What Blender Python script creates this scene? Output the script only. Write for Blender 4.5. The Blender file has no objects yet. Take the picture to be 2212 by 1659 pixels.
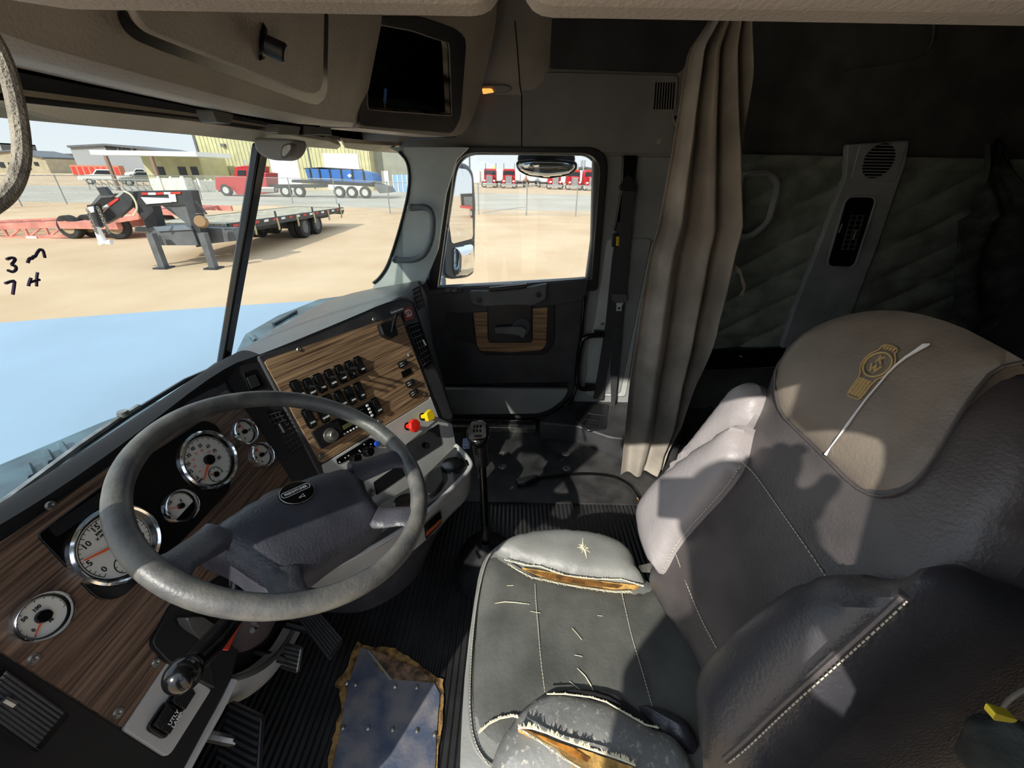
import bpy, bmesh, math, random
from mathutils import Vector, Matrix, noise
from mathutils.geometry import delaunay_2d_cdt
random.seed(7)
SC = bpy.context.scene
COL = SC.collection
PI = math.pi

# ------------------------------------------------------------------ camera
F_PX, W_PX, H_PX = 870.0, 2212.0, 1659.0
PITCH, ROLL = math.atan(458 / 870.0), math.radians(1.0)
EYE = Vector((0, 0, 1.2))
FW = Vector((math.cos(PITCH), 0, -math.sin(PITCH)))
_r0, _d0 = Vector((0, -1, 0)), Vector((-math.sin(PITCH), 0, -math.cos(PITCH)))
RT = _r0 * math.cos(ROLL) - _d0 * math.sin(ROLL)
DN = _d0 * math.cos(ROLL) + _r0 * math.sin(ROLL)
cam_d = bpy.data.cameras.new('camera')
cam_d.sensor_fit = 'HORIZONTAL'; cam_d.sensor_width = 36.0
cam_d.lens = F_PX / W_PX * 36.0
cam_d.clip_start = 0.01; cam_d.clip_end = 2000
cam = bpy.data.objects.new('camera', cam_d); COL.objects.link(cam)
cam.matrix_world = Matrix(((RT.x, -DN.x, -FW.x, EYE.x), (RT.y, -DN.y, -FW.y, EYE.y), (RT.z, -DN.z, -FW.z, EYE.z), (0, 0, 0, 1)))
SC.camera = cam

# ------------------------------------------------------------------ light
SC.view_settings.view_transform = 'Standard'
SC.view_settings.look = 'None'
SC.view_settings.gamma = 1.0
SC.view_settings.use_curve_mapping = False
SC.view_settings.exposure = 0.22
SUN_TO = Vector((-0.689, 0.406, 0.600)).normalized()
sun_d = bpy.data.lights.new('sun', 'SUN'); sun_d.energy = 4.9; sun_d.angle = math.radians(0.6); sun_d.color = (1.0, 0.95, 0.86)
sun = bpy.data.objects.new('sun', sun_d); COL.objects.link(sun)
sun.rotation_euler = (-SUN_TO).to_track_quat('-Z', 'Y').to_euler()
world = bpy.data.worlds.new('sky'); SC.world = world; world.use_nodes = True
_nt = world.node_tree; _bg = _nt.nodes['Background']
_tc = _nt.nodes.new('ShaderNodeTexCoord'); _sx = _nt.nodes.new('ShaderNodeSeparateXYZ'); _rp = _nt.nodes.new('ShaderNodeValToRGB')
_nt.links.new(_tc.outputs['Generated'], _sx.inputs[0]); _nt.links.new(_sx.outputs['Z'], _rp.inputs[0]); _nt.links.new(_rp.outputs[0], _bg.inputs[0])
_rp.color_ramp.elements[0].position = 0.0; _rp.color_ramp.elements[0].color = (1.12, 1.16, 1.20, 1)
_rp.color_ramp.elements[1].position = 0.8; _rp.color_ramp.elements[1].color = (1.25, 1.45, 1.75, 1)
_e = _rp.color_ramp.elements.new(0.12); _e.color = (0.98, 1.08, 1.20, 1)
_e = _rp.color_ramp.elements.new(0.3); _e.color = (1.2, 1.35, 1.55, 1)
_bg.inputs[1].default_value = 1.0

# ------------------------------------------------------------------ measuring
def ray(px, py):
    return FW + RT * ((px - W_PX / 2) / F_PX) + DN * ((py - H_PX / 2) / F_PX)
def P(px, py, x=None, y=None, z=None, pl=None):
    """point of the place seen at a photo pixel, on the plane x=, y=, z= or pl=(origin, normal)"""
    r = ray(px, py)
    if x is not None: t = (x - EYE.x) / r.x
    elif y is not None: t = (y - EYE.y) / r.y
    elif z is not None: t = (z - EYE.z) / r.z
    else: t = (pl[0] - EYE).dot(pl[1]) / r.dot(pl[1])
    return EYE + r * t
def PS(pts, **k): return [P(a, b, **k) for a, b in pts]

# ------------------------------------------------------------------ materials
def lin(c):
    return tuple(((v / 255) / 12.92 if v / 255 <= 0.04045 else ((v / 255 + 0.055) / 1.055) ** 2.4) for v in c) + (1.0,)
MATS = {}
def mat(name, col, rough=0.6, metal=0.0, bump=0.0, bscale=200.0, var=0.0, vscale=6.0, col2=None, spec=0.5, stretch=None, rot=0.0, emit=None, detail=4.0, lo=0.35, hi=0.65, sheen=0.0):
    """procedural principled material; colours as 0-255 sRGB, with optional second colour mixed by noise and fine bump"""
    if name in MATS: return MATS[name]
    m = bpy.data.materials.new(name); m.use_nodes = True; nt = m.node_tree; b = nt.nodes['Principled BSDF']
    b.inputs['Base Color'].default_value = lin(col); b.inputs['Roughness'].default_value = rough; b.inputs['Metallic'].default_value = metal
    b.inputs['Specular IOR Level'].default_value = spec
    if sheen: b.inputs['Sheen Weight'].default_value = sheen
    tc = nt.nodes.new('ShaderNodeTexCoord'); src = tc.outputs['Object']
    if stretch:
        mp0 = nt.nodes.new('ShaderNodeMapping'); mp0.inputs['Rotation'].default_value = (0, 0, rot); nt.links.new(src, mp0.inputs[0])
        mp = nt.nodes.new('ShaderNodeMapping'); mp.inputs['Scale'].default_value = stretch; nt.links.new(mp0.outputs[0], mp.inputs[0]); src = mp.outputs[0]
    if var or col2:
        n = nt.nodes.new('ShaderNodeTexNoise'); n.inputs['Scale'].default_value = vscale; n.inputs['Detail'].default_value = detail; nt.links.new(src, n.inputs['Vector'])
        r = nt.nodes.new('ShaderNodeValToRGB'); nt.links.new(n.outputs[0], r.inputs[0])
        c2 = col2 or tuple(min(255, v * (1 + var)) for v in col); c1 = col if col2 else tuple(v * (1 - var) for v in col)
        r.color_ramp.elements[0].position = lo; r.color_ramp.elements[0].color = lin(c1)
        r.color_ramp.elements[1].position = hi; r.color_ramp.elements[1].color = lin(c2)
        nt.links.new(r.outputs[0], b.inputs['Base Color'])
    if bump:
        n2 = nt.nodes.new('ShaderNodeTexNoise'); n2.inputs['Scale'].default_value = bscale; n2.inputs['Detail'].default_value = 3; nt.links.new(tc.outputs['Object'], n2.inputs['Vector'])
        bp = nt.nodes.new('ShaderNodeBump'); bp.inputs['Strength'].default_value = bump; bp.inputs['Distance'].default_value = 0.002
        nt.links.new(n2.outputs[0], bp.inputs['Height']); nt.links.new(bp.outputs[0], b.inputs['Normal'])
    if emit:
        b.inputs['Emission Color'].default_value = lin(col); b.inputs['Emission Strength'].default_value = emit
    MATS[name] = m; return m
def ribbed(name, col, axis, pitch, depth, rough=0.5, var=0.2, vscale=8):
    """rubber with parallel ribs across the given axis (0 x, 1 y, 2 z)"""
    m = mat(name, col, rough, var=var, vscale=vscale); nt = m.node_tree; b = nt.nodes['Principled BSDF']
    tc = nt.nodes.new('ShaderNodeTexCoord'); s = nt.nodes.new('ShaderNodeSeparateXYZ'); nt.links.new(tc.outputs['Object'], s.inputs[0])
    mu = nt.nodes.new('ShaderNodeMath'); mu.operation = 'MULTIPLY'; mu.inputs[1].default_value = 2 * PI / pitch; nt.links.new(s.outputs[axis], mu.inputs[0])
    si = nt.nodes.new('ShaderNodeMath'); si.operation = 'SINE'; nt.links.new(mu.outputs[0], si.inputs[0])
    bp = nt.nodes.new('ShaderNodeBump'); bp.inputs['Strength'].default_value = 1.0; bp.inputs['Distance'].default_value = depth
    nt.links.new(si.outputs[0], bp.inputs['Height']); nt.links.new(bp.outputs[0], b.inputs['Normal']); return m
def glass(name, tint=(0.82, 0.845, 0.84), rough=0.0, gl=0.03):
    if name in MATS: return MATS[name]
    m = bpy.data.materials.new(name); m.use_nodes = True; nt = m.node_tree; nt.nodes.clear()
    o = nt.nodes.new('ShaderNodeOutputMaterial'); t = nt.nodes.new('ShaderNodeBsdfTransparent'); g = nt.nodes.new('ShaderNodeBsdfGlossy'); mx = nt.nodes.new('ShaderNodeMixShader')
    t.inputs[0].default_value = tint + (1,); g.inputs['Roughness'].default_value = rough; mx.inputs[0].default_value = gl
    nt.links.new(t.outputs[0], mx.inputs[1]); nt.links.new(g.outputs[0], mx.inputs[2]); nt.links.new(mx.outputs[0], o.inputs[0]); MATS[name] = m; return m

# ------------------------------------------------------------------ objects
BASE = {}
def thing(name, label, cat, loc=(0, 0, 0), group=None, kind=None):
    o = bpy.data.objects.new(name, None); COL.objects.link(o); o.location = loc; o.empty_display_size = 0.1
    BASE[o] = Vector(loc); o['label'] = label; o['category'] = cat
    if group: o['group'] = group
    if kind: o['kind'] = kind
    return o
def tag(o, label=None, cat=None, group=None, kind=None):
    if label: o['label'] = label
    if cat: o['category'] = cat
    if group: o['group'] = group
    if kind: o['kind'] = kind
    return o
def obj(name, bm, m, parent=None, smooth=True, M=None, angle=0.6, bev=0.0, sub=0):
    """link a bmesh, drawn in world coordinates (or local ones put in place by M), as one mesh object"""
    if M is not None: bm.transform(M)
    base = BASE.get(parent, Vector((0, 0, 0))) if parent else Vector((0, 0, 0))
    if parent: bm.transform(Matrix.Translation(-base))
    bmesh.ops.recalc_face_normals(bm, faces=bm.faces)
    me = bpy.data.meshes.new(name); bm.to_mesh(me); bm.free()
    o = bpy.data.objects.new(name, me); COL.objects.link(o)
    for q in (m if isinstance(m, (list, tuple)) else [m]): me.materials.append(q)
    if parent: o.parent = parent; BASE[o] = base
    if bev:
        bv = o.modifiers.new('bevel', 'BEVEL'); bv.width = bev; bv.segments = 2; bv.limit_method = 'ANGLE'; bv.angle_limit = 0.6; bv.harden_normals = False
    if sub:
        sb = o.modifiers.new('subdivision', 'SUBSURF'); sb.levels = sub; sb.render_levels = sub
    if smooth:
        for p in me.polygons: p.use_smooth = True
        if not sub:
            try: me.set_sharp_from_angle(angle=angle)
            except Exception: pass
    return o
def dup(src, M, parent=None, label=None, group=None):
    """copy of a thing (or part) with copies of everything under it, moved by matrix M"""
    o = src.copy(); COL.objects.link(o); o.matrix_basis = M @ src.matrix_basis
    if parent is not None: o.parent = parent
    if label: o['label'] = label
    if group: o['group'] = group
    for ch in src.children:
        c = ch.copy(); COL.objects.link(c); c.parent = o
        for g in ch.children:
            d = g.copy(); COL.objects.link(d); d.parent = c
    return o

# ------------------------------------------------------------------ shapes
def nb(): return bmesh.new()
def add_box(bm, c, s, M=None):
    x, y, z = (v / 2 for v in s); c = Vector(c)
    vs = [Vector((a * x, b * y, d * z)) for a in (-1, 1) for b in (-1, 1) for d in (-1, 1)]
    vs = [bm.verts.new(c + (M @ v if M else v)) for v in vs]
    for f in ((0, 1, 3, 2), (4, 6, 7, 5), (0, 4, 5, 1), (2, 3, 7, 6), (0, 2, 6, 4), (1, 5, 7, 3)): bm.faces.new([vs[i] for i in f])
    return bm
def box(c, s, M=None): return add_box(nb(), c, s, M)
def add_prism(bm, pts, ext):
    pts = [Vector(p) for p in pts]; ext = Vector(ext)
    a = [bm.verts.new(p) for p in pts]; b = [bm.verts.new(p + ext) for p in pts]; n = len(pts)
    bm.faces.new(a); bm.faces.new(list(reversed(b)))
    for i in range(n): bm.faces.new((a[i], b[i], b[(i + 1) % n], a[(i + 1) % n]))
    return bm
def prism(pts, ext): return add_prism(nb(), pts, ext)
def away(pts, d):
    """extrusion of a flat outline by d along its normal, to the side away from the eye"""
    n = Vector((0, 0, 0)); k = len(pts)
    for i in range(k): n += (pts[i] - EYE).cross(pts[(i + 1) % k] - EYE)
    m = Vector((0, 0, 0))
    for i in range(k):
        a, b = pts[i], pts[(i + 1) % k]; m += (a - pts[0]).cross(b - pts[0])
    m.normalize()
    c = sum(pts, Vector()) / k
    if m.dot(c - EYE) < 0: m = -m
    return m * d
def slab(pts, d): return prism(pts, away(pts, d))
def fil(pts, n=3, closed=True):
    """smooth a polyline by corner cutting"""
    pts = [Vector(p) for p in pts]
    for _ in range(n):
        q = []; k = len(pts)
        for i in range(k if closed else k - 1):
            a, b = pts[i], pts[(i + 1) % k]; q += [a * 0.75 + b * 0.25, a * 0.25 + b * 0.75]
        if not closed: q = [pts[0]] + q + [pts[-1]]
        pts = q
    return pts
def rnd(pts, r, seg=4):
    """round each corner of a closed 3-D outline with radius about r"""
    out = []; k = len(pts)
    for i in range(k):
        p, a, b = pts[i], pts[i - 1], pts[(i + 1) % k]; ri = r[i] if isinstance(r, (list, tuple)) else r
        la, lb = (a - p).length, (b - p).length; ri2 = min(ri, la * 0.48, lb * 0.48)
        if ri2 <= 1e-6: out.append(p); continue
        p0, p1 = p + (a - p).normalized() * ri2, p + (b - p).normalized() * ri2
        for j in range(seg + 1):
            t = j / seg; out.append(p0 * (1 - t) ** 2 + p * 2 * t * (1 - t) + p1 * t * t)
    return out
def frame_of(d):
    d = d.normalized(); up = Vector((0, 0, 1)) if abs(d.z) < 0.9 else Vector((1, 0, 0)); u = d.cross(up).normalized(); return u, u.cross(d).normalized()
def add_tube(bm, pts, r, seg=8, closed=False, cap=True):
    pts = [Vector(p) for p in pts]; k = len(pts); rings = []; pu = None
    for i, p in enumerate(pts):
        if closed: d = pts[(i + 1) % k] - pts[i - 1]
        else: d = pts[min(i + 1, k - 1)] - pts[max(i - 1, 0)]
        if d.length < 1e-9: d = Vector((0, 0, 1))
        d.normalize()
        if pu is None: u, v = frame_of(d)
        else:
            u = (pu - d * pu.dot(d)).normalized(); v = u.cross(d)
        pu = u; ri = r[i] if isinstance(r, (list, tuple)) else r
        rings.append([bm.verts.new(p + (u * math.cos(2 * PI * j / seg) + v * math.sin(2 * PI * j / seg)) * ri) for j in range(seg)])
    for i in range(k if closed else k - 1):
        a, b = rings[i], rings[(i + 1) % k]
        for j in range(seg): bm.faces.new((a[j], a[(j + 1) % seg], b[(j + 1) % seg], b[j]))
    if cap and not closed: bm.faces.new(rings[0]); bm.faces.new(list(reversed(rings[-1])))
    return bm
def tube(pts, r, seg=8, closed=False): return add_tube(nb(), pts, r, seg, closed)
def add_lathe(bm, prof, M=None, seg=24, cap=True):
    """prof: (radius, height) pairs turned about local z"""
    M = M or Matrix(); rings = []
    for r, z in prof:
        rings.append([bm.verts.new(M @ Vector((r * math.cos(2 * PI * j / seg), r * math.sin(2 * PI * j / seg), z))) for j in range(seg)])
    for a, b in zip(rings, rings[1:]):
        for j in range(seg): bm.faces.new((a[j], a[(j + 1) % seg], b[(j + 1) % seg], b[j]))
    if cap: bm.faces.new(rings[0]); bm.faces.new(rings[-1])
    return bm
def lathe(prof, M=None, seg=24, cap=True): return add_lathe(nb(), prof, M, seg, cap)
def grid(rows, close=False):
    bm = nb(); v = [[bm.verts.new(p) for p in r] for r in rows]
    for i in range(len(v) - 1):
        for j in range(len(v[0]) - 1): bm.faces.new((v[i][j], v[i][j + 1], v[i + 1][j + 1], v[i + 1][j]))
    return bm
def solid_grid(rows, ext):
    """a curved sheet given thickness: rows of points, extruded by ext"""
    ext = Vector(ext); bm = nb(); A = [[bm.verts.new(p) for p in r] for r in rows]; B = [[bm.verts.new(Vector(p) + ext) for p in r] for r in rows]
    n, m = len(rows), len(rows[0])
    for V in (A, B):
        for i in range(n - 1):
            for j in range(m - 1): bm.faces.new((V[i][j], V[i][j + 1], V[i + 1][j + 1], V[i + 1][j]))
    ring = [(0, j) for j in range(m)] + [(i, m - 1) for i in range(1, n)] + [(n - 1, j) for j in range(m - 2, -1, -1)] + [(i, 0) for i in range(n - 2, 0, -1)]
    for q in range(len(ring)):
        (i, j), (k, l) = ring[q], ring[(q + 1) % len(ring)]; bm.faces.new((A[i][j], A[k][l], B[k][l], B[i][j]))
    return bm
def axes(o, z, x=None):
    """matrix with origin o, local z along z and local x close to x"""
    z = Vector(z).normalized(); x = Vector(x) if x is not None else frame_of(z)[0]; x = (x - z * x.dot(z)).normalized(); y = z.cross(x)
    return Matrix(((x.x, y.x, z.x, o[0]), (x.y, y.y, z.y, o[1]), (x.z, y.z, z.z, o[2]), (0, 0, 0, 1)))
def pip(p, poly):
    c = False; k = len(poly)
    for i in range(k):
        a, b = poly[i], poly[i - 1]
        if (a[1] > p[1]) != (b[1] > p[1]) and p[0] < (b[0] - a[0]) * (p[1] - a[1]) / (b[1] - a[1]) + a[0]: c = not c
    return c
def sd(p, poly):
    best = 1e9; k = len(poly)
    for i in range(k):
        a, b = poly[i], poly[(i + 1) % k]; ab = (b[0] - a[0], b[1] - a[1]); l = ab[0] ** 2 + ab[1] ** 2 or 1e-12
        t = max(0, min(1, ((p[0] - a[0]) * ab[0] + (p[1] - a[1]) * ab[1]) / l)); best = min(best, (p[0] - a[0] - ab[0] * t) ** 2 + (p[1] - a[1] - ab[1] * t) ** 2)
    return math.sqrt(best)
def pillow(out, M, h, edge, thick, step=0.014, fn=None, back=None):
    """padded panel: closed 2-D outline in the local xy of M, bulging by h along local z, with a skirt of given thickness behind"""
    dense = []; k = len(out)
    for i in range(k):
        a, b = Vector(out[i]), Vector(out[(i + 1) % k]); n = max(1, int((b - a).length / step + 0.5))
        for j in range(n): dense.append(a + (b - a) * (j / n))
    poly = [(p.x, p.y) for p in dense]; nbd = len(dense)
    xs = [p[0] for p in poly]; ys = [p[1] for p in poly]; pts = list(dense)
    y = min(ys); row = 0
    while y < max(ys):
        x = min(xs) + (row % 2) * step / 2
        while x < max(xs):
            if pip((x, y), poly) and sd((x, y), poly) > step * 0.55: pts.append(Vector((x, y)))
            x += step
        y += step * 0.866; row += 1
    co, ed, fa, *_ = delaunay_2d_cdt(pts, [(i, (i + 1) % nbd) for i in range(nbd)], [list(range(nbd))], 1, 1e-7)
    bm = nb(); vs = []
    for i, c in enumerate(co):
        d = sd((c.x, c.y), poly) if i >= nbd else 0.0; t = min(1, d / edge); z = h * math.sqrt(max(0, 1 - (1 - t) ** 2))
        if fn: z += fn(c.x, c.y, d)
        vs.append(bm.verts.new((c.x, c.y, z)))
    for f in fa:
        try: bm.faces.new([vs[i] for i in f])
        except ValueError: pass
    if thick:
        lo = [bm.verts.new((vs[i].co.x, vs[i].co.y, vs[i].co.z - thick)) for i in range(nbd)]
        for i in range(nbd): bm.faces.new((vs[i], vs[(i + 1) % nbd], lo[(i + 1) % nbd], lo[i]))
        bm.faces.new(list(reversed(lo)))
    bm.transform(M); return bm
def to2(pts, M):
    I = M.inverted(); return [((I @ p).x, (I @ p).y) for p in pts]
def text_bm(s, size, M, depth=0.0004, align='CENTER', bold=0.0, sx=1.0):
    cu = bpy.data.curves.new('letters', 'FONT'); cu.body = s; cu.size = size; cu.align_x = align; cu.align_y = 'CENTER'; cu.extrude = depth; cu.offset = bold; cu.resolution_u = 2
    o = bpy.data.objects.new('letters', cu); COL.objects.link(o); dg = bpy.context.evaluated_depsgraph_get(); dg.update()
    me = bpy.data.meshes.new_from_object(o.evaluated_get(dg)); bm = nb(); bm.from_mesh(me); bpy.data.objects.remove(o); bpy.data.curves.remove(cu); bpy.data.meshes.remove(me)
    bm.transform(M @ Matrix.Diagonal((sx, 1, 1, 1))); return bm
def merge(*bms):
    a = bms[0]
    for b in bms[1:]:
        me = bpy.data.meshes.new('t'); b.to_mesh(me); a.from_mesh(me); bpy.data.meshes.remove(me); b.free()
    return a

# ================================================================== materials of the place
M_TRIM = mat('dark_trim', (88, 88, 87), 0.55, bump=0.35, bscale=350, var=0.12, vscale=9)
M_TRIM2 = mat('black_trim', (52, 52, 54), 0.5, bump=0.35, bscale=350, var=0.15, vscale=9)
M_BLACK = mat('black_plastic', (26, 26, 28), 0.4, bump=0.15, bscale=400)
M_GLOSS = mat('gloss_black', (12, 12, 13), 0.18)
M_HEAD = mat('grey_headliner', (150, 144, 136), 0.75, bump=0.4, bscale=500, var=0.08, vscale=5)
M_DHDR = mat('door_header_trim', (146, 141, 136), 0.75, bump=0.4, bscale=500, var=0.08, vscale=5)
M_CONS = mat('brown_grey_plastic', (172, 164, 153), 0.5, bump=0.5, bscale=220, var=0.08, vscale=4)
M_GREY = mat('light_grey_plastic', (186, 184, 180), 0.5, bump=0.2, bscale=400, var=0.05, vscale=6)
M_PILLAR = mat('pale_pillar_trim', (176, 184, 180), 0.6, bump=0.3, bscale=350, var=0.05, vscale=5)
M_WALL = mat('cab_wall_trim', (136, 138, 137), 0.7, bump=0.3, bscale=400, var=0.06, vscale=5)
M_WALL2 = mat('cab_wall_lower', (176, 180, 176), 0.6, bump=0.2, bscale=400, var=0.05, vscale=5)
M_HDR = mat('cab_header_trim', (124, 122, 120), 0.7, bump=0.3, bscale=500, var=0.05, vscale=5)
M_DASHTOP = mat('dash_top_vinyl', (70, 73, 78), 0.30, bump=0.3, bscale=300, var=0.08, vscale=7)
M_CHROME = mat('chrome', (225, 228, 232), 0.12, metal=1.0)
M_STEEL = mat('worn_steel', (150, 148, 142), 0.38, metal=0.85, var=0.2, vscale=25)
M_WOODG = mat('wood_gauge', (50, 36, 30), 0.42, col2=(146, 118, 98), vscale=2.2, stretch=(2.4, 95, 95), detail=10, bump=0.1, bscale=300, lo=0.32, hi=0.72)
M_WOODC = mat('wood_centre', (70, 50, 38), 0.42, col2=(196, 160, 122), vscale=2.2, stretch=(2.4, 95, 95), rot=math.radians(28.5), detail=10, bump=0.1, bscale=300, lo=0.28, hi=0.72)
M_WOODD = mat('wood_door', (74, 50, 32), 0.45, col2=(178, 138, 96), vscale=2.2, stretch=(80, 2.4, 75), detail=10, bump=0.1, bscale=300, lo=0.30, hi=0.72)
M_DIAL = mat('dial_white', (226, 224, 214), 0.6)
M_INK = mat('dial_ink', (40, 38, 36), 0.6)
M_NEEDLE = mat('needle_orange', (250, 96, 40), 0.5)
M_WHITE = mat('white_print', (228, 228, 226), 0.6)
M_RIB = ribbed('ribbed_rubber', (36, 36, 37), 1, 0.0165, 0.0022, 0.42, 0.25)
M_MAT = mat('smooth_rubber', (52, 52, 52), 0.5, bump=0.3, bscale=60, var=0.3, vscale=10)
M_GLASS = glass('windshield_glass')
M_GLASS2 = glass('door_glass', (0.84, 0.86, 0.855))
M_MIRR = mat('mirror_glass', (235, 238, 240), 0.02, metal=1.0)
V3 = Vector

# ================================================================== cab shell
XD, XH, XL = 1.86, 1.89, 0.18                      # passenger door trim, header trim, driver's door opening
YR, YF = -0.345, 0.40
# floor: ribbed rubber by the seat and pedals, smooth rubber on the passenger side
bm = nb(); add_box(bm, (0.66, -0.66, -0.02), (1.14, 3.4, 0.04)); fl = obj('floor', bm, M_RIB, smooth=False)
tag(fl, 'black ribbed rubber cab floor under the seat and pedals', 'floor', kind='structure')
bm = prism([V3((1.23, -0.75, 0.0)), V3((1.235, 0.62, 0.0)), V3((1.80, 0.62, 0.0)), V3((1.80, -0.75, 0.0))], (0, 0, 0.006))
obj('floor_mat', bm, M_MAT, fl, bev=0.002)
bm = nb(); add_box(bm, (1.61, -0.66, -0.02), (0.76, 3.4, 0.04)); obj('floor_pan', bm, M_MAT, fl, smooth=False)
for px, py in ((1088, 978), (1222, 980), (1086, 1008), (1224, 1012)):
    c = P(px, py, z=0.006); bm = lathe([(0.0, 0.006), (0.008, 0.006), (0.009, 0.004), (0.016, 0.003), (0.019, 0.0)], axes(c, (0, 0, 1)), 14); obj('floor_bolt', bm, M_STEEL, fl)
# front bulkhead behind the pedals, roof, back of the sleeper, driver's side
tag(obj('wall_front', box((0.98, 1.0, 0.20), (1.9, 0.04, 0.48)), M_TRIM2), 'dark bulkhead under the dashboard', 'wall', kind='structure')
tag(obj('ceiling', box((1.02, -0.75, 1.93), (2.1, 3.2, 0.04)), M_HEAD), 'grey cab roof lining', 'ceiling', kind='structure')
bm = prism([V3((0.05, 0.62, 1.93)), V3((0.05, 0.62, 1.30)), V3((2.02, 0.62, 1.30)), V3((2.02, 0.62, 1.93))], (0, 0.03, 0)); tag(obj('trim_1', bm, M_HEAD), 'roof front above the windshield', 'trim', kind='structure')
tag(obj('wall_back', box((1.02, -2.32, 0.95), (2.1, 0.04, 2.0)), M_TRIM2), 'dark rear wall of the sleeper', 'wall', kind='structure')
# driver's side wall with its door opening (the photo is taken from it)
def arc_pts(cy, cz, r, a0, a1, n=6): return [(cy + r * math.cos(math.radians(a0 + (a1 - a0) * i / n)), cz + r * math.sin(math.radians(a0 + (a1 - a0) * i / n))) for i in range(n + 1)]
bm = nb()
# rear half of the side and the front pillar, leaving the opening open to the air
rear = [(-2.30, -0.04), (-2.30, 1.93), (-0.10, 1.93), (-0.10, 1.36)] + arc_pts(-0.10, 1.26, 0.10, 90, 180, 6) + [(-0.20, 0.0), (-0.20, -0.04)]
add_prism(bm, [V3((-0.07, y, z)) for y, z in rear], (0.04, 0, 0))
tag(obj('wall_left', bm, M_WALL), "driver's side wall behind the open door", 'wall', kind='structure')
bm = prism([V3((0.10, 0.44, 1.30)), V3((0.10, 0.53, 1.30)), V3((0.10, 0.74, 0.74)), V3((0.10, 0.62, 0.74))], (0.05, 0, 0)); tag(obj('trim_7', bm, M_PILLAR, bev=.01), "windshield pillar on the driver's side", 'pillar', kind='structure')
bm = prism([V3((0.08, 0.50, 0.74)), V3((0.08, 1.02, 0.74)), V3((0.08, 1.02, -0.04)), V3((0.08, 0.58, -0.04)), V3((0.08, 0.46, 0.30))], (0.04, 0, 0)); tag(obj('trim_8', bm, M_TRIM2, bev=.01), "kick panel below the driver's windshield pillar", 'panel', kind='structure')
# header trim seen at the top of the photo, in two pieces with a seam
def hdr_piece(y0, y1, r0, r1, name, lab):
    pts = [(y0, 1.93), (y1, 1.93), (y1, 1.252), (y0, 1.252)]
    o = rnd([V3((XL, y, z)) for y, z in pts], [0, 0, r1, r0], 5)
    b = prism(o, (0.028, 0, 0)); ob = obj(name, b, M_DHDR, bev=0.008); return tag(ob, lab, 'trim', kind='structure')
hdr_piece(0.24, 0.006, 0.07, 0.012, 'trim_2', "pale front piece of the header over the driver's door")
hdr_piece(-0.001, -0.75, 0.012, 0.0, 'trim_3', "pale rear piece of the header over the driver's door, right of the seam")
bm = box((XL - 0.02, -0.2, 1.6), (0.02, 1.0, 0.66)); tag(obj('trim_4', bm, M_HEAD), "inner skin over the driver's door", 'trim', kind='structure')
# ---------------------------------------------------------------- passenger side wall (B pillar, header) and door
def yz(pts, x): return [V3((x, y, z)) for y, z in pts]
hdr_lo = PS([(900, 318), (1127, 326), (1455, 333)], x=XH)
bm = prism(yz([(0.62, 1.27), (hdr_lo[1].y, 1.265), (-0.64, 1.262), (-0.64, 1.93), (0.62, 1.93)], XH), (0.05, 0, 0))
wr = obj('wall_right', bm, M_HDR, bev=0.004); tag(wr, 'dark grey trim above the passenger door', 'wall', kind='structure')
s0, s1 = P(1127, 326, x=XH - 0.0015), P(1112, 45, x=XH - 0.040); sm = [P(1127, 205, x=XH - 0.002), P(1123, 185, x=XH - 0.030), P(1118, 110, x=XH - 0.040)]
obj('panel_seam', tube([s0] + sm + [s1], 0.0022, 6), M_GLOSS, wr)
# raised header box with grille
bm = slab(rnd(PS([(1182, 156), (1466, 163), (1455, 326), (1455, 333), (1129, 325), (1129, 170)], x=XH - 0.012), [0.02, 0.02, 0.005, 0.005, 0.002, 0.02]), 0.02); obj('header_panel', bm, M_HDR, wr, bev=0.006)
bm = slab(rnd(PS([(1185, 40), (1545, 40), (1500, 110), (1470, 158), (1182, 148)], x=XH - 0.004), 0.02), 0.01); obj('overhead_pocket', bm, M_TRIM2, wr, bev=0.003)
for i in range(8):
    x0 = 1416 + i * 5.6; q = PS([(x0, 178), (x0 + 3.2, 178), (x0 - 4 + 3.2, 236), (x0 - 4, 236)], x=XH - 0.0135); obj('grille_slot', slab(q, 0.003), M_GLOSS, wr)
bm = slab(PS([(1419, 300), (1428, 300), (1427, 311), (1418, 311)], x=XH - 0.0135), 0.002); obj('clip_slot', bm, M_HEAD, wr)
# strip of headliner curving up between the console and the header
z0_ = P(1100, 205, x=XH).z; rows = []
for z, k in ((z0_, 0.0), (z0_ + 0.02, 0.35), (z0_ + 0.06, 0.8), (z0_ + 0.12, 1.0), (1.93, 1.0)):
    rows.append([V3((XH - 0.004 - 0.035 * k * math.sin(i / 8 * PI), P(px, 120, x=XH).y, z)) for i, px in enumerate((1020, 1050, 1080, 1105, 1125, 1145, 1160, 1175, 1188))])
obj('headliner_edge', solid_grid(rows, (0.03, 0, 0)), M_HEAD, wr)
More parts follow.
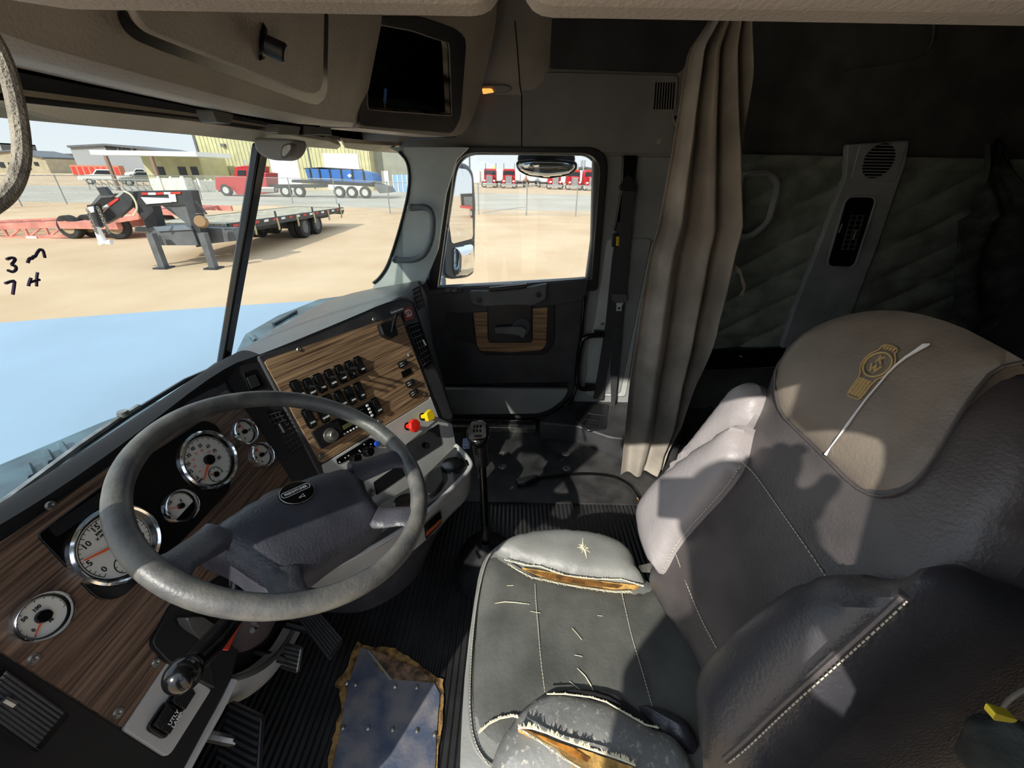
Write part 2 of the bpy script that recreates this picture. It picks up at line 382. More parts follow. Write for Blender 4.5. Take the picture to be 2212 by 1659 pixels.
# B pillar
bp = rnd(PS([(1283, 322), (1540, 326), (1490, 700), (1440, 905), (1240, 872), (1262, 640), (1278, 520)], x=1.90), 0.01)
b_pillar = obj('b_pillar', slab(bp, 0.05), M_WALL, wr, bev=0.006)
bm = slab(rnd(PS([(1312, 516), (1410, 516), (1352, 858), (1265, 855), (1270, 740), (1285, 700)], x=1.895), 0.025), 0.01); obj('b_pillar_cover', bm, M_WALL2, wr, bev=0.005)
bm = slab(rnd(PS([(1330, 516), (1408, 516), (1340, 850), (1296, 850)], x=1.889), 0.02), 0.006); obj('b_pillar_flap', bm, M_WALL, wr, bev=0.004)
bm = slab(rnd(PS([(1280, 738), (1322, 740), (1300, 842), (1262, 838)], x=1.893), 0.02), 0.01); obj('access_cover', bm, M_WALL2, wr, bev=0.003)
for px, py in ((1301, 700), (1299, 722), (1413, 522)):
    obj('trim_screw', lathe([(0.0, 0.004), (0.006, 0.004), (0.008, 0.0)], axes(P(px, py, x=1.885), (-1, 0, 0)), 12), M_STEEL, wr)
# floor-side moulding at the foot of the pillar
bm = nb(); q = rnd(PS([(1160, 912), (1245, 862), (1340, 858), (1480, 905), (1470, 960), (1318, 944), (1250, 920)], z=0.10), 0.03)
obj('foot_moulding', prism(q, (0, 0, -0.11)), M_TRIM2, wr, bev=0.012)
bm = slab(rnd(PS([(1262, 868), (1316, 872), (1310, 925), (1270, 930), (1240, 905), (1243, 885)], z=0.108), 0.02), 0.012); fm = obj('foot_boss', bm, M_BLACK, wr, bev=0.008)
for k, (a, b) in enumerate((((1270, 893), (1308, 898)), ((1262, 905), (1300, 909)), ((1255, 917), (1292, 920)))):
    obj('foot_slot', tube([P(*a, z=0.108), P(*b, z=0.108)], 0.004, 6), M_GLOSS, wr)
# A pillar with windshield corner
ap = rnd(PS([(838, 318), (1012, 318), (985, 345), (962, 420), (945, 540), (916, 614), (800, 640), (808, 612), (838, 570), (866, 480), (883, 400), (880, 350), (862, 330)], x=1.80), [0.005] * 6 + [0.02] * 7)
a_p = obj('trim_5', slab(ap, 0.04), M_PILLAR, bev=0.008); tag(a_p, 'pale grey windshield pillar on the passenger side', 'pillar', kind='structure')
gk = PS([(862, 328), (882, 350), (886, 400), (868, 480), (840, 570), (820, 600), (806, 611)], x=1.797); obj('windshield_seal', tube(fil(gk, 2, False), 0.006, 6), M_BLACK, a_p)

# ---------------------------------------------------------------- passenger door
door = thing('door_1', 'black passenger door with wood-grain insert and window', 'door', (XD, 0, 0), kind='structure')
out = rnd(PS([(905, 560), (928, 628), (1268, 602), (1270, 640), (1258, 700), (1246, 842), (1195, 893), (1160, 903), (935, 906), (880, 880), (870, 640)], x=XD), [0.01] * 5 + [0.05, 0.05, 0.02, 0.02, 0.02, 0.02])
obj('door_panel', slab(out, 0.045), M_TRIM2, door, bev=0.01)
# window frame: outer outline minus opening
def frame_bm(outer, inner, d):
    bm = nb(); n = len(outer); A = [bm.verts.new(p) for p in outer]; B = [bm.verts.new(p) for p in inner]; e = V3(d)
    C = [bm.verts.new(p + e) for p in outer]; D = [bm.verts.new(p + e) for p in inner]
    for i in range(n):
        j = (i + 1) % n
        for q in ((A[i], A[j], B[j], B[i]), (C[i], C[j], D[j], D[i]), (A[i], A[j], C[j], C[i]), (B[i], B[j], D[j], D[i])): bm.faces.new(q)
    return bm
inn = rnd(PS([(985, 329), (1298, 331), (1278, 604), (944, 622)], x=XD + 0.01), [0.085, 0.085, 0.012, 0.012], 8)
outr = rnd(PS([(962, 316), (1316, 318), (1290, 628), (922, 640)], x=XD + 0.01), [0.09, 0.09, 0.012, 0.012], 8)
obj('window_frame', frame_bm(outr, inn, (0.05, 0, 0)), M_BLACK, door, bev=0.004)
M_BLUE = mat('pale_blue_paint', (122, 160, 196), 0.3, spec=0.6)
inn2 = rnd(PS([(992, 334), (1291, 336), (1270, 600), (950, 618)], x=XD + 0.07), [0.085, 0.085, 0.012, 0.012], 8)
outr2 = rnd(PS([(955, 305), (1325, 308), (1300, 640), (905, 660)], x=XD + 0.07), [0.09, 0.09, 0.012, 0.012], 8)
obj('door_skin_frame', frame_bm(outr2, inn2, (0.02, 0, 0)), M_BLUE, door)
g = rnd(PS([(985, 329), (1298, 331), (1278, 604), (944, 622)], x=XD + 0.03), [0.085, 0.085, 0.012, 0.012], 8)
obj('window_glass', prism(g, (0.004, 0, 0)), M_GLASS2, door)
skin = PS([(905, 655), (1300, 635), (1280, 870), (1180, 940), (900, 930)], x=XD + 0.05); obj('door_skin', prism(skin, (0.02, 0, 0)), M_TRIM2, door)
# upper trim band
bm = slab(rnd(PS([(928, 632), (1015, 626), (1185, 612), (1272, 606), (1262, 650), (1178, 662), (1020, 675), (958, 676), (945, 660)], x=XD - 0.008), 0.01), 0.02); obj('upper_band', bm, M_TRIM2, door, bev=0.004)
ph = obj('pull_handle', slab(rnd(PS([(1014, 629), (1105, 628), (1183, 613), (1181, 647), (1150, 662), (1110, 660), (1050, 664), (1020, 660)], x=XD - 0.03), 0.012), 0.03), M_TRIM, door, bev=0.008)
obj('handle_grip', slab(rnd(PS([(1056, 622), (1138, 614), (1138, 622), (1056, 631)], x=XD - 0.034), 0.006), 0.02), M_BLACK, door, bev=0.004)
for px, py in ((1035, 648), (1163, 637)): obj('handle_screw', lathe([(0.0, 0.003), (0.006, 0.004), (0.012, 0.003), (0.013, 0.0)], axes(P(px, py, x=XD - 0.031), (-1, 0, 0)), 14), M_BLACK, door)
obj('switch_plate', slab(rnd(PS([(958, 624), (1000, 621), (1000, 632), (958, 634)], x=XD - 0.012), 0.004), 0.008), M_BLACK, door, bev=0.002)
for x0 in (962, 976): obj('door_switch', slab(rnd(PS([(x0, 625), (x0 + 11, 624), (x0 + 11, 631), (x0, 632)], x=XD - 0.018), 0.003), 0.006), M_TRIM, door, bev=0.002)
# wood insert with raised black surround
obj('wood_surround', slab(rnd(PS([(1018, 672), (1060, 665), (1200, 655), (1200, 740), (1180, 768), (1040, 768), (1026, 745)], x=XD - 0.003), [0.01, 0.01, 0.01, 0.05, 0.05, 0.04, 0.01]), 0.012), M_BLACK, door, bev=0.006)
obj('wood_insert', slab(rnd(PS([(1023, 676), (1183, 664), (1180, 745), (1170, 757), (1100, 762), (1036, 758), (1030, 745)], x=XD - 0.009), [0.004, 0.004, 0.01, 0.03, 0.01, 0.03, 0.01]), 0.01), M_WOODD, door, bev=0.002)
lb = obj('latch_recess', slab(rnd(PS([(1052, 655), (1080, 645), (1130, 645), (1150, 658), (1150, 738), (1145, 741), (1058, 741), (1053, 735)], x=XD - 0.022), 0.015), 0.02), M_BLACK, door, bev=0.006)
obj('latch_boss', slab(rnd(PS([(1110, 698), (1125, 687), (1143, 690), (1147, 705), (1140, 728), (1112, 730), (1100, 716)], x=XD - 0.03), 0.015), 0.012), M_TRIM2, door, bev=0.005)
h = PS([(1072, 712), (1100, 711), (1125, 710), (1136, 716)], x=XD - 0.048); bm = nb()
add_prism(bm, rnd(PS([(1069, 706), (1128, 704), (1138, 712), (1130, 730), (1120, 722), (1069, 718)], x=XD - 0.042), 0.008), (-0.012, 0, 0)); obj('latch_handle', bm, M_TRIM, door, bev=0.004)
# speaker mesh
M_MESH = mat('speaker_mesh', (36, 36, 37), 0.6, bump=1.0, bscale=700)
obj('speaker_grille', slab(rnd(PS([(962, 677), (1020, 678), (1028, 744), (985, 735), (955, 700)], x=XD - 0.004), 0.012), 0.006), M_MESH, door, bev=0.002)
# map pocket
obj('map_pocket', slab(rnd(PS([(950, 841), (1228, 842), (1218, 862), (1188, 886), (1160, 894), (955, 896)], x=XD - 0.035), [0.01, 0.01, 0.02, 0.04, 0.02, 0.01]), 0.035), M_WALL, door, bev=0.006)
obj('pocket_mouth', slab(rnd(PS([(950, 832), (1226, 828), (1226, 842), (950, 843)], x=XD - 0.012), 0.004), 0.012), M_GLOSS, door)
obj('door_seal', tube(fil(PS([(1262, 640), (1256, 720), (1246, 845), (1220, 880), (1170, 908), (960, 908)], x=XD - 0.006), 2, False), 0.009, 8), M_GLOSS, door)
# sill plate
sp = thing('sill_plate', 'metal-edged black sill plate below the passenger door', 'sill plate', (1.8, 0.1, 0))
bm = nb(); a, b = P(955, 916, z=0.03), P(1157, 916, z=0.03); add_box(bm, ((a.x + b.x) / 2, (a.y + b.y) / 2, 0.018), (0.075, abs(a.y - b.y), 0.036)); obj('plate', bm, M_STEEL, sp, bev=0.004)
bm = nb(); add_box(bm, ((a.x + b.x) / 2 + 0.004, (a.y + b.y) / 2, 0.037), (0.03, abs(a.y - b.y) * 0.98, 0.004)); obj('tread_strip', bm, M_BLACK, sp)
bm = text_bm('FREIGHTLINER', 0.018, axes(V3((a.x + 0.004, 0.11, 0.0395)), (0, 0, 1), (0, -1, 0))); obj('lettering', bm, M_STEEL, sp)

# ---------------------------------------------------------------- windshield
def ws(bot, top, n=12):
    rows = []
    for i in range(n + 1):
        t = i / n; rows.append([b.lerp(a, t) for a, b in zip(bot, top)])
    return rows
bl = fil([V3((0.16, 0.60, 0.745)), V3((0.30, 0.72, 0.735)), V3((0.65, 0.86, 0.70)), V3((1.085, 0.885, 0.655))], 2, False)
tl = fil([V3((0.20, 0.46, 1.275)), V3((0.34, 0.54, 1.28)), V3((0.68, 0.61, 1.275)), V3((1.085, 0.605, 1.265))], 2, False)
brr = fil([V3((1.085, 0.885, 0.655)), V3((1.42, 0.83, 0.70)), V3((1.66, 0.66, 0.735)), V3((1.82, 0.47, 0.755))], 2, False)
trr = fil([V3((1.085, 0.605, 1.265)), V3((1.40, 0.60, 1.275)), V3((1.66, 0.51, 1.28)), V3((1.84, 0.41, 1.275))], 2, False)
w1 = obj('window_1', solid_grid(ws(bl, tl), (0, 0.004, 0.002)), M_GLASS); tag(w1, 'left half of the windshield with marker writing', 'windshield', kind='structure')
w2 = obj('window_2', solid_grid(ws(brr, trr), (0, 0.004, 0.002)), M_GLASS); tag(w2, 'right half of the windshield beyond the black divider', 'windshield', kind='structure')
dv0, dv1 = P(480, 790, x=1.085), P(562, 312, x=1.085)
bm = nb(); dd = (dv1 - dv0).normalized(); dv0 -= dd * 0.05; sn = V3((1, 0, 0)); fn_ = dd.cross(sn).normalized()
for w, o_, dp in ((0.021, 0, 0.03),):
    add_prism(bm, [dv0 - sn * w - fn_ * 0.012, dv0 - sn * w * 0.6 + fn_ * 0.012, dv0 + sn * w * 0.6 + fn_ * 0.012, dv0 + sn * w - fn_ * 0.012], (dv1 - dv0))
dvd = obj('window_divider', bm, M_GLOSS, w2, bev=0.006)
# marker writing on the glass
def ws_pt(px, py):
    best = None
    # left pane tilts like its middle: plane through two bottom points and one top point
    o = V3((0.5, 0.81, 0.715)); n = (V3((0.85, 0.89, 0.685)) - o).cross(V3((0.5, 0.585, 1.277)) - o).normalized()
    return P(px, py, pl=(o, n)) - V3((0, 0.006, 0))
M_MARK = mat('marker_ink', (52, 30, 70), 0.4)
bm = nb()
for st in ([(5, 560), (14, 556), (24, 558), (20, 566), (14, 572), (24, 574), (26, 582), (18, 588), (8, 584)], [(50, 568), (55, 556), (60, 560), (63, 552), (66, 556), (72, 544), (78, 538), (84, 540), (88, 556)],
           [(2, 612), (12, 608), (22, 606), (21, 616), (18, 636)], [(52, 618), (55, 606), (58, 600)], [(72, 588), (70, 600), (70, 618)], [(54, 610), (64, 607), (76, 604)]):
    add_tube(bm, fil([ws_pt(*p) for p in st], 1, False), 0.0019, 6)
obj('marker_writing', bm, M_MARK, w1)

# ================================================================== dashboard
GN = V3((-0.0163, -0.9223, 0.3861)).normalized(); GO = V3((0.55, 0.674, 0.65))
CN = V3((-0.438, -0.806, 0.398)).normalized(); CO = V3((0.95, 0.644, 0.741)); CU = V3((0.879, -0.477, 0)).normalized()
def G(pts, h=0.0): return PS(pts, pl=(GO + GN * h, GN))
def Cc(pts, h=0.0): return PS(pts, pl=(CO + CN * h, CN))
GX = (V3((1, 0, 0)) - GN * GN.x).normalized()
dash = thing('dashboard', 'wide dashboard with wood-grain panels, white dials and rows of rocker switches', 'dashboard', (0.9, 0.7, 0.4))
# carcass behind the driver's panels and behind the centre stack
obj('driver_surround', slab(rnd(G([(-120, 1195), (0, 1143), (240, 985), (478, 798), (545, 800), (660, 1030), (560, 1220), (502, 1466), (399, 1662), (330, 1760), (-260, 1760)], -0.004), 0.006), 0.06), M_BLACK, dash, bev=0.004)
obj('centre_surround', slab(rnd(Cc([(554, 768), (866, 640), (885, 640), (895, 650), (981, 903), (974, 922), (930, 950), (690, 1030)], -0.003), 0.008), 0.06), M_TRIM2, dash, bev=0.006)
# strip between the two, with vents
a, b, c, d = G([(478, 800)], 0.0)[0], Cc([(585, 775)], -0.004)[0], Cc([(700, 1022)], -0.004)[0], G([(640, 1062)], 0.0)[0]
rows = [[a.lerp(d, i / 8).lerp(b.lerp(c, i / 8), j / 4) for j in range(5)] for i in range(9)]
obj('vent_column', solid_grid(rows, (0.0, 0.06, -0.02)), M_BLACK, dash)
SN = (b - a).cross(d - a).normalized(); SN = SN if SN.dot(EYE - a) > 0 else -SN; SO = (a + b + c + d) / 4
def S(pts, h=0.0): return PS(pts, pl=(SO + SN * h, SN))
# top pad
fr = G([(-120, 1190), (0, 1138), (240, 980), (478, 795)], 0.002) + Cc([(565, 765), (720, 702), (862, 641), (893, 652)], 0.0)
bk = PS([(-120, 1150), (0, 1092), (240, 936), (470, 786)], z=0.715) + PS([(500, 768)], z=0.70) + PS([(640, 684)], z=0.71) + PS([(733, 636)], z=0.735) + PS([(905, 606)], z=0.765)
fr = [p for p in fr]; rows = []
for i in range(7):
    t = i / 6; rows.append([f.lerp(k, t) + V3((0, 0, 0.012 * math.sin(PI * t))) for f, k in zip(fr, bk)])
rows = [fil(r, 2, False) for r in rows]
k_ = min(range(len(rows[0])), key=lambda i: (rows[0][i] - Cc([(575, 762)])[0]).length)
obj('top_pad', solid_grid([r[k_:] for r in rows], (0, 0, -0.03)), M_DASHTOP, dash); obj('driver_lip', solid_grid([r[:k_ + 1] for r in rows], (0, 0, -0.03)), mat('matt_black', (30, 30, 32), 0.75, spec=0.2), dash)
# passenger end of the dashboard, turned to the right
e0, e1 = Cc([(893, 650)])[0], Cc([(980, 905)], 0)[0]
q = [e0, P(905, 606, z=0.765), P(922, 640, x=1.80), P(936, 780, x=1.70), P(975, 885, x=1.55), e1]
bm = nb(); vs = [bm.verts.new(p) for p in q]; cen = bm.verts.new(sum(q, V3()) / 6)
for i in range(6): bm.faces.new((vs[i], vs[(i + 1) % 6], cen))
obj('passenger_end', bm, M_TRIM2, dash)
bm = prism([V3((0.22, 0.79, 0.26)), V3((0.80, 0.79, 0.26)), V3((1.00, 0.72, 0.26)), V3((1.44, 0.49, 0.26)), V3((1.74, 0.47, 0.26)), V3((1.78, 0.52, 0.26)), V3((1.50, 0.78, 0.26)), V3((1.10, 0.90, 0.26)), V3((0.65, 0.86, 0.26)), V3((0.22, 0.82, 0.26))], (0, 0, 0.415)); obj('dash_core', bm, M_BLACK, dash, smooth=False)
sv = obj('side_vent', slab(rnd(PS([(889, 625), (908, 616), (919, 660), (903, 672)], pl=(e0 + V3((0.05, 0, 0)), V3((-0.9, -0.35, 0.25)).normalized())), 0.004), 0.02), M_BLACK, dash, bev=0.002)
for k in range(4):
    t = 0.2 + k * 0.2; obj('slat', tube(PS([(891 + 2.5 * k * 3 * 0.4, 632 + k * 9), (906 + k * 2.5, 624 + k * 9.5)], pl=(e0 + V3((0.045, 0, 0)), V3((-0.9, -0.35, 0.25)).normalized())), 0.0022, 6), M_TRIM, sv)
# defroster slot and trims on the pad
bm = nb(); add_tube(bm, [p + V3((0, 0, 0.012)) for p in PS([(650, 717), (735, 668)], z=0.728)], 0.003, 6); obj('defrost_slot', bm, M_GLOSS, dash)
# wood panels
obj('gauge_panel', slab(rnd(G([(-120, 1222), (0, 1172), (60, 1132), (240, 1006), (489, 842), (505, 852), (640, 1036), (600, 1095), (560, 1190), (376, 1303), (330, 1388), (366, 1428), (266, 1573), (0, 1405), (-120, 1330)], 0.002), 0.006), 0.005), M_WOODG, dash)
obj('centre_panel', slab(rnd(Cc([(572, 782), (580, 775), (858, 681), (866, 685), (929, 852), (925, 862), (697, 1000), (690, 995)], 0.002), 0.005), 0.005), M_WOODC, dash)
obj('cluster_plate', slab(rnd(G([(80, 1156), (105, 1137), (240, 1035), (440, 906), (470, 918), (507, 1000), (495, 1060), (420, 1142), (266, 1290), (225, 1297), (203, 1287)], 0.005), 0.012), 0.006), M_GLOSS, dash, bev=0.001)
obj('display_window', slab(rnd(G([(105, 1140), (222, 1060), (238, 1080), (124, 1160)], 0.0062), 0.004), 0.002), M_BLACK, dash)
bm = slab(G([(150, 1262), (158, 1257), (166, 1272), (158, 1277)], 0.0), 0.001); bm.free()
for px, py in ((110, 1092), (558, 938), (338, 1431), (75, 1423), (256, 1540)):
    obj('panel_screw', lathe([(0.0, 0.001), (0.0025, 0.003), (0.0055, 0.0025), (0.0075, 0.0)], axes(G([(px, py)], 0.002)[0], GN), 16), M_STEEL, dash)
for px, py in ((808, 690), (646, 755), (884, 767), (918, 851), (694, 985), (819, 910)):
    obj('panel_screw', lathe([(0.0, 0.001), (0.0025, 0.003), (0.0055, 0.0025), (0.0075, 0.0)], axes(Cc([(px, py)], 0.002)[0], CN), 16), M_STEEL, dash)

# ---- gauges
def gauge(c, r, name, ticks, nums, needle, a0, a1, sub=None, hub=0.17, small=0.16, dark=None, tsx=1.0):
    """dial with chrome bezel; angles in degrees, clockwise sweep from a0 to a1 on the face"""
    M = axes(c, GN, GX)
    g = obj(name, lathe([(0.0, 0.006), (r * 0.80, 0.006), (r * 0.80, 0.0)], M, 48), M_DIAL, dash)
    obj('bezel', lathe([(r * 0.82, 0.004), (r * 0.86, 0.013), (r * 0.93, 0.017), (r, 0.012), (r * 1.01, 0.0)], M, 56, ), M_CHROME, g) if False else None
    bm = nb(); prof = [(r * 0.87, 0.008), (r * 0.885, 0.0135), (r * 0.93, 0.0165), (r * 0.98, 0.0135), (r * 1.005, 0.0)]
    add_lathe(bm, prof, M, 56, cap=False); obj('bezel', bm, M_CHROME, g)
    bm = nb(); add_lathe(bm, [(r * 0.80, 0.0055), (r * 0.875, 0.010)], M, 56, cap=False); obj('inner_ring', bm, M_GLOSS, g)
    bm = nb()
    for k in range(ticks + 1):
        t = math.radians(a0 + (a1 - a0) * k / ticks); l = 0.08 if k % 2 == 0 else 0.05
        R = Matrix.Rotation(t, 4, 'Z'); add_box(bm, (0, 0, 0), (r * l, r * 0.014, 0.0006), None) if False else None
        b2 = box((r * (0.765 - l / 2), 0, 0.0063), (r * l, max(0.0007, r * 0.014), 0.0005)); b2.transform(M @ R); bm = merge(bm, b2)
    # scale arc
    n = 40; pts = [M @ V3((r * 0.768 * math.cos(math.radians(a0 + (a1 - a0) * k / n)), r * 0.768 * math.sin(math.radians(a0 + (a1 - a0) * k / n)), 0.0062)) for k in range(n + 1)]
    add_tube(bm, pts, r * 0.010, 4)
    for s, ang, rr, sz in nums:
        t = math.radians(ang); bm = merge(bm, text_bm(s, r * sz, M @ Matrix.Translation((r * rr * math.cos(t), r * rr * math.sin(t), 0.0064)), 0.0002, bold=0.0003, sx=tsx))
    obj('scale_marks', bm, M_INK, g)
    def nd(o, ang, L, w, z):
        t = math.radians(ang); d = V3((math.cos(t), math.sin(t), 0)); p = V3((-d.y, d.x, 0)); o = V3((o[0], o[1], z))
        return prism([o + p * w, o - p * w, o + d * L - p * w * 0.45, o + d * L + p * w * 0.45], (0, 0, 0.0012))
    b = nd((0, 0), needle, r * 0.72, r * 0.035, 0.009); b.transform(M); obj('needle', b, M_NEEDLE, g)
    obj('needle_hub', lathe([(0, 0.013), (r * hub * 0.9, 0.013), (r * hub, 0.011), (r * hub, 0.006)], M, 28), M_GLOSS, g)
    if sub:
        sx, sy, sr, sa = sub; Ms = M @ Matrix.Translation((sx * r, sy * r, 0)); bm = nb()
        pts = [Ms @ V3((sr * r * math.cos(2 * PI * k / 30 * 0.8 - 0.4), sr * r * math.sin(2 * PI * k / 30 * 0.8 - 0.4), 0.0066)) for k in range(31)]; add_tube(bm, pts, r * 0.012, 4)
        for k in range(7):
            t = -0.4 + k * 0.8; b2 = box((sr * r * 0.85, 0, 0.0066), (r * 0.05, r * 0.012, 0.0005)); b2.transform(Ms @ Matrix.Rotation(t, 4, 'Z')); bm = merge(bm, b2)
        obj('small_scale', bm, M_INK, g)
        b = nd((sx * r, sy * r), sa, sr * r * 0.9, r * 0.03, 0.0072); b.transform(M); obj('small_needle', b, M_NEEDLE, g)
        obj('small_hub', lathe([(0, 0.0095), (r * 0.09, 0.0095), (r * 0.10, 0.007)], Ms, 18), M_GLOSS, g)
    return g, M
def gl(M, px, py):
    p = M.inverted() @ P(px, py, pl=(M.translation + GN * 0.0064, GN)); return p
def ang(M, px, py, r): p = gl(M, px, py); return math.degrees(math.atan2(p.y, p.x)), p.to_2d().length / r
GC = [G([(445.5, 995.5)])[0], G([(246, 1178)])[0], G([(383.5, 1095.5)])[0], G([(522.5, 934.5)])[0], G([(559.5, 984.5)])[0], G([(85, 1334)])[0]]
def znum(M, r, lst, sz): return [(s, *ang(M, x, y, r), sz) for s, x, y in lst]
def z5(x, y): return (x / 2.861, 840 + y / 2.861)
R1 = 0.0665
M = axes(GC[1], GN, GX)
nums = znum(M, R1, [('0', *z5(645, 1115)), ('5', *z5(555, 1078)), ('10', *z5(535, 968)), ('15', *z5(590, 862)), ('20', *z5(715, 815)), ('25', *z5(830, 830)), ('30', *z5(868, 910))], 0.20) + znum(M, R1, [('RPM', *z5(612, 890)), ('X 100', *z5(622, 914))], 0.085)
na = ang(M, *z5(512, 1063), R1)[0]
gs = gl(M, *z5(775, 1075))
gauge(GC[1], R1, 'tachometer', 30, nums, na, ang(M, *z5(648, 1160), R1)[0] - 360 if ang(M, *z5(648, 1160), R1)[0] > 0 else ang(M, *z5(648, 1160), R1)[0], ang(M, *z5(648, 1160), R1)[0] - 270, sub=(gs.x / R1, gs.y / R1, 0.24, ang(M, *z5(765, 1100), R1)[0]))
M = axes(GC[0], GN, GX)
nums = znum(M, R1, [('5', *z5(1222, 548)), ('15', *z5(1180, 513)), ('25', *z5(1165, 465)), ('35', *z5(1168, 412)), ('45', *z5(1193, 370)), ('55', *z5(1238, 352)), ('65', *z5(1287, 355)), ('75', *z5(1327, 383)), ('85', *z5(1356, 425))], 0.15) + znum(M, R1, [('MPH', *z5(1240, 565))], 0.09)
gs = gl(M, *z5(1335, 528)); sa0 = ang(M, *z5(1210, 575), R1)[0]
g, _ = gauge(GC[0], R1, 'speedometer', 18, nums, ang(M, *z5(1245, 590), R1)[0], sa0, sa0 - 270, sub=(gs.x / R1, gs.y / R1, 0.25, 140))
bm = nb()
for s, x, y in [('10', 1233, 512), ('30', 1203, 480), ('50', 1197, 438), ('70', 1212, 402), ('90', 1248, 382), ('110', 1290, 392), ('130', 1320, 420)]:
    a_, rr = ang(M, *z5(x, y), R1); t = math.radians(a_); bm = merge(bm, text_bm(s, R1 * 0.10, M @ Matrix.Translation((R1 * rr * math.cos(t), R1 * rr * math.sin(t), 0.0064)), 0.0002))
obj('km_numbers', bm, M_NEEDLE, g)
R2 = 0.0335
M = axes(GC[2], GN, GX)
nums = znum(M, R2, [('1/2', *z5(1050, 705)), ('F', *z5(1120, 690)), ('E', *z5(1045, 768))], 0.22)
g, _ = gauge(GC[2], R2, 'fuel_gauge', 8, nums, ang(M, *z5(1020, 752), R2)[0], ang(M, *z5(1035, 780), R2)[0], ang(M, *z5(1035, 780), R2)[0] - 180)
t0 = math.radians(-150); bm = nb(); pts = [M @ V3((R2 * 0.79 * math.cos(t0 + k * 0.155), R2 * 0.79 * math.sin(t0 + k * 0.155), 0.0066)) for k in range(15)]
bm.faces.new([bm.verts.new(p) for p in pts]); bmesh.ops.solidify(bm, geom=bm.faces[:], thickness=0.0006); obj('def_window', bm, M_GLOSS, g)
for i, (num, nd_) in enumerate(((3, 86), (4, 95))):
    M = axes(GC[num], GN, GX); gauge(GC[num], R2, 'air_pressure_gauge' if i == 0 else 'brake_pressure_gauge', 10, [('0', 235, .5, .2), ('50', 165, .48, .2), ('100', 95, .5, .2), ('150', -20, .5, .2)], nd_, 235, -35)
M = axes(GC[5], GN, GX)
nums = znum(M, R2, [('0', *z5(208, 1492)), ('50', *z5(152, 1423)), ('100', *z5(228, 1357)), ('150', *z5(305, 1400))], 0.2) + znum(M, R2, [('PSI', *z5(318, 1430))], 0.13)
gauge(GC[5], R2, 'oil_pressure_gauge', 10, nums, ang(M, *z5(212, 1518), R2)[0], ang(M, *z5(225, 1520), R2)[0], ang(M, *z5(225, 1520), R2)[0] - 240, hub=0.26)

# ---- rocker switches
def rocker(name, c, n, x, w, h, proud=0.011, txt=None, stalk=False, guard=None):
    """local x across, y up the face"""
    M = axes(c, n, x); Mo = M
    o = obj(name, prism([Mo @ p for p in rnd([V3((-w / 2, -h / 2, 0)), V3((w / 2, -h / 2, 0)), V3((w / 2, h / 2, 0)), V3((-w / 2, h / 2, 0))], w * 0.22, 3)], Mo.to_3x3() @ V3((0, 0, proud * 0.55))), M_GLOSS, dash, bev=0.0012)
    pr = [V3((0, -h * 0.42, proud * 0.6)), V3((0, -h * 0.42, proud * 1.15)), V3((0, 0, proud * 0.75)), V3((0, h * 0.42, proud * 1.3)), V3((0, h * 0.42, proud * 0.6))]
    obj('paddle', prism([Mo @ (p + V3((-w * 0.36, 0, 0))) for p in pr], Mo.to_3x3() @ V3((w * 0.72, 0, 0))), M_BLACK, o, bev=0.0012)
    if txt: obj('legend', text_bm(txt, w * 0.27, Mo @ Matrix.Translation((0, -h * 0.25, proud * 1.12)) @ Matrix.Rotation(-0.17, 4, 'X'), 0.0002, bold=0.0002), M_WHITE, o)
    if stalk:
        s0_, s1_ = Mo @ V3((0, h * 0.05, proud)), Mo @ V3((0, -h * 0.02, proud + 0.034))
        b = nb(); add_tube(b, [s0_, s0_.lerp(s1_, 0.5), s1_], [w * 0.2, w * 0.13, w * 0.24], 10); obj('toggle', b, M_BLACK, o)
    return o
SW = 0.027; SH = 0.058
def z4(x, y): return (560 + x / 4.148, 620 + y / 4.148)
for (x, y, t, st) in [(335, 925, 'WIPER', 0), (445, 905, 'HEAT', 1), (538, 862, 'FAN', 0), (633, 822, 'MIRR', 1), (722, 780, 'LAMP', 1), (812, 742, 'I', 1), (893, 702, 'ON', 0), (628, 1050, 'AXLE', 0), (722, 1010, 'LOCK', 0), (810, 975, 'ENG', 0), (893, 935, 'ON', 0), (440, 1175, 'FOG', 0), (560, 1130, 'WORK', 0), (1045, 1070, 'AUX', 0)]:
    rocker('rocker_switch', Cc([z4(x, y)], 0.002)[0], CN, CU, SW, SH, txt=t, stalk=bool(st))
# wide legend blocks by the right edge
for (x, y) in ((1278, 690), (1345, 862), (1378, 950)):
    c_ = Cc([z4(x, y)], 0.002)[0]; M = axes(c_, CN, CU)
    o = obj('selector_switch', prism([M @ p for p in rnd([V3((-.0185, -.0105, 0)), V3((.0185, -.0105, 0)), V3((.0185, .0105, 0)), V3((-.0185, .0105, 0))], .003, 3)], M.to_3x3() @ V3((0, 0, .008))), M_GLOSS, dash, bev=.001)
    obj('paddle', prism([M @ (V3((0.001, -.008, .0082)) + V3((a, b, 0))) for a, b in ((0, 0), (.015, 0), (.015, .016), (0, .016))], M.to_3x3() @ V3((0, 0, .005))), M_BLACK, o, bev=.001)
    obj('legend', merge(text_bm('AXLE', .006, M @ Matrix.Translation((-.009, .004, .0083)), .0002), text_bm('LOCK', .006, M @ Matrix.Translation((-.009, -.004, .0083)), .0002)), M_WHITE, o)
bm = slab(Cc([z4(*p) for p in ((1272, 760), (1355, 722), (1372, 772), (1290, 812))], 0.0045), 0.002); obj('open_slot', bm, M_GLOSS, dash)
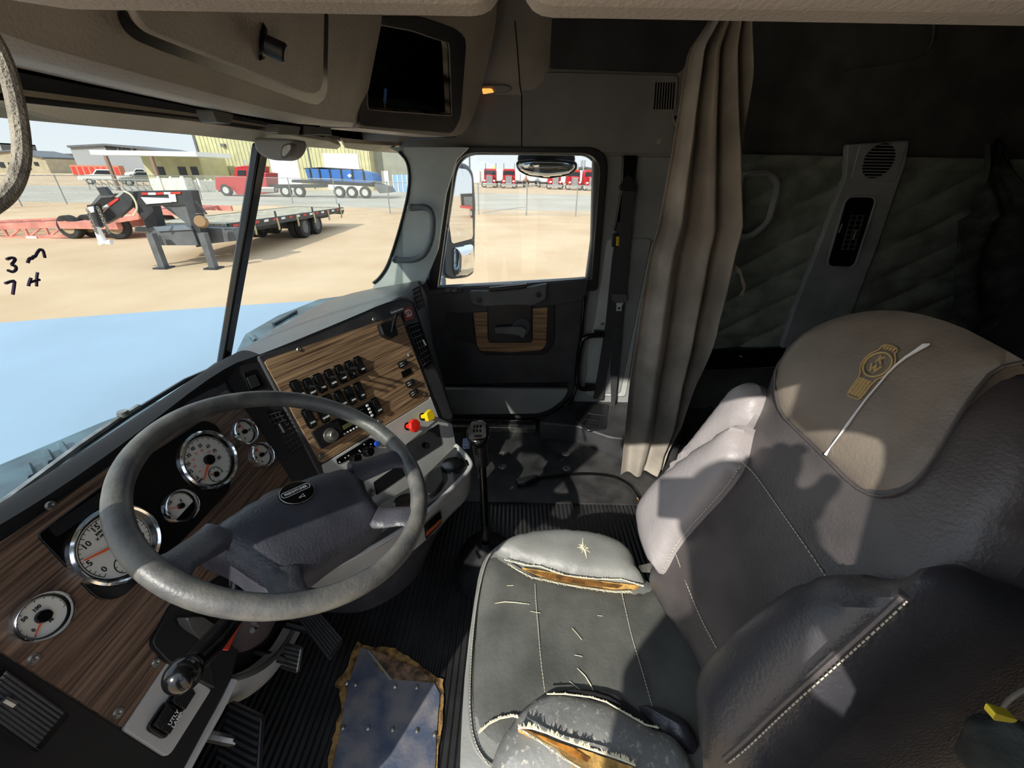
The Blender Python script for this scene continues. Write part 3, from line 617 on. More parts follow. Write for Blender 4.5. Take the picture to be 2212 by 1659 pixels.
# small switch in the vent column, and the column's vent
cv = rnd(S([(525, 806), (553, 797), (571, 832), (540, 848)], 0.003), 0.003); o = obj('column_switch', slab(cv, 0.006), M_GLOSS, dash, bev=0.001)
obj('paddle', slab(rnd(S([(533, 816), (552, 808), (564, 832), (544, 840)], 0.008), 0.003), 0.006), M_BLACK, o, bev=0.001)
def vent(name, cs, fn, n, lab=None, m2=M_TRIM2):
    """louvred vent on four corner pixels (tl, tr, br, bl); fn lifts pixels on to the face"""
    o = obj(name, slab(rnd(fn(cs, 0.003), 0.004), 0.012), M_GLOSS, dash, bev=0.001)
    A, B, C_, D_ = [V3((p[0], p[1], 0)) for p in cs]
    for k in range(n):
        t = (k + 0.5) / n; l, r = A.lerp(D_, t), B.lerp(C_, t); l2, r2 = l.lerp(r, 0.08), l.lerp(r, 0.92); q = fn([(l2.x, l2.y), (r2.x, r2.y)], 0.006); obj('slat', tube(q, 0.0022, 5), M_TRIM2, o)
    for k in (0.25, 0.5, 0.75):
        l, r = A.lerp(B, k), D_.lerp(C_, k); l2, r2 = l.lerp(r, 0.06), l.lerp(r, 0.94); obj('divider', tube(fn([(l2.x, l2.y), (r2.x, r2.y)], 0.004), 0.0016, 5), m2, o)
    return o
v1 = vent('centre_vent', [(573, 892), (607, 884), (657, 962), (627, 985)], S, 9)
obj('thumb_lever', tube(S([(603, 915), (614, 934)], 0.010), 0.0035, 8), M_STEEL, v1)
v2 = vent('upper_vent', [(881, 702), (905, 694), (934, 783), (916, 796)], Cc, 8)
obj('thumb_lever', tube(Cc([(914, 734), (920, 746)], 0.010), 0.003, 8), M_WHITE, v2)
v3 = vent('left_vent', [(2, 1440), (152, 1545), (86, 1625), (-60, 1520)], G, 9)
obj('thumb_lever', tube(G([(8, 1512), (30, 1524)], 0.012), 0.0045, 8), M_STEEL, v3)
# badge
M_RED = mat('badge_red', (150, 52, 46), 0.45); bm = slab(Cc([(870, 667), (889, 660), (895, 688), (876, 694)], 0.001), 0.002); bd = obj('badge', bm, M_RED, dash)
cb = Cc([(883, 677)], 0.0016)[0]; obj('badge_letters', text_bm('SD', 0.036, axes(cb, CN, CU), 0.0004, bold=0.0008, sx=0.72), M_WHITE, bd)
# trailer brake lever
tb = obj('lever_base', slab(rnd(Cc([(821, 700), (852, 688), (862, 722), (845, 732), (829, 724)], 0.022), 0.006), 0.026), M_BLACK, dash, bev=0.004)
l0, l1, l2 = Cc([(846, 716)], 0.03)[0], Cc([(852, 690)], 0.05)[0], Cc([(858, 672)], 0.065)[0]
lv = obj('trailer_brake_lever', tube([l0, l1, l2], [0.007, 0.006, 0.006], 10), M_GLOSS, dash)
M = axes(l2, (EYE - l2), CU); kn = nb(); add_prism(kn, [M @ p for p in rnd([V3((-.024, -.008, -.006)), V3((.024, -.008, -.006)), V3((.026, .006, -.006)), V3((0, .013, -.006)), V3((-.026, .006, -.006))], .006, 4)], M.to_3x3() @ V3((0, 0, .012))); obj('lever_knob', kn, M_BLACK, lv, bev=.002)
obj('knob_lettering', text_bm('TRAILER BRAKE', .0062, M @ Matrix.Translation((0, 0.001, .0064)), .0002, bold=.0001), M_WHITE, lv)
# radio
rd = obj('radio', slab(rnd(Cc([z4(470, 1300), z4(990, 1020), z4(1060, 1165), z4(560, 1455)], 0.008), 0.003), 0.02), M_BLACK, dash, bev=0.0015)
obj('radio_face', slab(rnd(Cc([z4(700, 1190), z4(985, 1040), z4(1045, 1150), z4(760, 1320)], 0.010), 0.002), 0.004), M_GLOSS, rd)
obj('display', slab(Cc([z4(745, 1245), z4(900, 1160), z4(915, 1190), z4(760, 1280)], 0.0112), 0.002), mat('lcd', (96, 96, 60), 0.3), rd)
obj('disc_slot', tube(Cc([z4(830, 1140), z4(935, 1092)], 0.011), 0.0011, 5), M_STEEL, rd)
kc = Cc([z4(640, 1330)], 0.008)[0]
obj('volume_knob', lathe([(0, .022), (.012, .022), (.0135, .02), (.0145, .004), (.021, .003), (.022, 0)], axes(kc, CN, CU), 28), M_STEEL, rd)
bm = nb()
for k in range(7):
    p = Cc([z4(765 + k * 27, 1315 - k * 15)], 0.0095)[0]; bm = merge(bm, box((0, 0, 0), (.0055, .0045, .004), None)) if False else bm
    obj('preset_button', box(p, (.006, .005, .005), axes(p, CN, CU).to_3x3()), M_WHITE, rd, bev=.0008)
for (x, y) in ((968, 1062), (985, 1092), (997, 1122), (1012, 1150)): obj('side_button', box(Cc([z4(x, y)], .0115)[0], (.008, .007, .004), axes(kc, CN, CU).to_3x3()), M_WHITE, rd, bev=.0008)

# ---- grey knob panel, lower console and cup holders
obj('knob_panel', slab(rnd(Cc([(697, 1004), (928, 862), (930, 856), (948, 903), (878, 960), (760, 1045), (718, 1075)], 0.004), 0.004), 0.03), M_GREY, dash, bev=0.003)
hv = obj('climate_panel', slab(rnd(Cc([z4(690, 1545), z4(1000, 1350), z4(1085, 1415), z4(710, 1592)], 0.0065), 0.004), 0.004), M_GLOSS, dash, bev=0.001)
for i, (x, y) in enumerate(((965, 1475), (850, 1540))):
    k = obj('climate_knob', lathe([(0, .02), (.013, .02), (.015, .018), (.017, 0)], axes(Cc([z4(x, y)], .0065)[0], CN, CU), 24), M_GLOSS, hv)
bm = nb()
for (x, y) in ((720, 1570), (770, 1530), (800, 1512), (832, 1510), (895, 1465), (905, 1475), (940, 1410), (1000, 1408)): add_lathe(bm, [(0, .0006), (.0022, .0006), (.0022, 0)], axes(Cc([z4(x, y)], .0068)[0], CN, CU), 10)
obj('climate_symbols', bm, M_WHITE, hv)
obj('air_button', lathe([(0, .006), (.008, .005), (.009, 0)], axes(Cc([z4(1050, 1405)], .006)[0], CN, CU), 16), mat('blue_button', (40, 90, 220), 0.4), hv)
M_KR = mat('knob_red', (232, 44, 30), 0.35); M_KY = mat('knob_yellow', (248, 208, 24), 0.35)
kb = Cc([(880, 921)], 0.004)[0]; ax = axes(kb, CN, CU)
kr = obj('red_air_valve', lathe([(.0085, .0), (.0085, .028), (.0085, .030)], ax, 20), M_KR, dash); b = lathe([(.010, .026), (.0235, .030), (.0245, .037), (.0215, .044), (0, .045)], ax, 8); obj('valve_knob', b, M_KR, kr, smooth=False, bev=.0015)
obj('valve_collar', lathe([(.014, 0), (.014, .002), (.009, .002)], ax, 20), M_GLOSS, kr)
kb = Cc([(912, 900)], 0.004)[0]; ax = axes(kb, CN, CU)
ky = obj('yellow_air_valve', lathe([(.0085, 0), (.0085, .030)], ax, 20), M_KY, dash)
sq = rnd([V3((-.020, -.014, .028)), V3((.012, -.021, .028)), V3((.021, -.002, .028)), V3((.015, .020, .028)), V3((-.014, .016, .028))], .006, 3); obj('valve_knob', prism([ax @ p for p in sq], ax.to_3x3() @ V3((0, 0, .016))), M_KY, ky, bev=.002)
obj('valve_collar', lathe([(.014, 0), (.014, .002), (.009, .002)], ax, 20), M_GLOSS, ky)
# lower console: face, slots, tray with two cup holders, rounded skirt
ZL = 0.285
face = rnd(Cc([(716, 1072), (948, 902), (977, 916), (986, 965), (900, 1055), (770, 1150), (735, 1120)], 0.0), 0.004)
obj('lower_face', slab(face, 0.05), M_GREY, dash, bev=0.003)
sl = obj('upper_slot', slab(rnd(Cc([(878, 961), (948, 915), (955, 960), (893, 1000)], 0.002), 0.006), 0.01), M_TRIM2, dash); obj('power_socket', lathe([(.010, 0), (.012, .004), (.008, .005), (.007, .001), (0, .001)], axes(Cc([(915, 962)], .002)[0], CN, CU), 20), M_GLOSS, sl)
obj('lower_slot', slab(rnd(Cc([(807, 1042), (868, 999), (879, 1024), (813, 1070)], 0.002), 0.004), 0.01), M_BLACK, dash)
obj('lighter_socket', lathe([(.011, 0), (.013, .003), (.009, .004), (.007, .001), (0, .001)], axes(Cc([(800, 1065)], .003)[0], CN, CU), 20), M_STEEL, dash)
topo = PS([(985, 962), (1006, 982), (1018, 1000), (1017, 1012), (985, 1045), (918, 1112), (830, 1170), (730, 1222), (640, 1262), (600, 1240), (700, 1160), (800, 1100), (905, 1040)], z=ZL); topo = rnd(topo, 0.02)
low = PS([(640, 1262), (730, 1222), (830, 1170), (918, 1112), (985, 1045), (1017, 1012), (1018, 1000), (1006, 982), (985, 962)], z=ZL)
skp = fil(low, 2, False); skb = fil(PS([(700, 1268), (762, 1256), (845, 1226), (915, 1178), (970, 1115), (1008, 1080), (1018, 1050), (1016, 1010), (1000, 975)], z=0.165), 2, False)
def ledge_bm():
    bm = nb(); cups = [(P(980, 1006, z=ZL), 0.040), (P(878, 1088, z=ZL), 0.038)]
    return prism(topo, (0, 0, -0.012)), cups
bm, cups = ledge_bm(); tray = obj('cup_tray', bm, M_TRIM2, dash, bev=0.003)
obj('tray_rim', tube(skp, 0.007, 8), M_GREY, dash)
obj('console_skirt', solid_grid([[a.lerp(b, t) + (V3((b.x - a.x, b.y - a.y, 0)).normalized() * 0.0) for a, b in zip(skp, skb)] for t in (0, .25, .5, .75, 1)], (-0.004, 0.012, 0)), M_GREY, dash)
for c_, r_ in cups:
    b = lathe([(r_, .001), (r_ * 1.04, .004), (r_ * 1.10, .002), (r_ * 1.10, 0)], axes(c_, (0, 0, 1)), 32, ); cp_ = obj('cup_holder', b, M_TRIM, tray) if False else obj('cup_holder', add_lathe(nb(), [(0, 0.0015), (r_ * 0.82, 0.0015), (r_, 0.004), (r_ * 1.07, 0.005), (r_ * 1.12, 0)], axes(c_, (0, 0, 1)), 32), M_GLOSS, tray)
# broken black cup bracket
bk_ = P(930, 1045, z=ZL); obj('broken_bracket', slab(rnd(PS([(925, 1020), (952, 1005), (958, 1035), (940, 1062), (924, 1068), (915, 1045)], z=ZL + 0.02), 0.01), 0.03), M_BLACK, tray, bev=0.004)
# warning sticker on the skirt
def skirt_pt(px, py):
    o = P(918, 1112, z=ZL); a2 = P(985, 1045, z=ZL); n = (a2 - o).cross(V3((0, 0, 1)) + (P(915, 1178, z=0.165) - o) * 0 + V3((0, 0, 0))).normalized(); return P(px, py, pl=(o + (EYE - o).normalized() * 0.012, n))
st = obj('warning_sticker', slab(rnd([skirt_pt(*p) for p in ((916, 1135), (952, 1103), (955, 1128), (920, 1166))], 0.004), 0.001), M_GLOSS, dash)
obj('sticker_band', slab([skirt_pt(*p) + (EYE - skirt_pt(*p)).normalized() * 0.002 for p in ((921, 1150), (953, 1120), (954, 1127), (921, 1159))], 0.0008), mat('sticker_orange', (200, 96, 48), 0.5), st)
# dark engine cover under the console
up = fil(PS([(640, 1280), (762, 1254), (845, 1224), (915, 1176), (968, 1115), (1005, 1080), (1016, 1030)], z=0.172), 2, False); dn = fil(PS([(690, 1318), (771, 1328), (846, 1296), (906, 1244), (930, 1180), (950, 1110), (980, 1030)], z=0.0), 2, False)
M_CARPET = mat('dark_carpet', (58, 54, 56), 0.95, bump=0.8, bscale=260, var=0.12, vscale=20)
obj('engine_cover', solid_grid([[a.lerp(b, t) for a, b in zip(up, dn)] for t in (0, .2, .4, .6, .8, 1)], (0.0, 0.05, 0.0)), M_CARPET, dash)
# ---- grey switch panel by the driver's left knee
obj('switch_panel', slab(rnd(G([(365, 1426), (458, 1489), (364, 1638), (266, 1575)], 0.004), [0.004, 0.006, 0.012, 0.006]), 0.008), M_GREY, dash, bev=0.002)
cA, cB = G([(352, 1556)], 0.004)[0], G([(386, 1508)], 0.004)[0]
rocker('lamp_switch', cA, GN, GX, 0.040, 0.040, 0.012); rocker('light_switch', cB, GN, GX, 0.036, 0.036, 0.012)
M = axes(cA, GN, GX); obj('lamp_legend', merge(text_bm('UTLY', .0085, M @ Matrix.Translation((0.004, -.006, .0138)), .0002, bold=.0002), text_bm('LAMP', .0085, M @ Matrix.Translation((0.004, -.014, .0138)), .0002, bold=.0002)), M_WHITE, dash)
# lower edge moulding of the dash, knee bolster around the column
obj('lower_edge', tube(fil(G([(503, 1470), (480, 1520), (440, 1590), (400, 1662), (360, 1740)], -0.01), 1, False), 0.009, 8), M_GREY, dash)
kn_o = fil(PS([(494, 1470), (560, 1450), (610, 1405), (640, 1350), (655, 1310)], y=0.56), 2, False); kn_i = fil(PS([(490, 1522), (530, 1512), (585, 1468), (625, 1410), (662, 1340)], y=0.60), 2, False)
obj('knee_bolster', solid_grid([kn_o, [a.lerp(b, .5) + V3((0, -0.012, 0)) for a, b in zip(kn_o, kn_i)], kn_i], (0, 0.03, 0)), M_GREY, dash)
obj('bolster_rim', tube(kn_o, 0.006, 8), M_TRIM, dash)
obj('column_recess', slab(rnd(PS([(376, 1303), (440, 1200), (640, 1200), (660, 1300), (640, 1352), (610, 1405), (560, 1450), (496, 1470), (360, 1425), (327, 1390)], y=0.615), 0.01), 0.02), M_TRIM2, dash)
obj('column_hood', slab(rnd(G([(376, 1300), (327, 1390), (362, 1428), (430, 1470), (470, 1490), (450, 1400), (400, 1350), (450, 1280)], 0.012), 0.01), 0.02), M_BLACK, dash, bev=0.005)

# ================================================================== steering column and wheel
WC = V3((0.518, 0.3585, 0.74)); TL_ = 1.1245; WN = V3((0, -math.cos(TL_), math.sin(TL_)))
WM = axes(WC, WN, V3((math.cos(math.radians(-31.5)), math.sin(math.radians(-31.5)) * math.sin(TL_), math.sin(math.radians(-31.5)) * math.cos(TL_))))
sc = thing('steering_column', 'dark steering column with a ball-ended lever below the wheel', 'steering column', tuple(WC - WN * 0.3))
M_COLM = mat('column_plastic', (64, 56, 58), 0.45, bump=0.3, bscale=250, var=0.1, vscale=9)
cx_ = axes(WC, -WN, (1, 0, 0))
bm = nb()
for z, w, h in ((0.075, 0.045, 0.045), (0.12, 0.058, 0.06), (0.20, 0.062, 0.07), (0.30, 0.055, 0.055), (0.42, 0.045, 0.045)):
    pass
rows = []
for z, w, h in ((0.062, 0.030, 0.030), (0.075, 0.048, 0.048), (0.12, 0.058, 0.06), (0.20, 0.062, 0.07), (0.30, 0.055, 0.055), (0.46, 0.045, 0.045)):
    rows.append([cx_ @ V3((w * math.cos(t) * (1 + .12 * math.cos(2 * t)), h * math.sin(t), z)) for t in [2 * PI * k / 24 for k in range(25)]])
obj('column_shroud', grid(rows), M_COLM, sc)
b0 = P(512, 1325, y=0.42); b1 = P(455, 1395, y=0.40); b2 = P(415, 1435, y=0.385)
bm = nb(); add_tube(bm, [b0 + V3((.04, .02, .01)), b0, b1, b2], [.012, .014, .0165, .014], 12); cl = obj('column_lever', bm, M_GLOSS, sc)
bp_ = P(396, 1457, y=0.375); bm = nb(); bmesh.ops.create_uvsphere(bm, u_segments=28, v_segments=18, radius=0.0195); bm.transform(axes(bp_, (b2 - bp_), (1, 0, 0)) @ Matrix.Diagonal((1, 1, 1.12, 1))); obj('lever_ball', bm, M_GLOSS, cl)
M_TAG = mat('red_tag', (214, 62, 40), 0.5)
tg = [P(490, 1362, y=.425), P(524, 1340, y=.425), P(510, 1368, y=.42), P(494, 1404, y=.415), P(476, 1402, y=.415)]; obj('red_tag', slab(tg, .002), M_TAG, sc)
tg = [P(472, 1345, y=.425), P(484, 1340, y=.425), P(462, 1372, y=.42), P(452, 1372, y=.42)]; obj('red_tag', slab(tg, .002), M_TAG, sc)
obj('column_clip', tube([P(548, 1340, y=.45), P(556, 1356, y=.45), P(545, 1362, y=.45)], .005, 8), M_TRIM, sc)
obj('column_latch', slab(rnd(PS([(404, 1335), (440, 1332), (470, 1352), (440, 1392), (415, 1362)], y=0.57), .006), .02), M_TRIM, sc, bev=.003)

sw_ = thing('steering_wheel', 'worn dark steering wheel with a padded hub and oval horn badge', 'steering wheel', tuple(WC))
M_RIM = mat('worn_rim', (70, 71, 73), 0.42, col2=(116, 114, 106), vscale=14, bump=0.3, bscale=220, lo=0.4, hi=0.66, detail=6)
M_PAD = mat('wheel_pad', (56, 57, 65), 0.40, bump=0.5, bscale=260, var=0.15, vscale=12)
M_SPK = mat('wheel_spoke', (60, 60, 66), 0.42, bump=0.4, bscale=260, var=0.2, vscale=12)
RR = 0.2135
bm = nb(); pts = [WM @ V3((RR * math.cos(2 * PI * k / 96), RR * math.sin(2 * PI * k / 96), 0)) for k in range(96)]
add_tube(bm, pts, 0.0158, 16, closed=True); obj('rim', bm, M_RIM, sw_)
def spoke(p0, p1, w0, w1, z0, z1):
    rows = []; d = V3((p1[0] - p0[0], p1[1] - p0[1], 0)).normalized(); s = V3((-d.y, d.x, 0))
    for i in range(9):
        t = i / 8; fl = 1 + 0.9 * max(0, (t - 0.72) / 0.28) ** 2; w = (w0 * (1 - t) + w1 * t) * fl; z = z0 + (z1 - z0) * (3 * t * t - 2 * t ** 3); c = V3((p0[0] + (p1[0] - p0[0]) * t, p0[1] + (p1[1] - p0[1]) * t, z))
        th = 0.014 * (1 - t * 0.35); rows.append([WM @ (c + s * (w * math.cos(a)) + V3((0, 0, th * math.sin(a)))) for a in [2 * PI * k / 14 for k in range(15)]])
    return grid(rows)
for p0, p1, w0, w1 in (((-.115, -.012), (-.203, -.052), .026, .019), ((.115, -.012), (.203, -.052), .026, .019), ((-.085, -.115), (-.118, -.176), .026, .021), ((.085, -.115), (.118, -.176), .026, .021)):
    obj('spoke', spoke(p0, p1, w0, w1, -0.036, -0.001), M_SPK, sw_)
pad = fil([V3(p + (0,)) for p in [(-.125, .008), (-.06, .024), (0, .028), (.06, .024), (.125, .008), (.142, -.022), (.122, -.060), (.112, -.115), (.106, -.136), (.060, -.143), (0, -.138), (-.060, -.143), (-.106, -.136), (-.112, -.115), (-.122, -.060), (-.142, -.022)]], 2)
obj('hub_pad', pillow([(p.x, p.y) for p in pad], WM @ Matrix.Translation((0, 0, -0.052)), 0.030, 0.05, 0.03, 0.010), M_PAD, sw_)
# seams
for s in (-1, 1):
    sm_ = [WM @ V3((s * x, y, z)) for x, y, z in ((.128, .006, -.027), (.118, -.03, -.0225), (.120, -.055, -.024), (.112, -.09, -.024), (.075, -.128, -.025))]
hb = WM @ V3((0, -0.012, -0.0225))
hbM = axes(hb, WN, WM.to_3x3() @ V3((1, 0, 0)))
bd = obj('horn_badge', add_lathe(nb(), [(0, .003), (.026, .003), (.029, .002), (.031, -.004)], hbM @ Matrix.Diagonal((1, .78, 1, 1)), 40), M_GLOSS, sw_)
bm = nb(); add_tube(bm, [hbM @ V3((.0285 * math.cos(t), .0222 * math.sin(t), .003)) for t in [2 * PI * k / 48 for k in range(48)]], .0006, 6, closed=True); obj('badge_ring', bm, M_STEEL, bd)
bm = nb(); o_ = [V3((.020 + .005 * math.cos(t), .004 + .005 * math.sin(t), .0033)) for t in [-PI / 2 + PI * k / 8 for k in range(9)]] + [V3((-.020 + .005 * math.cos(t), .004 + .005 * math.sin(t), .0033)) for t in [PI / 2 + PI * k / 8 for k in range(9)]]
add_tube(bm, [hbM @ p for p in o_], .0005, 5, closed=True); bm = merge(bm, text_bm('FREIGHTLINER', .0062, hbM @ Matrix.Translation((0, .004, .0033)), .0002, bold=.00012))
hn = [V3((-.004, -.011, .0033)), V3((.001, -.0095, .0033)), V3((.005, -.007, .0033)), V3((.005, -.014, .0033)), V3((.001, -.0115, .0033)), V3((-.004, -.0125, .0033))]; add_tube(bm, [hbM @ p for p in hn], .0005, 5, closed=True)
obj('badge_lettering', bm, M_WHITE, bd)

# ================================================================== pedals, floor patch
def pedal(name, lab, corners, z, dz, m, stem_to, grooves, along):
    t = thing(name, lab, 'pedal', tuple(sum(PS(corners, z=z), V3()) / 4))
    q = PS(corners, z=z); q[0].z += dz; q[1].z += dz
    obj('pad', slab(rnd(q, 0.008), 0.012), m, t, bev=0.003)
    n = 0
    for k in range(grooves):
        f = (k + 0.5) / grooves
        a_, b_ = (q[0].lerp(q[3], f), q[1].lerp(q[2], f)) if along == 0 else (q[0].lerp(q[1], f), q[3].lerp(q[2], f))
        e = (EYE - a_).normalized() * 0.001
        obj('rib', tube([a_.lerp(b_, .06) + e, a_.lerp(b_, .94) + e], 0.0035 if along else 0.003, 6), M_TRIM2, t)
    c_ = sum(q, V3()) / 4; obj('arm', tube([c_ - V3((0, -.01, .012)), c_ + V3((0, .08, .02)), V3(stem_to)], 0.010, 8), M_STEEL if 'clutch' in name else M_BLACK, t); return t
pedal('accelerator_pedal', 'long black ribbed accelerator pedal right of the column', [(646, 1352), (684, 1330), (744, 1384), (712, 1428)], 0.10, 0.05, M_BLACK, (0.70, 0.76, 0.10), 7, 1)
pedal('brake_pedal', 'small brake pedal with pale treads below the column', [(622, 1404), (657, 1412), (641, 1456), (605, 1444)], 0.12, 0.03, M_STEEL, (0.56, 0.76, 0.12), 6, 0)
pedal('clutch_pedal', 'large black clutch pedal with grid tread at the bottom edge', [(512, 1546), (582, 1580), (555, 1690), (462, 1640)], 0.16, 0.06, M_BLACK, (0.36, 0.76, 0.14), 8, 0)
# bare metal patch where the rubber is torn away
pt = thing('torn_mat_patch', 'rusty blue-grey metal plate showing where the rubber mat is torn away', 'floor plate', tuple(P(830, 1560, z=0.0)))
ragged = [(772, 1386), (800, 1398), (855, 1402), (900, 1432), (930, 1455), (955, 1472), (960, 1500), (957, 1560), (950, 1600), (945, 1690), (700, 1690), (712, 1640), (722, 1590), (738, 1540), (735, 1495), (725, 1480), (745, 1455), (760, 1420)]
def rag(pts, z, amp, n=5):
    q = PS(pts, z=z); out = []
    for i in range(len(q)):
        a_, b_ = q[i], q[(i + 1) % len(q)]
        for j in range(n): p = a_.lerp(b_, j / n); s = noise.noise(p * 55) * amp; t_ = noise.noise(p * 55 + V3((9, 9, 0))) * amp; out.append(p + V3((s, t_, 0)))
    return out
M_RUST = mat('torn_felt', (120, 92, 52), 0.95, bump=1.0, bscale=300, var=0.45, vscale=60)
M_PLATE = mat('worn_plate', (66, 76, 96), 0.6, col2=(118, 114, 116), vscale=14, bump=0.5, bscale=120, detail=12, lo=0.38, hi=0.62)
obj('torn_edge', prism(rag(ragged, 0.002, 0.008), (0, 0, 0.004)), M_RUST, pt)
inner = [(780, 1400), (798, 1405), (815, 1445), (845, 1468), (938, 1476), (950, 1500), (945, 1560), (938, 1690), (715, 1690), (724, 1640), (735, 1580), (748, 1500), (762, 1450)]
obj('metal_plate', prism(rag(inner, 0.006, 0.002, 3), (0, 0, 0.003)), M_PLATE, pt)
obj('rusty_hollow', prism(rag([(800, 1405), (820, 1410), (905, 1445), (935, 1470), (850, 1468), (822, 1440)], 0.009, 0.003, 3), (0, 0, 0.001)), mat('rust', (112, 86, 66), 0.8, var=0.4, vscale=40, bump=0.5, bscale=200), pt)
obj('plate_crease', tube([P(797, 1406, z=.011), P(845, 1468, z=.011)], 0.003, 6), mat('grey_wire', (130, 134, 122), 0.6), pt)
for px, py in ((749, 1475), (768, 1478), (853, 1482), (900, 1484), (741, 1571), (795, 1572), (848, 1575), (901, 1578), (939, 1586)):
    obj('rivet', lathe([(0, .004), (.003, .0035), (.0055, .001), (.006, 0)], axes(P(px, py, z=.009), (0, 0, 1)), 12), M_STEEL, pt)

# ================================================================== driver's seat
seat = thing('driver_seat', 'worn two-tone leather driver seat with torn bolsters and an embroidered crest', 'seat', (0.5, -0.1, 0))
BN = V3((0, 1, 0.42)).normalized(); BO = V3((0.53, -0.30, 0.42)); BM = axes(BO, BN, (-1, 0, 0))
def Bm(h): return BM @ Matrix.Translation((0, 0, h))
def B2(pts, h): return to2(PS(pts, pl=(BO + BN * h, BN)), Bm(h))
def sm2(pts, n=2): return [(p.x, p.y) for p in fil([V3((a, b, 0)) for a, b in pts], n)]
def bpad(name, pts, h, bulge, edge, thick, m, n=2, step=0.014, fn=None): return obj(name, pillow(sm2(B2(pts, h), n), Bm(h), bulge, edge, thick, step, fn), m, seat)
M_LDARK = mat('dark_leather', (76, 71, 71), 0.38, bump=0.3, bscale=260, var=0.14, vscale=9, spec=0.6)
M_LSIDE = mat('side_leather', (56, 56, 61), 0.36, bump=0.3, bscale=260, var=0.12, vscale=8, spec=0.6)
M_LINS = mat('insert_leather', (122, 113, 103), 0.42, bump=0.3, bscale=260, var=0.10, vscale=8)
M_LLIGHT = mat('light_leather', (150, 144, 144), 0.45, bump=0.35, bscale=150, var=0.05, vscale=8)
M_LCUSH = mat('cushion_leather', (88, 89, 85), 0.42, bump=0.4, bscale=140, var=0.14, vscale=10)
M_LBOL = mat('bolster_leather', (130, 131, 127), 0.48, bump=0.3, bscale=180, var=0.08, vscale=9)
M_FOAM = mat('torn_foam', (182, 144, 80), 0.95, bump=1.0, bscale=160, var=0.25, vscale=30)
M_FIB = mat('torn_fibre', (222, 214, 186), 0.95, bump=0.6, bscale=400)
M_THREAD = mat('stitch_thread', (190, 184, 168), 0.8)
M_GOLD = mat('crest_thread', (190, 166, 116), 0.75, bump=0.6, bscale=600)
shell_px = [(1395, 1268), (1440, 1180), (1550, 1060), (1604, 1000), (1655, 890), (1676, 810), (1700, 760), (1745, 715), (1815, 684), (1890, 670), (1970, 674), (2070, 702), (2160, 750), (2240, 808), (2330, 900), (2280, 1150), (2050, 1420), (1760, 1640), (1560, 1600), (1535, 1450)]
back = bpad('backrest', shell_px, 0.0, 0.045, 0.13, 0.12, M_LDARK, 2, 0.018)
ins_px = [(1672, 850), (1676, 800), (1700, 757), (1745, 712), (1812, 683), (1890, 669), (1970, 673), (2068, 701), (2158, 748), (2228, 788), (2150, 796), (2105, 850), (2065, 910), (2030, 975), (1985, 1040), (1940, 1070), (1890, 1076), (1842, 1052), (1780, 988), (1720, 930), (1684, 895)]
ins = bpad('head_panel', ins_px, 0.040, 0.016, 0.07, 0.02, M_LINS, 1, 0.012)
def bh(px, py, h): return P(px, py, pl=(BO + BN * h, BN))
bm = nb(); add_tube(bm, [bh(x, y, 0.046) for x, y in fil([V3((x, y, 0)) for x, y in [(1676, 800), (1674, 850), (1686, 893), (1720, 928), (1780, 986), (1842, 1050), (1890, 1074), (1940, 1068), (1985, 1038), (2030, 973), (2065, 908), (2105, 848), (2150, 795), (2220, 780)]], 1, False) for x, y in ((x, y),)] if False else [bh(p.x, p.y, 0.046) for p in fil([V3((x, y, 0)) for x, y in [(1676, 800), (1674, 850), (1686, 893), (1720, 928), (1780, 986), (1842, 1050), (1890, 1074), (1940, 1068), (1985, 1038), (2030, 973), (2065, 908), (2105, 848), (2150, 795), (2220, 780)]], 1, False)], 0.0022, 6); obj('panel_piping', bm, M_LDARK, back)
# crest on the head panel
HC = 0.0575
def hp(pts, h=HC): return [bh(x, y, h) for x, y in pts]
def zk(x, y): return (1360 + x / 2.514, 640 + y / 2.514)
bm = nb()
def line(pts, r=0.0016, closed=False): add_tube(bm, hp([zk(*p) for p in pts]), r, 5, closed=closed)
cx0, cy0 = 1345, 370
cen = hp([zk(cx0, cy0)])[0]; cu = (hp([zk(1440, 340)])[0] - hp([zk(1250, 400)])[0]).normalized(); ax_up = (hp([zk(1420, 270)])[0] - cen).normalized()
cM = axes(cen, BN, ax_up.cross(BN)); cR = (hp([zk(1425, 340)])[0] - cen).length
add_tube(bm, [cM @ V3((cR * math.cos(2 * PI * k / 40), cR * math.sin(2 * PI * k / 40), 0)) for k in range(40)], 0.0015, 6, closed=True)
# outer outline: crown, ring and barred tail
def cl2(pts): return [cM @ V3((x * cR, y * cR, 0)) for x, y in pts]
ou = [(-0.62, 1.10), (-0.66, 1.38), (-0.50, 1.56), (0, 1.64), (0.50, 1.56), (0.66, 1.38), (0.62, 1.10), (1.02, 0.72), (1.24, 0.1), (1.10, -0.62), (0.62, -1.12), (0.62, -2.75), (0.45, -2.95), (-0.45, -2.95), (-0.62, -2.75), (-0.62, -1.12), (-1.10, -0.62), (-1.24, 0.1), (-1.02, 0.72)]
add_tube(bm, [p for p in fil(cl2(ou), 1)], 0.0011, 5, closed=True)
for x in (-0.36, -0.12, 0.12, 0.36): add_tube(bm, cl2([(x, 1.24), (x * 1.05, 1.50)]), 0.0016, 5)
for x in (-0.40, -0.13, 0.13, 0.40): add_tube(bm, cl2([(x, -1.30), (x, -2.80)]), 0.0019, 5)
kM = cM @ Matrix.Translation((0, cR * 0.38, 0)); bm = merge(bm, text_bm('K', cR * 0.82, kM, 0.0009, bold=0.0005)); bm = merge(bm, text_bm('W', cR * 0.82, cM @ Matrix.Translation((0, -cR * 0.38, 0)), 0.0009, bold=0.0005))
obj('embroidered_crest', bm, M_GOLD, ins)
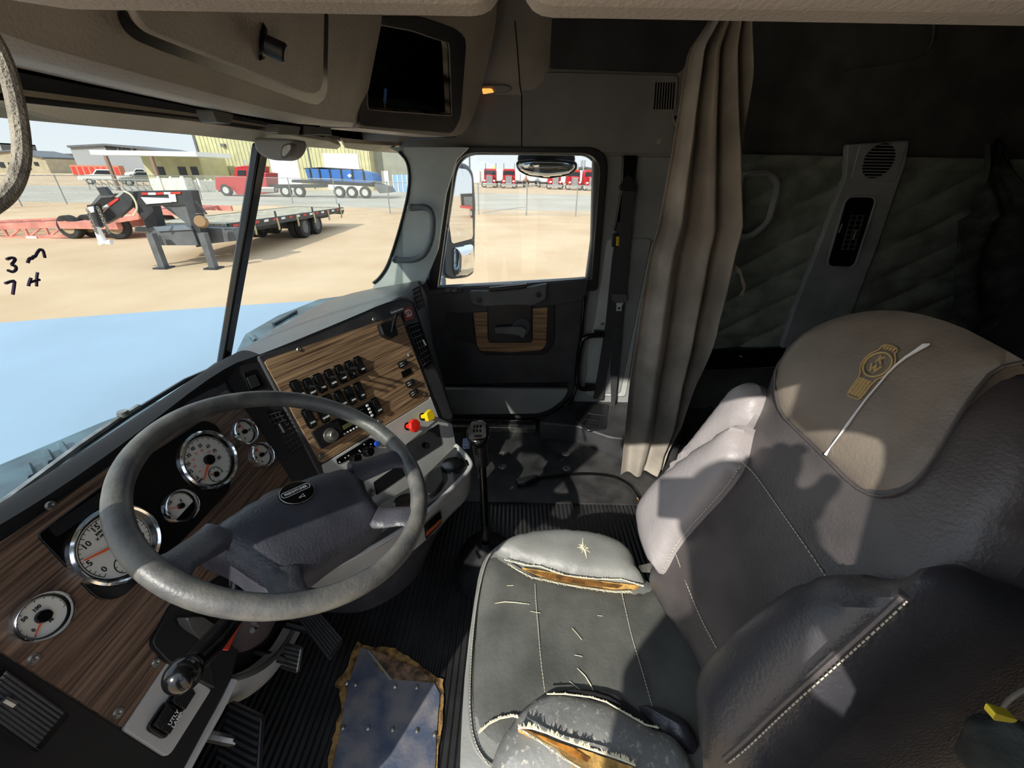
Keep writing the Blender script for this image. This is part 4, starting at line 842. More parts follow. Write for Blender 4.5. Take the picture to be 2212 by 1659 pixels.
# white streak of paint over the crest
st = [(1572, 258, 1), (1560, 275, 4), (1610, 262, 5), (1500, 330, 3.2), (1450, 370, 2.6), (1400, 420, 2.2), (1350, 480, 2.2), (1290, 550, 2.2), (1230, 630, 2.6), (1180, 700, 3.4), (1150, 740, 2.2), (1120, 780, 1.8), (1090, 820, 1.4), (1062, 862, 4)]
st = [st[2]] + st[3:]
bm = nb(); pth = [bh(*zk(x, y), 0.058 if y < 820 else 0.052) for x, y, w in st]; add_tube(bm, pth, [w * 0.00052 for _, _, w in st], 6)
add_tube(bm, [bh(*zk(x, y), 0.058) for x, y in ((1632, 258), (1600, 268), (1560, 292))], [0.0010, 0.0030, 0.002], 6)
bmesh.ops.scale(bm, vec=(1, 1, 1), verts=bm.verts); obj('paint_streak', bm, mat('white_paint', (232, 234, 238), 0.6), ins)
# far wing, light grey, with its darker top
wing = [(1420, 1240), (1395, 1190), (1380, 1130), (1384, 1090), (1420, 1040), (1470, 1000), (1540, 950), (1608, 908), (1606, 950), (1602, 1000), (1560, 1062), (1500, 1125), (1455, 1180), (1432, 1232)]
bpad('far_wing', wing, 0.05, 0.028, 0.05, 0.12, M_LLIGHT, 1, 0.012)
bpad('far_wing_top', [(1420, 1036), (1480, 975), (1555, 880), (1585, 842), (1612, 826), (1636, 828), (1646, 846), (1640, 880), (1610, 925), (1540, 962), (1470, 1010)], 0.03, 0.022, 0.04, 0.10, M_LLIGHT, 1, 0.012)
# stitched seams on the backrest
def stitch(pts, h, n, r=0.0009, name='stitched_seam', par=None):
    q = fil([V3((x, y, 0)) for x, y in pts], 2, False); L = [bh(p.x, p.y, h) for p in q]; bm = nb(); acc = 0
    for a_, b_ in zip(L, L[1:]):
        k = max(1, int((b_ - a_).length / 0.006 + 0.5))
        for i in range(k): add_tube(bm, [a_.lerp(b_, i / k), a_.lerp(b_, (i + 0.68) / k)], r, 4)
    return obj(name, bm, M_THREAD, par or back)
stitch([(1452, 1175), (1475, 1240), (1510, 1330), (1552, 1408)], 0.043, 40)
stitch([(1598, 994), (1632, 1025), (1680, 1095), (1740, 1180), (1790, 1255)], 0.047, 40)
stitch([(1600, 1006), (1560, 1064), (1500, 1127), (1455, 1182), (1432, 1234)], 0.052, 30)
# near wing: dark padded bolster and outer side
bpad('near_wing', [(1532, 1540), (1530, 1485), (1545, 1432), (1600, 1370), (1690, 1296), (1775, 1246), (1850, 1236), (1940, 1256), (2005, 1232), (2050, 1215), (2092, 1225), (2118, 1265), (2120, 1320), (2090, 1360), (1980, 1445), (1850, 1560), (1740, 1660), (1690, 1740), (1555, 1740), (1545, 1640)], 0.07, 0.065, 0.10, 0.18, M_LSIDE, 2, 0.011)
q = [(1565, 1640), (1608, 1605), (1685, 1530), (1795, 1432), (1900, 1338), (1950, 1290)]
bm = nb(); add_tube(bm, [bh(p.x, p.y, 0.133) for p in fil([V3((x, y, 0)) for x, y in q], 2, False)], 0.0035, 8); pp = obj('wing_piping', bm, M_LDARK, seat)
stitch([(x + 10, y + 8) for x, y in q], 0.136, 60, par=pp)
def fringe(c3, n, l, seed, up, name, par, m=M_FIB, r=0.0009):
    """frayed threads standing out along a torn edge"""
    rn = random.Random(seed); bm = nb(); add_tube(bm, c3, r * 1.4, 5); tot = len(c3) - 1
    for k in range(n):
        t = rn.random() * tot; i = min(int(t), tot - 1); p = c3[i].lerp(c3[i + 1], t - i); d = (c3[i + 1] - c3[i]).normalized()
        e = p + up * (l * (0.3 + rn.random())) + d * (rn.random() - 0.5) * l; add_tube(bm, [p, p.lerp(e, .5) + d * (rn.random() - .5) * l * .3, e], [r * 1.6, r, r * .4], 4)
    return obj(name, bm, m, par)
fringe([bh(x, y, 0.125) for x, y in ((1545, 1470), (1536, 1500), (1532, 1540), (1533, 1578))], 60, 0.010, 3, V3((0, -.4, .3)), 'frayed_edge', seat, mat('pale_fibre', (176, 196, 206), 0.9))

# cushion
ZC = 0.375
def zm(z): return Matrix.Translation((0, 0, z))
def cpad(name, pts, z, bulge, edge, thick, m, n=2, step=0.014, fn=None, par=None):
    q = [(p.x, p.y) for p in PS(pts, z=z)]; return obj(name, pillow(sm2(q, n), zm(z), bulge, edge, thick, step, fn), m, par or seat)
base_px = [(1056, 1194), (1085, 1172), (1130, 1156), (1200, 1148), (1270, 1153), (1330, 1170), (1362, 1192), (1372, 1222), (1392, 1256), (1425, 1262), (1480, 1340), (1548, 1450), (1548, 1720), (992, 1720), (996, 1580), (1006, 1430), (1030, 1260), (1040, 1220)]
cush = cpad('seat_cushion', base_px, ZC - 0.012, 0.012, 0.05, 0.13, M_LBOL, 1, 0.016)
cpad('cushion_panel', [(1062, 1198), (1110, 1222), (1190, 1250), (1300, 1272), (1392, 1278), (1428, 1266), (1480, 1345), (1546, 1455), (1542, 1600), (1500, 1640), (1300, 1560), (1150, 1560), (1080, 1640), (1035, 1600), (1018, 1540), (1016, 1450), (1026, 1340), (1045, 1240)], ZC - 0.004, 0.010, 0.05, 0.012, M_LCUSH, 1, 0.014, fn=lambda x, y, d: 0.004 * noise.noise(V3((x * 9, y * 9, 0))))
farb = cpad('far_bolster', [(1060, 1191), (1088, 1169), (1132, 1152), (1200, 1144), (1272, 1149), (1332, 1166), (1364, 1190), (1374, 1222), (1394, 1254), (1388, 1264), (1330, 1256), (1260, 1248), (1200, 1236), (1130, 1216)], ZC + 0.006, 0.026, 0.05, 0.02, M_LBOL, 1, 0.012)
# tear along the far bolster
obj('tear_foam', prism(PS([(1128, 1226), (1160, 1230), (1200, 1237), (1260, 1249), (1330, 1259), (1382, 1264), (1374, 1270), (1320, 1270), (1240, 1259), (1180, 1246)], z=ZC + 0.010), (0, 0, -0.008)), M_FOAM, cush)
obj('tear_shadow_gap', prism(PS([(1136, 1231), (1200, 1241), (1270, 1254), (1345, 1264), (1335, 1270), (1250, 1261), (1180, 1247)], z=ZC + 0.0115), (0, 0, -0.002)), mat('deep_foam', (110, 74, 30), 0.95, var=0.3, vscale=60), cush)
UPn = V3((0, 0, .25))
def zs(x, y): return (940 + x / 2.8645, 1080 + y / 2.8645)
fringe(PS([zs(*p) for p in [(450, 395), (520, 440), (600, 480), (680, 495), (740, 510), (840, 530), (940, 545), (1040, 560), (1120, 570), (1200, 565)]], z=ZC + 0.014), 110, 0.012, 5, V3((-.5, 0, .3)), 'torn_edge', cush, r=0.0011)
fringe(PS([zs(*p) for p in [(430, 370), (560, 405), (650, 410), (720, 440), (800, 465), (900, 480), (1000, 490), (1150, 490), (1290, 535)]], z=ZC + 0.018), 60, 0.006, 6, V3((.4, 0, .3)), 'torn_edge', cush, r=0.0009)
# small splits and cracks
for i, pl_ in enumerate(([(370, 640), (430, 630), (500, 634), (585, 645)], [(590, 688), (620, 694), (650, 698)], [(445, 530), (485, 528)], [(1005, 714), (1035, 718)], [(862, 958), (910, 968)], [(880, 1040), (930, 1090), (960, 1140), (985, 1190)], [(848, 795), (880, 830), (908, 865)], [(832, 1122), (880, 1160), (930, 1200)])):
    q = PS([zs(*p) for p in pl_], z=ZC + 0.0085); obj('split', tube(q, [0.0006] + [0.0011 if i in (0, 5) else 0.0005] * (len(q) - 2) + [0.0006], 5), M_FIB, cush)
rn = random.Random(11); bm = nb(); c_ = P(*zs(920, 300), z=ZC + 0.032)
for k in range(26):
    a_ = rn.random() * 6.28; L = 0.006 + 0.022 * rn.random(); d = V3((math.cos(a_) * .8, math.sin(a_), 0)); add_tube(bm, [c_ + d * 0.004, c_ + d * L * .6 + V3((0, 0, .001)) + V3((rn.random() - .5, rn.random() - .5, 0)) * .006, c_ + d * L - V3((0, 0, .003))], [0.0009, .0006, .0003], 4)
add_tube(bm, [P(*zs(x, y), z=ZC + 0.0325) for x, y in ((915, 235), (912, 290), (930, 320), (938, 360))], [.0008, .0022, .0024, .0008], 6); obj('star_crack', bm, M_FIB, farb)
def cst(pts, z, name='stitched_seam', par=None):
    q = fil(PS([zs(*p) for p in pts], z=z), 2, False); bm = nb()
    for a_, b_ in zip(q, q[1:]):
        k = max(1, int((b_ - a_).length / 0.0055 + 0.5))
        for i in range(k): add_tube(bm, [a_.lerp(b_, i / k), a_.lerp(b_, (i + .7) / k)], .0009, 4)
    return obj(name, bm, M_THREAD, par or cush)
cst([(618, 520), (625, 650), (640, 820), (655, 1000), (680, 1190)], ZC + 0.009); cst([(1155, 575), (1175, 660), (1215, 840), (1270, 1020), (1345, 1280)], ZC + 0.009)
cst([(345, 320), (300, 420), (258, 620), (232, 850), (218, 1080), (214, 1300), (240, 1500), (330, 1640)], ZC + 0.004)
bm = nb(); add_tube(bm, fil(PS([zs(*p) for p in [(352, 318), (312, 380), (272, 520), (243, 700), (222, 900), (206, 1100), (205, 1300), (222, 1480), (290, 1600), (400, 1680)]], z=ZC + 0.001), 2, False), 0.0030, 6); obj('front_piping', bm, M_LBOL, cush)
# near bolster with its long tear and foam
M_LNEAR = mat('flaking_leather', (126, 127, 125), 0.5, col2=(176, 172, 160), vscale=110, bump=0.6, bscale=90, detail=12, lo=0.58, hi=0.68)
nearb = cpad('near_bolster', [zs(*p) for p in [(360, 1600), (400, 1500), (470, 1390), (540, 1300), (620, 1225), (690, 1202), (800, 1200), (960, 1220), (1060, 1250), (1180, 1310), (1330, 1400), (1450, 1450), (1560, 1560), (1640, 1800), (300, 1800)]], ZC + 0.006, 0.035, 0.07, 0.03, M_LNEAR, 1, 0.012, fn=lambda x, y, d: 0.0035 * noise.noise(V3((x * 35, y * 18, 3))))
cpad('rear_bolster', [zs(*p) for p in [(1240, 1275), (1330, 1268), (1440, 1300), (1540, 1350), (1600, 1420), (1630, 1530), (1600, 1560), (1520, 1520), (1380, 1410)]], ZC + 0.010, 0.02, 0.04, 0.02, M_LSIDE, 1, 0.012)
obj('open_tear', prism(PS([zs(*p) for p in [(690, 1200), (800, 1180), (900, 1172), (1040, 1182), (1130, 1210), (1250, 1300), (1360, 1405), (1350, 1415), (1240, 1360), (1130, 1280), (1060, 1240), (960, 1215), (830, 1200)]], z=ZC + 0.016), (0, 0, -0.01)), mat('dark_lining', (26, 25, 28), 0.9), cush)
obj('foam', prism(rag([zs(*p) for p in [(515, 1408), (580, 1420), (680, 1460), (780, 1500), (900, 1540), (1020, 1580), (1110, 1610), (1220, 1650), (1230, 1720), (900, 1720), (860, 1620), (760, 1530), (640, 1470)]], ZC + 0.046, .003, 3), (0, 0, -0.012)), M_FOAM, nearb)
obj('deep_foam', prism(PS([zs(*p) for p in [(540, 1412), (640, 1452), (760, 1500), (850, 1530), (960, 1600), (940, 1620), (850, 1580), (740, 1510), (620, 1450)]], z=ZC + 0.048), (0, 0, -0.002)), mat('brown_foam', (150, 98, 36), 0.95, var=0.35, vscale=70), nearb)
fringe(PS([zs(*p) for p in [(515, 1405), (600, 1412), (690, 1440), (780, 1478), (900, 1520), (1020, 1560), (1140, 1600), (1240, 1640)]], z=ZC + 0.050), 90, 0.010, 8, V3((.5, 0, .3)), 'torn_edge', nearb, r=0.0012)
fringe(PS([zs(*p) for p in [(515, 1412), (600, 1460), (700, 1530), (800, 1600), (900, 1660)]], z=ZC + 0.046), 50, 0.007, 9, V3((-.4, 0, .3)), 'torn_edge', nearb, r=0.0010)
fringe(PS([zs(*p) for p in [(690, 1200), (800, 1200), (960, 1220), (1060, 1250), (1180, 1320), (1300, 1390), (1380, 1410)]], z=ZC + 0.030), 60, 0.006, 10, V3((.3, 0, .2)), 'torn_edge', nearb, r=0.0009)
fringe(PS([zs(*p) for p in [(270, 1440), (330, 1385), (400, 1350), (480, 1335), (515, 1345)]], z=ZC + 0.012), 45, 0.008, 12, V3((.3, 0, .2)), 'torn_edge', cush, r=0.0013)
# hinge cover between cushion and backrest, seat base below
obj('hinge_cover', slab(rnd(PS([(1378, 1222), (1408, 1214), (1415, 1238), (1385, 1236)], y=-0.30), .006), .03), M_STEEL, seat, bev=.004)
obj('seat_base', box((0.50, -0.12, 0.125), (0.34, 0.34, 0.23)), M_BLACK, seat, bev=.02)

# ================================================================== gear lever
G0 = P(1050, 1195, z=0.06)
gs_ = thing('gear_lever', 'tall black gear lever with a silver shift-pattern knob and leather boot', 'gear lever', (G0.x, G0.y, 0))
M_BOOT = mat('boot_leather', (20, 20, 22), 0.6, bump=0.5, bscale=90, spec=0.25)
rows = []
for i, (r, z) in enumerate(((0.125, 0.002), (0.122, 0.02), (0.105, 0.045), (0.085, 0.06), (0.06, 0.085), (0.032, 0.105), (0.018, 0.12))):
    rows.append([V3((G0.x + r * 1.05 * math.cos(t) * (1 + 0.10 * noise.noise(V3((math.cos(t) * 2.2, math.sin(t) * 2.2, i * .4)))), G0.y + r * .86 * math.sin(t) * (1 + 0.10 * noise.noise(V3((math.cos(t) * 2.2, math.sin(t) * 2.2, 7 + i * .4)))), z + 0.006 * noise.noise(V3((math.cos(t) * 3, math.sin(t) * 3, i))) * (i > 0))) for t in [2 * PI * k / 40 for k in range(41)]])
obj('boot', grid(rows), M_BOOT, gs_, sub=1)
T0 = P(1050, 1176, x=G0.x); T1 = P(1041, 1000, x=1.0); T2 = P(1034, 940, x=1.005)
obj('shaft', tube([T0 + V3((0, 0, -.03)), T0.lerp(T1, .5), T1], [0.014, 0.0135, 0.0135], 12), M_GLOSS, gs_)
obj('grip_sleeve', tube([T1 - (T2 - T1).normalized() * .005, T1.lerp(T2, .3), T1.lerp(T2, .75), T2], [0.021, 0.023, 0.0235, 0.022], 16), M_BLACK, gs_)
kM = axes(T2, (T2 - T1).normalized() + V3((-.55, 0, .25)), (0, -1, 0)) @ Matrix.Scale(1.22, 4)
kb = nb(); add_lathe(kb, [(0, -.028), (.018, -.026), (.026, -.012), (.030, .004), (.029, .016), (.024, .022), (0, .022)], kM @ Matrix.Diagonal((1.0, 1.25, 1, 1)), 28); kn_ = obj('knob', kb, M_GLOSS, gs_, sub=1)
pb = prism([kM @ p for p in rnd([V3((-.020, -.026, .0205)), V3((.022, -.022, .0205)), V3((.018, .024, .0205)), V3((-.018, .026, .0205))], .008, 4)], kM.to_3x3() @ V3((0, 0, .003))); obj('pattern_plate', pb, M_STEEL, kn_)
bm = nb()
for ix in range(3):
    for iy in range(2): bm = merge(bm, box(kM @ V3((-.009 + ix * .008, .010 - iy * .013, .0238)), (.0045, .008, .0006), kM.to_3x3()))
bm = merge(bm, box(kM @ V3((.002, -.018, .0238)), (.018, .004, .0006), kM.to_3x3())); obj('shift_pattern', bm, M_GLOSS, kn_)
sp_ = P(1008, 958, x=1.0); obj('splitter_button', box(sp_, (.018, .022, .018), kM.to_3x3()), mat('blue_grey', (96, 112, 140), 0.35), gs_, bev=.003)

# ================================================================== cable on the floor
cb_ = thing('floor_cable', 'black cable with a square connector lying on the passenger floor', 'cable', tuple(P(1250, 1024, z=0.012)))
obj('cord', tube(fil(PS([(1156, 1034), (1200, 1028), (1260, 1022), (1320, 1026), (1360, 1044), (1378, 1066), (1383, 1080)], z=0.016), 2, False), 0.0065, 8), M_GLOSS, cb_)
a_, b_ = P(1117, 1043, z=0.02), P(1158, 1034, z=0.02); obj('connector', box((a_ + b_) / 2, ((a_ - b_).length, 0.03, 0.026), axes(a_, (0, 0, 1), b_ - a_).to_3x3()), M_BLACK, cb_, bev=.003)
obj('torn_foam', prism(rag([(1376, 1076), (1388, 1082), (1405, 1085), (1404, 1089), (1385, 1088)], .007, .002, 2), (0, 0, .004)), M_FOAM, cb_)

# ================================================================== seat belt and grab handles
bt = thing('seat_belt', 'black passenger seat belt hanging on the pillar with a silver tongue', 'seat belt', (1.87, -0.48, 0))
M_WEB = mat('belt_webbing', (46, 46, 48), 0.6, bump=0.6, bscale=700, sheen=0.2)
def strap(name, l, r, x, m, par):
    q = PS(l, x=x) ; w = PS(r, x=x); return obj(name, solid_grid([[a, b] for a, b in zip(q, w)], (0.003, 0, 0)), m, par, smooth=False)
strap('webbing', [(1334, 480), (1322, 560), (1308, 700), (1292, 800), (1281, 862)], [(1352, 480), (1343, 560), (1328, 700), (1312, 800), (1302, 862)], 1.868, M_WEB, bt)
strap('webbing', [(1345, 412), (1338, 500), (1330, 638)], [(1372, 412), (1364, 500), (1352, 638)], 1.852, M_WEB, bt)
strap('webbing', [(1326, 655), (1322, 740), (1318, 800), (1320, 860), (1318, 915), (1322, 944)], [(1348, 655), (1342, 740), (1336, 800), (1330, 860), (1324, 915), (1327, 944)], 1.855, M_WEB, bt)
obj('guide_rail', slab(rnd(PS([(1346, 336), (1378, 336), (1372, 392), (1362, 420), (1336, 500), (1326, 498), (1342, 410)], x=1.875), .008), .015), M_GLOSS, bt, bev=.004)
obj('shoulder_loop', slab(rnd(PS([(1352, 382), (1358, 376), (1366, 380), (1378, 404), (1374, 414), (1340, 412), (1337, 404)], x=1.850), .008), .014), M_BLACK, bt, bev=.004)
ad = obj('height_adjuster', slab(rnd(PS([(1324, 506), (1341, 505), (1339, 535), (1322, 534)], x=1.855), .005), .016), M_BLACK, bt, bev=.003)
obj('release_button', slab(rnd(PS([(1332, 511), (1338, 511), (1337, 532), (1331, 531)], x=1.850), .003), .008), mat('button_yellow', (214, 178, 30), 0.4), ad, bev=.001)
bk = obj('tongue_body', slab(rnd(PS([(1323, 636), (1354, 636), (1356, 650), (1348, 655), (1330, 655), (1322, 650)], x=1.846), .006), .012), M_TRIM, bt, bev=.003)
obj('tongue', slab(rnd(PS([(1331, 653), (1348, 653), (1343, 662), (1343, 672), (1331, 672), (1332, 662)], x=1.847), .003), .003), mat('tongue_metal', (206, 208, 212), 0.35, metal=0.3), bk, bev=.001)
obj('tongue_hole', slab(PS([(1335, 664), (1340, 664), (1340, 668), (1335, 668)], x=1.8465), .001), M_GLOSS, bk)
gh = thing('grab_handle', 'grey bent grab handle on the windshield pillar', 'grab handle', (1.74, 0.4, 0.95))
M_GRAB = mat('grab_grey', (96, 104, 108), 0.5, bump=0.3, bscale=400)
obj('bar', tube([P(886, 449, x=1.765)] + fil(PS([(888, 449), (925, 446), (938, 470), (932, 525), (908, 562), (852, 562)], x=1.74), 3, False), 0.0125, 14), M_GRAB, gh)
for c_ in ((887, 449), (852, 562)): obj('end_cap', lathe([(0, 0), (.009, .0), (.013, .004), (.014, .03), (0, .03)], axes(P(*c_, x=1.728), (1, 0, 0)), 18), M_GRAB, gh)
for c_ in ((887, 449), (852, 562)): obj('screw_hole', lathe([(0, 0), (.0055, .0), (.0055, .002)], axes(P(*c_, x=1.7265), (1, 0, 0)), 14), M_GLOSS, gh)
gb = thing('grab_handle', 'black tubular grab handle beside the passenger door opening', 'grab handle', (1.85, -0.36, 0.35))
obj('bar', tube(fil(PS([(1300, 722), (1284, 724), (1262, 728), (1252, 748), (1248, 790), (1245, 828), (1256, 842), (1280, 837)], x=1.845), 2, False), 0.013, 12), M_GLOSS, gb)
for c_ in ((1294, 723), (1274, 838)): obj('flange', slab(rnd(PS([(c_[0] - 10, c_[1] - 8), (c_[0] + 12, c_[1] - 7), (c_[0] + 12, c_[1] + 7), (c_[0] - 10, c_[1] + 8)], x=1.86), .004), .02), M_BLACK, gb, bev=.003)

# ================================================================== curtain
cu_ = thing('sleeper_curtain', 'long grey cloth curtain gathered beside the sleeper opening', 'curtain', (1.4, -0.58, 0))
M_CURT = mat('curtain_cloth', (156, 148, 137), 0.9, bump=0.4, bscale=500, var=0.14, vscale=5, sheen=0.15)
ED = [(-40, 1575, 1630), (40, 1538, 1624), (110, 1492, 1622), (330, 1457, 1618), (500, 1426, 1612), (560, 1407, 1590), (640, 1394, 1566), (700, 1384, 1546), (760, 1375, 1530), (840, 1362, 1503), (940, 1350, 1478), (1000, 1344, 1447), (1034, 1340, 1434)]
rows = []
def er(y):
    for (y0, l0, r0), (y1, l1, r1) in zip(ED, ED[1:]):
        if y <= y1: t = (y - y0) / (y1 - y0); return l0 + (l1 - l0) * t, r0 + (r1 - r0) * t
    return ED[-1][1:]
NF = 80
for i in range(61):
    y = -40 + (1034 + 40) * i / 60; l, r = er(y); row = []; s = i / 60
    for j in range(NF + 1):
        u = j / NF; px = l + (r - l) * u
        base = P(px, y + (10 * math.sin(u * 9) if s > .97 else 0), x=1.40)
        ph = u * 2 * PI * (4.2 - 2.0 * s) + 0.8 * math.sin(3 * s + u * 4); amp = (0.026 + 0.022 * s) * (1 - .55 * max(0, (s - .8) / .2))
        d = math.sin(ph) * amp + 0.22 * amp * (1 - .5 * s) * math.sin(2.3 * ph + 1 + 2 * s)
        d += 0.004 * noise.noise(V3((u * 6, s * 9, 0)))
        row.append(base + V3((d + 0.02 * u, 0, 0)))
    rows.append(row)
ZL_ = [p.z for p in rows[-1]]
for row in rows:
    for p, t_, l_ in zip(row, rows[0], ZL_): p.z = t_.z - (t_.z - p.z) * (t_.z - 0.015) / (t_.z - l_)
obj('cloth', solid_grid(rows, (0.004, 0, 0)), M_CURT, cu_, angle=1.5)
obj('bracket', slab(rnd(PS([(1480, 205), (1487, 190), (1470, 262), (1462, 276), (1453, 256), (1456, 240)], x=1.45), .006), .006), M_TRIM, cu_, bev=.001)
obj('bracket_screw', lathe([(0, .003), (.004, .002), (.005, 0)], axes(P(1459, 254, x=1.445), (-1, 0, 0)), 10), M_GLOSS, cu_)
obj('tie_strap', solid_grid([[P(1578, 578, x=1.43), P(1590, 572, x=1.43)], [P(1598, 592, x=1.42), P(1600, 584, x=1.42)], [P(1606, 625, x=1.43), P(1612, 618, x=1.43)], [P(1598, 638, x=1.44), P(1606, 640, x=1.44)]], (.003, 0, 0)), M_CURT, cu_)

# ================================================================== sleeper
XS = 1.97
sl_ = obj('wall_far', prism(yz([(-0.62, -0.04), (-2.34, -0.04), (-2.34, 1.95), (-0.62, 1.95)], XS), (0.04, 0, 0)), M_TRIM); tag(sl_, 'dark side wall of the sleeper behind the curtain', 'wall', kind='structure')
M_SLP = mat('sleeper_trim', (158, 163, 164), 0.7, bump=0.3, bscale=400, var=0.08, vscale=6)
M_QUILT = mat('quilted_vinyl', (138, 146, 136), 0.55, bump=0.3, bscale=300, var=0.15, vscale=8)
def quilt(y0, y1, z0, z1, x, nx, nz):
    rows = []
    for i in range(nz + 1):
        z = z0 + (z1 - z0) * i / nz; row = []
        for j in range(nx + 1):
            y = y0 + (y1 - y0) * j / nx; a = (z) / 0.155; b = (y * 0.62 + z) / 0.155
            h = math.sqrt(abs(math.sin(PI * a)) * abs(math.sin(PI * b)) + 1e-4); row.append(V3((x - 0.024 * h, y, z)))
        rows.append(row)
    return solid_grid(rows, (0.02, 0, 0))
obj('quilted_panel', quilt(-0.64, -2.32, 0.30, 1.28, XS - 0.012, 200, 130), M_QUILT, sl_, angle=1.5)
pil = obj('pillar_panel', slab(rnd(PS([(1832, 312), (1965, 303), (1957, 352), (1900, 520), (1835, 690), (1800, 752), (1688, 752), (1720, 660), (1790, 480), (1828, 380)], x=XS - 0.05), .012), .03), M_SLP, sl_, bev=.006)
sp2 = obj('speaker_plate', slab(rnd(PS([(1858, 310), (1962, 306), (1936, 392), (1838, 386)], x=XS - 0.053), .012), .01), M_SLP, sl_, bev=.004)
c_ = P(1898, 348, x=XS - 0.056); R_ = 0.062
obj('speaker_recess', lathe([(0, .001), (R_, .001), (R_ * 1.02, 0)], axes(c_, (-1, 0, 0)), 36), M_GLOSS, sp2)
for k in range(11):
    z = -R_ + (k + .5) * 2 * R_ / 11; w = math.sqrt(max(0, R_ ** 2 - z ** 2)); obj('speaker_bar', tube([c_ + V3((-.003, -w, z)), c_ + V3((-.003, w, z))], .0022, 5), M_SLP, sp2)
ov = rnd(PS([(1828, 424), (1895, 424), (1845, 579), (1784, 576)], x=XS - 0.053), .035, 8); vo = obj('vent_recess', slab(ov, .004), M_GLOSS, sl_, bev=.001)
obj('vent_rim', tube(ov, .005, 8, closed=True), M_SLP, vo)
for k in range(8):
    t = k / 7; obj('vent_bar', tube(PS([(1838 - 20 * t, 466 + 72 * t), (1868 - 20 * t, 466 + 72 * t)], x=XS - 0.058), .002, 5), M_TRIM, vo)
for k in range(3):
    t = k / 2; obj('vent_bar', tube(PS([(1840 + 26 * t, 464), (1818 + 26 * t, 540)], x=XS - 0.058), .002, 5), M_TRIM, vo)
for a_, b_ in (((1820, 483), (1812, 503)), ((1850, 497), (1843, 517))): obj('vent_lever', tube(PS([a_, b_], x=XS - .064), .004, 8), M_STEEL, vo)
hd = rnd(PS([(1600, 376), (1665, 374), (1682, 400), (1660, 480), (1620, 512), (1590, 512)], x=XS - .04), .03, 6); obj('latch_frame', tube(hd, .014, 8, closed=True), M_SLP, sl_)
obj('lower_rail', slab(PS([(1520, 758), (1720, 752), (1700, 792), (1500, 800)], x=XS - .06), .05), M_GLOSS, sl_, bev=.004)
obj('rail_bolt', lathe([(0, .006), (.006, .005), (.008, 0)], axes(P(1601, 770, x=XS - .061), (-1, 0, 0)), 12), M_CHROME, sl_)
obj('ceiling_cable', tube(fil(PS([(1830, 152), (1880, 148), (1940, 138), (1990, 124), (2015, 95), (2018, 50)], x=XS - .02), 2, False), .004, 6), M_TRIM, sl_)
# embossed rubber mat in the sleeper footwell
sm_t = thing('sleeper_mat', 'black rubber mat with slanted bars on the sleeper floor', 'mat', (1.75, -0.95, 0.03))
q = PS([(1486, 812), (1690, 788), (1720, 860), (1560, 990), (1470, 960)], z=0.03); obj('mat', prism(rnd(q, .02), (0, 0, -.03)), M_MAT, sm_t, bev=.004)
for rw in range(2):
    for k in range(6):
        px, py = 1520 + k * 27, (815 if rw == 0 else 862) - k * 2.4; obj('bar', tube(PS([(px, py), (px + 20, py + 26)], z=.036), .008, 6), M_MAT, sm_t)
# hanging dark clothes at the back
M_CLOTH = mat('dark_cloth', (64, 70, 67), 0.9, bump=0.6, bscale=200, var=0.3, vscale=14)
gt = thing('hanging_jacket', 'dark jacket hanging on the sleeper wall at the right edge', 'jacket', (1.85, -2.0, 0.9))
rows = []
for i in range(41):
    s = i / 40; y = 310 + 520 * s; l = 2132 - 60 * s - 30 * math.sin(s * 3) * (s > .3); r = 2170 + 120 * min(1, s * 2.2); row = []
    for j in range(41):
        u = j / 40; p = P(l + (r - l) * u, y, x=1.84); row.append(p + V3((.03 * math.sin(u * 14 + s * 5) * s + .04 * noise.noise(V3((u * 4, s * 5, 2))), 0, 0)))
    rows.append(row)
obj('jacket_cloth', solid_grid(rows, (.012, 0, 0)), M_CLOTH, gt, angle=1.5)
obj('hook_strap', tube(PS([(2146, 318), (2152, 305), (2160, 318), (2150, 360)], x=1.83), .012, 8), M_BLACK, gt)
# bundle beside the seat, bottom right corner
bg = thing('cloth_bundle', 'dark grey cloth bundle with a yellow tag in the bottom right corner', 'bag', (0.165, -0.3, 0.9))
bm = nb(); bmesh.ops.create_icosphere(bm, subdivisions=4, radius=1); c_ = P(2190, 1650, x=0.165)
for v in bm.verts:
    n_ = 1 + .14 * noise.noise(v.co * 1.8) + .05 * noise.noise(v.co * 5); v.co = c_ + V3((v.co.x * .035, v.co.y * .034, v.co.z * .036)) * n_
obj('bundle', bm, M_CLOTH, bg)
obj('yellow_tag', slab(rnd(PS([(2144, 1556), (2150, 1541), (2200, 1556), (2190, 1562)], x=0.135), .003), .006), mat('tag_yellow', (222, 206, 60), 0.5), bg)
obj('cord', tube(fil(PS([(2160, 1548), (2172, 1520), (2200, 1497), (2240, 1480)], x=.15), 2, False), .0016, 6), M_TRIM, bg)

# ================================================================== overhead console
KN = V3((0, -0.93, -0.36)).normalized(); KO = V3((0.5, 0.45, 1.29))
def K(pts, h=0.0): return PS(pts, pl=(KO + KN * h, KN))
oc = thing('overhead_console', 'long grey-brown overhead console with a storage door and an empty cubby', 'console', (0.95, 0.55, 1.45))
low = [(-160, 52), (0, 98), (103, 131), (261, 171), (412, 209), (584, 250), (700, 271), (780, 277)]
lo3 = K(low); k1 = lo3[-1]
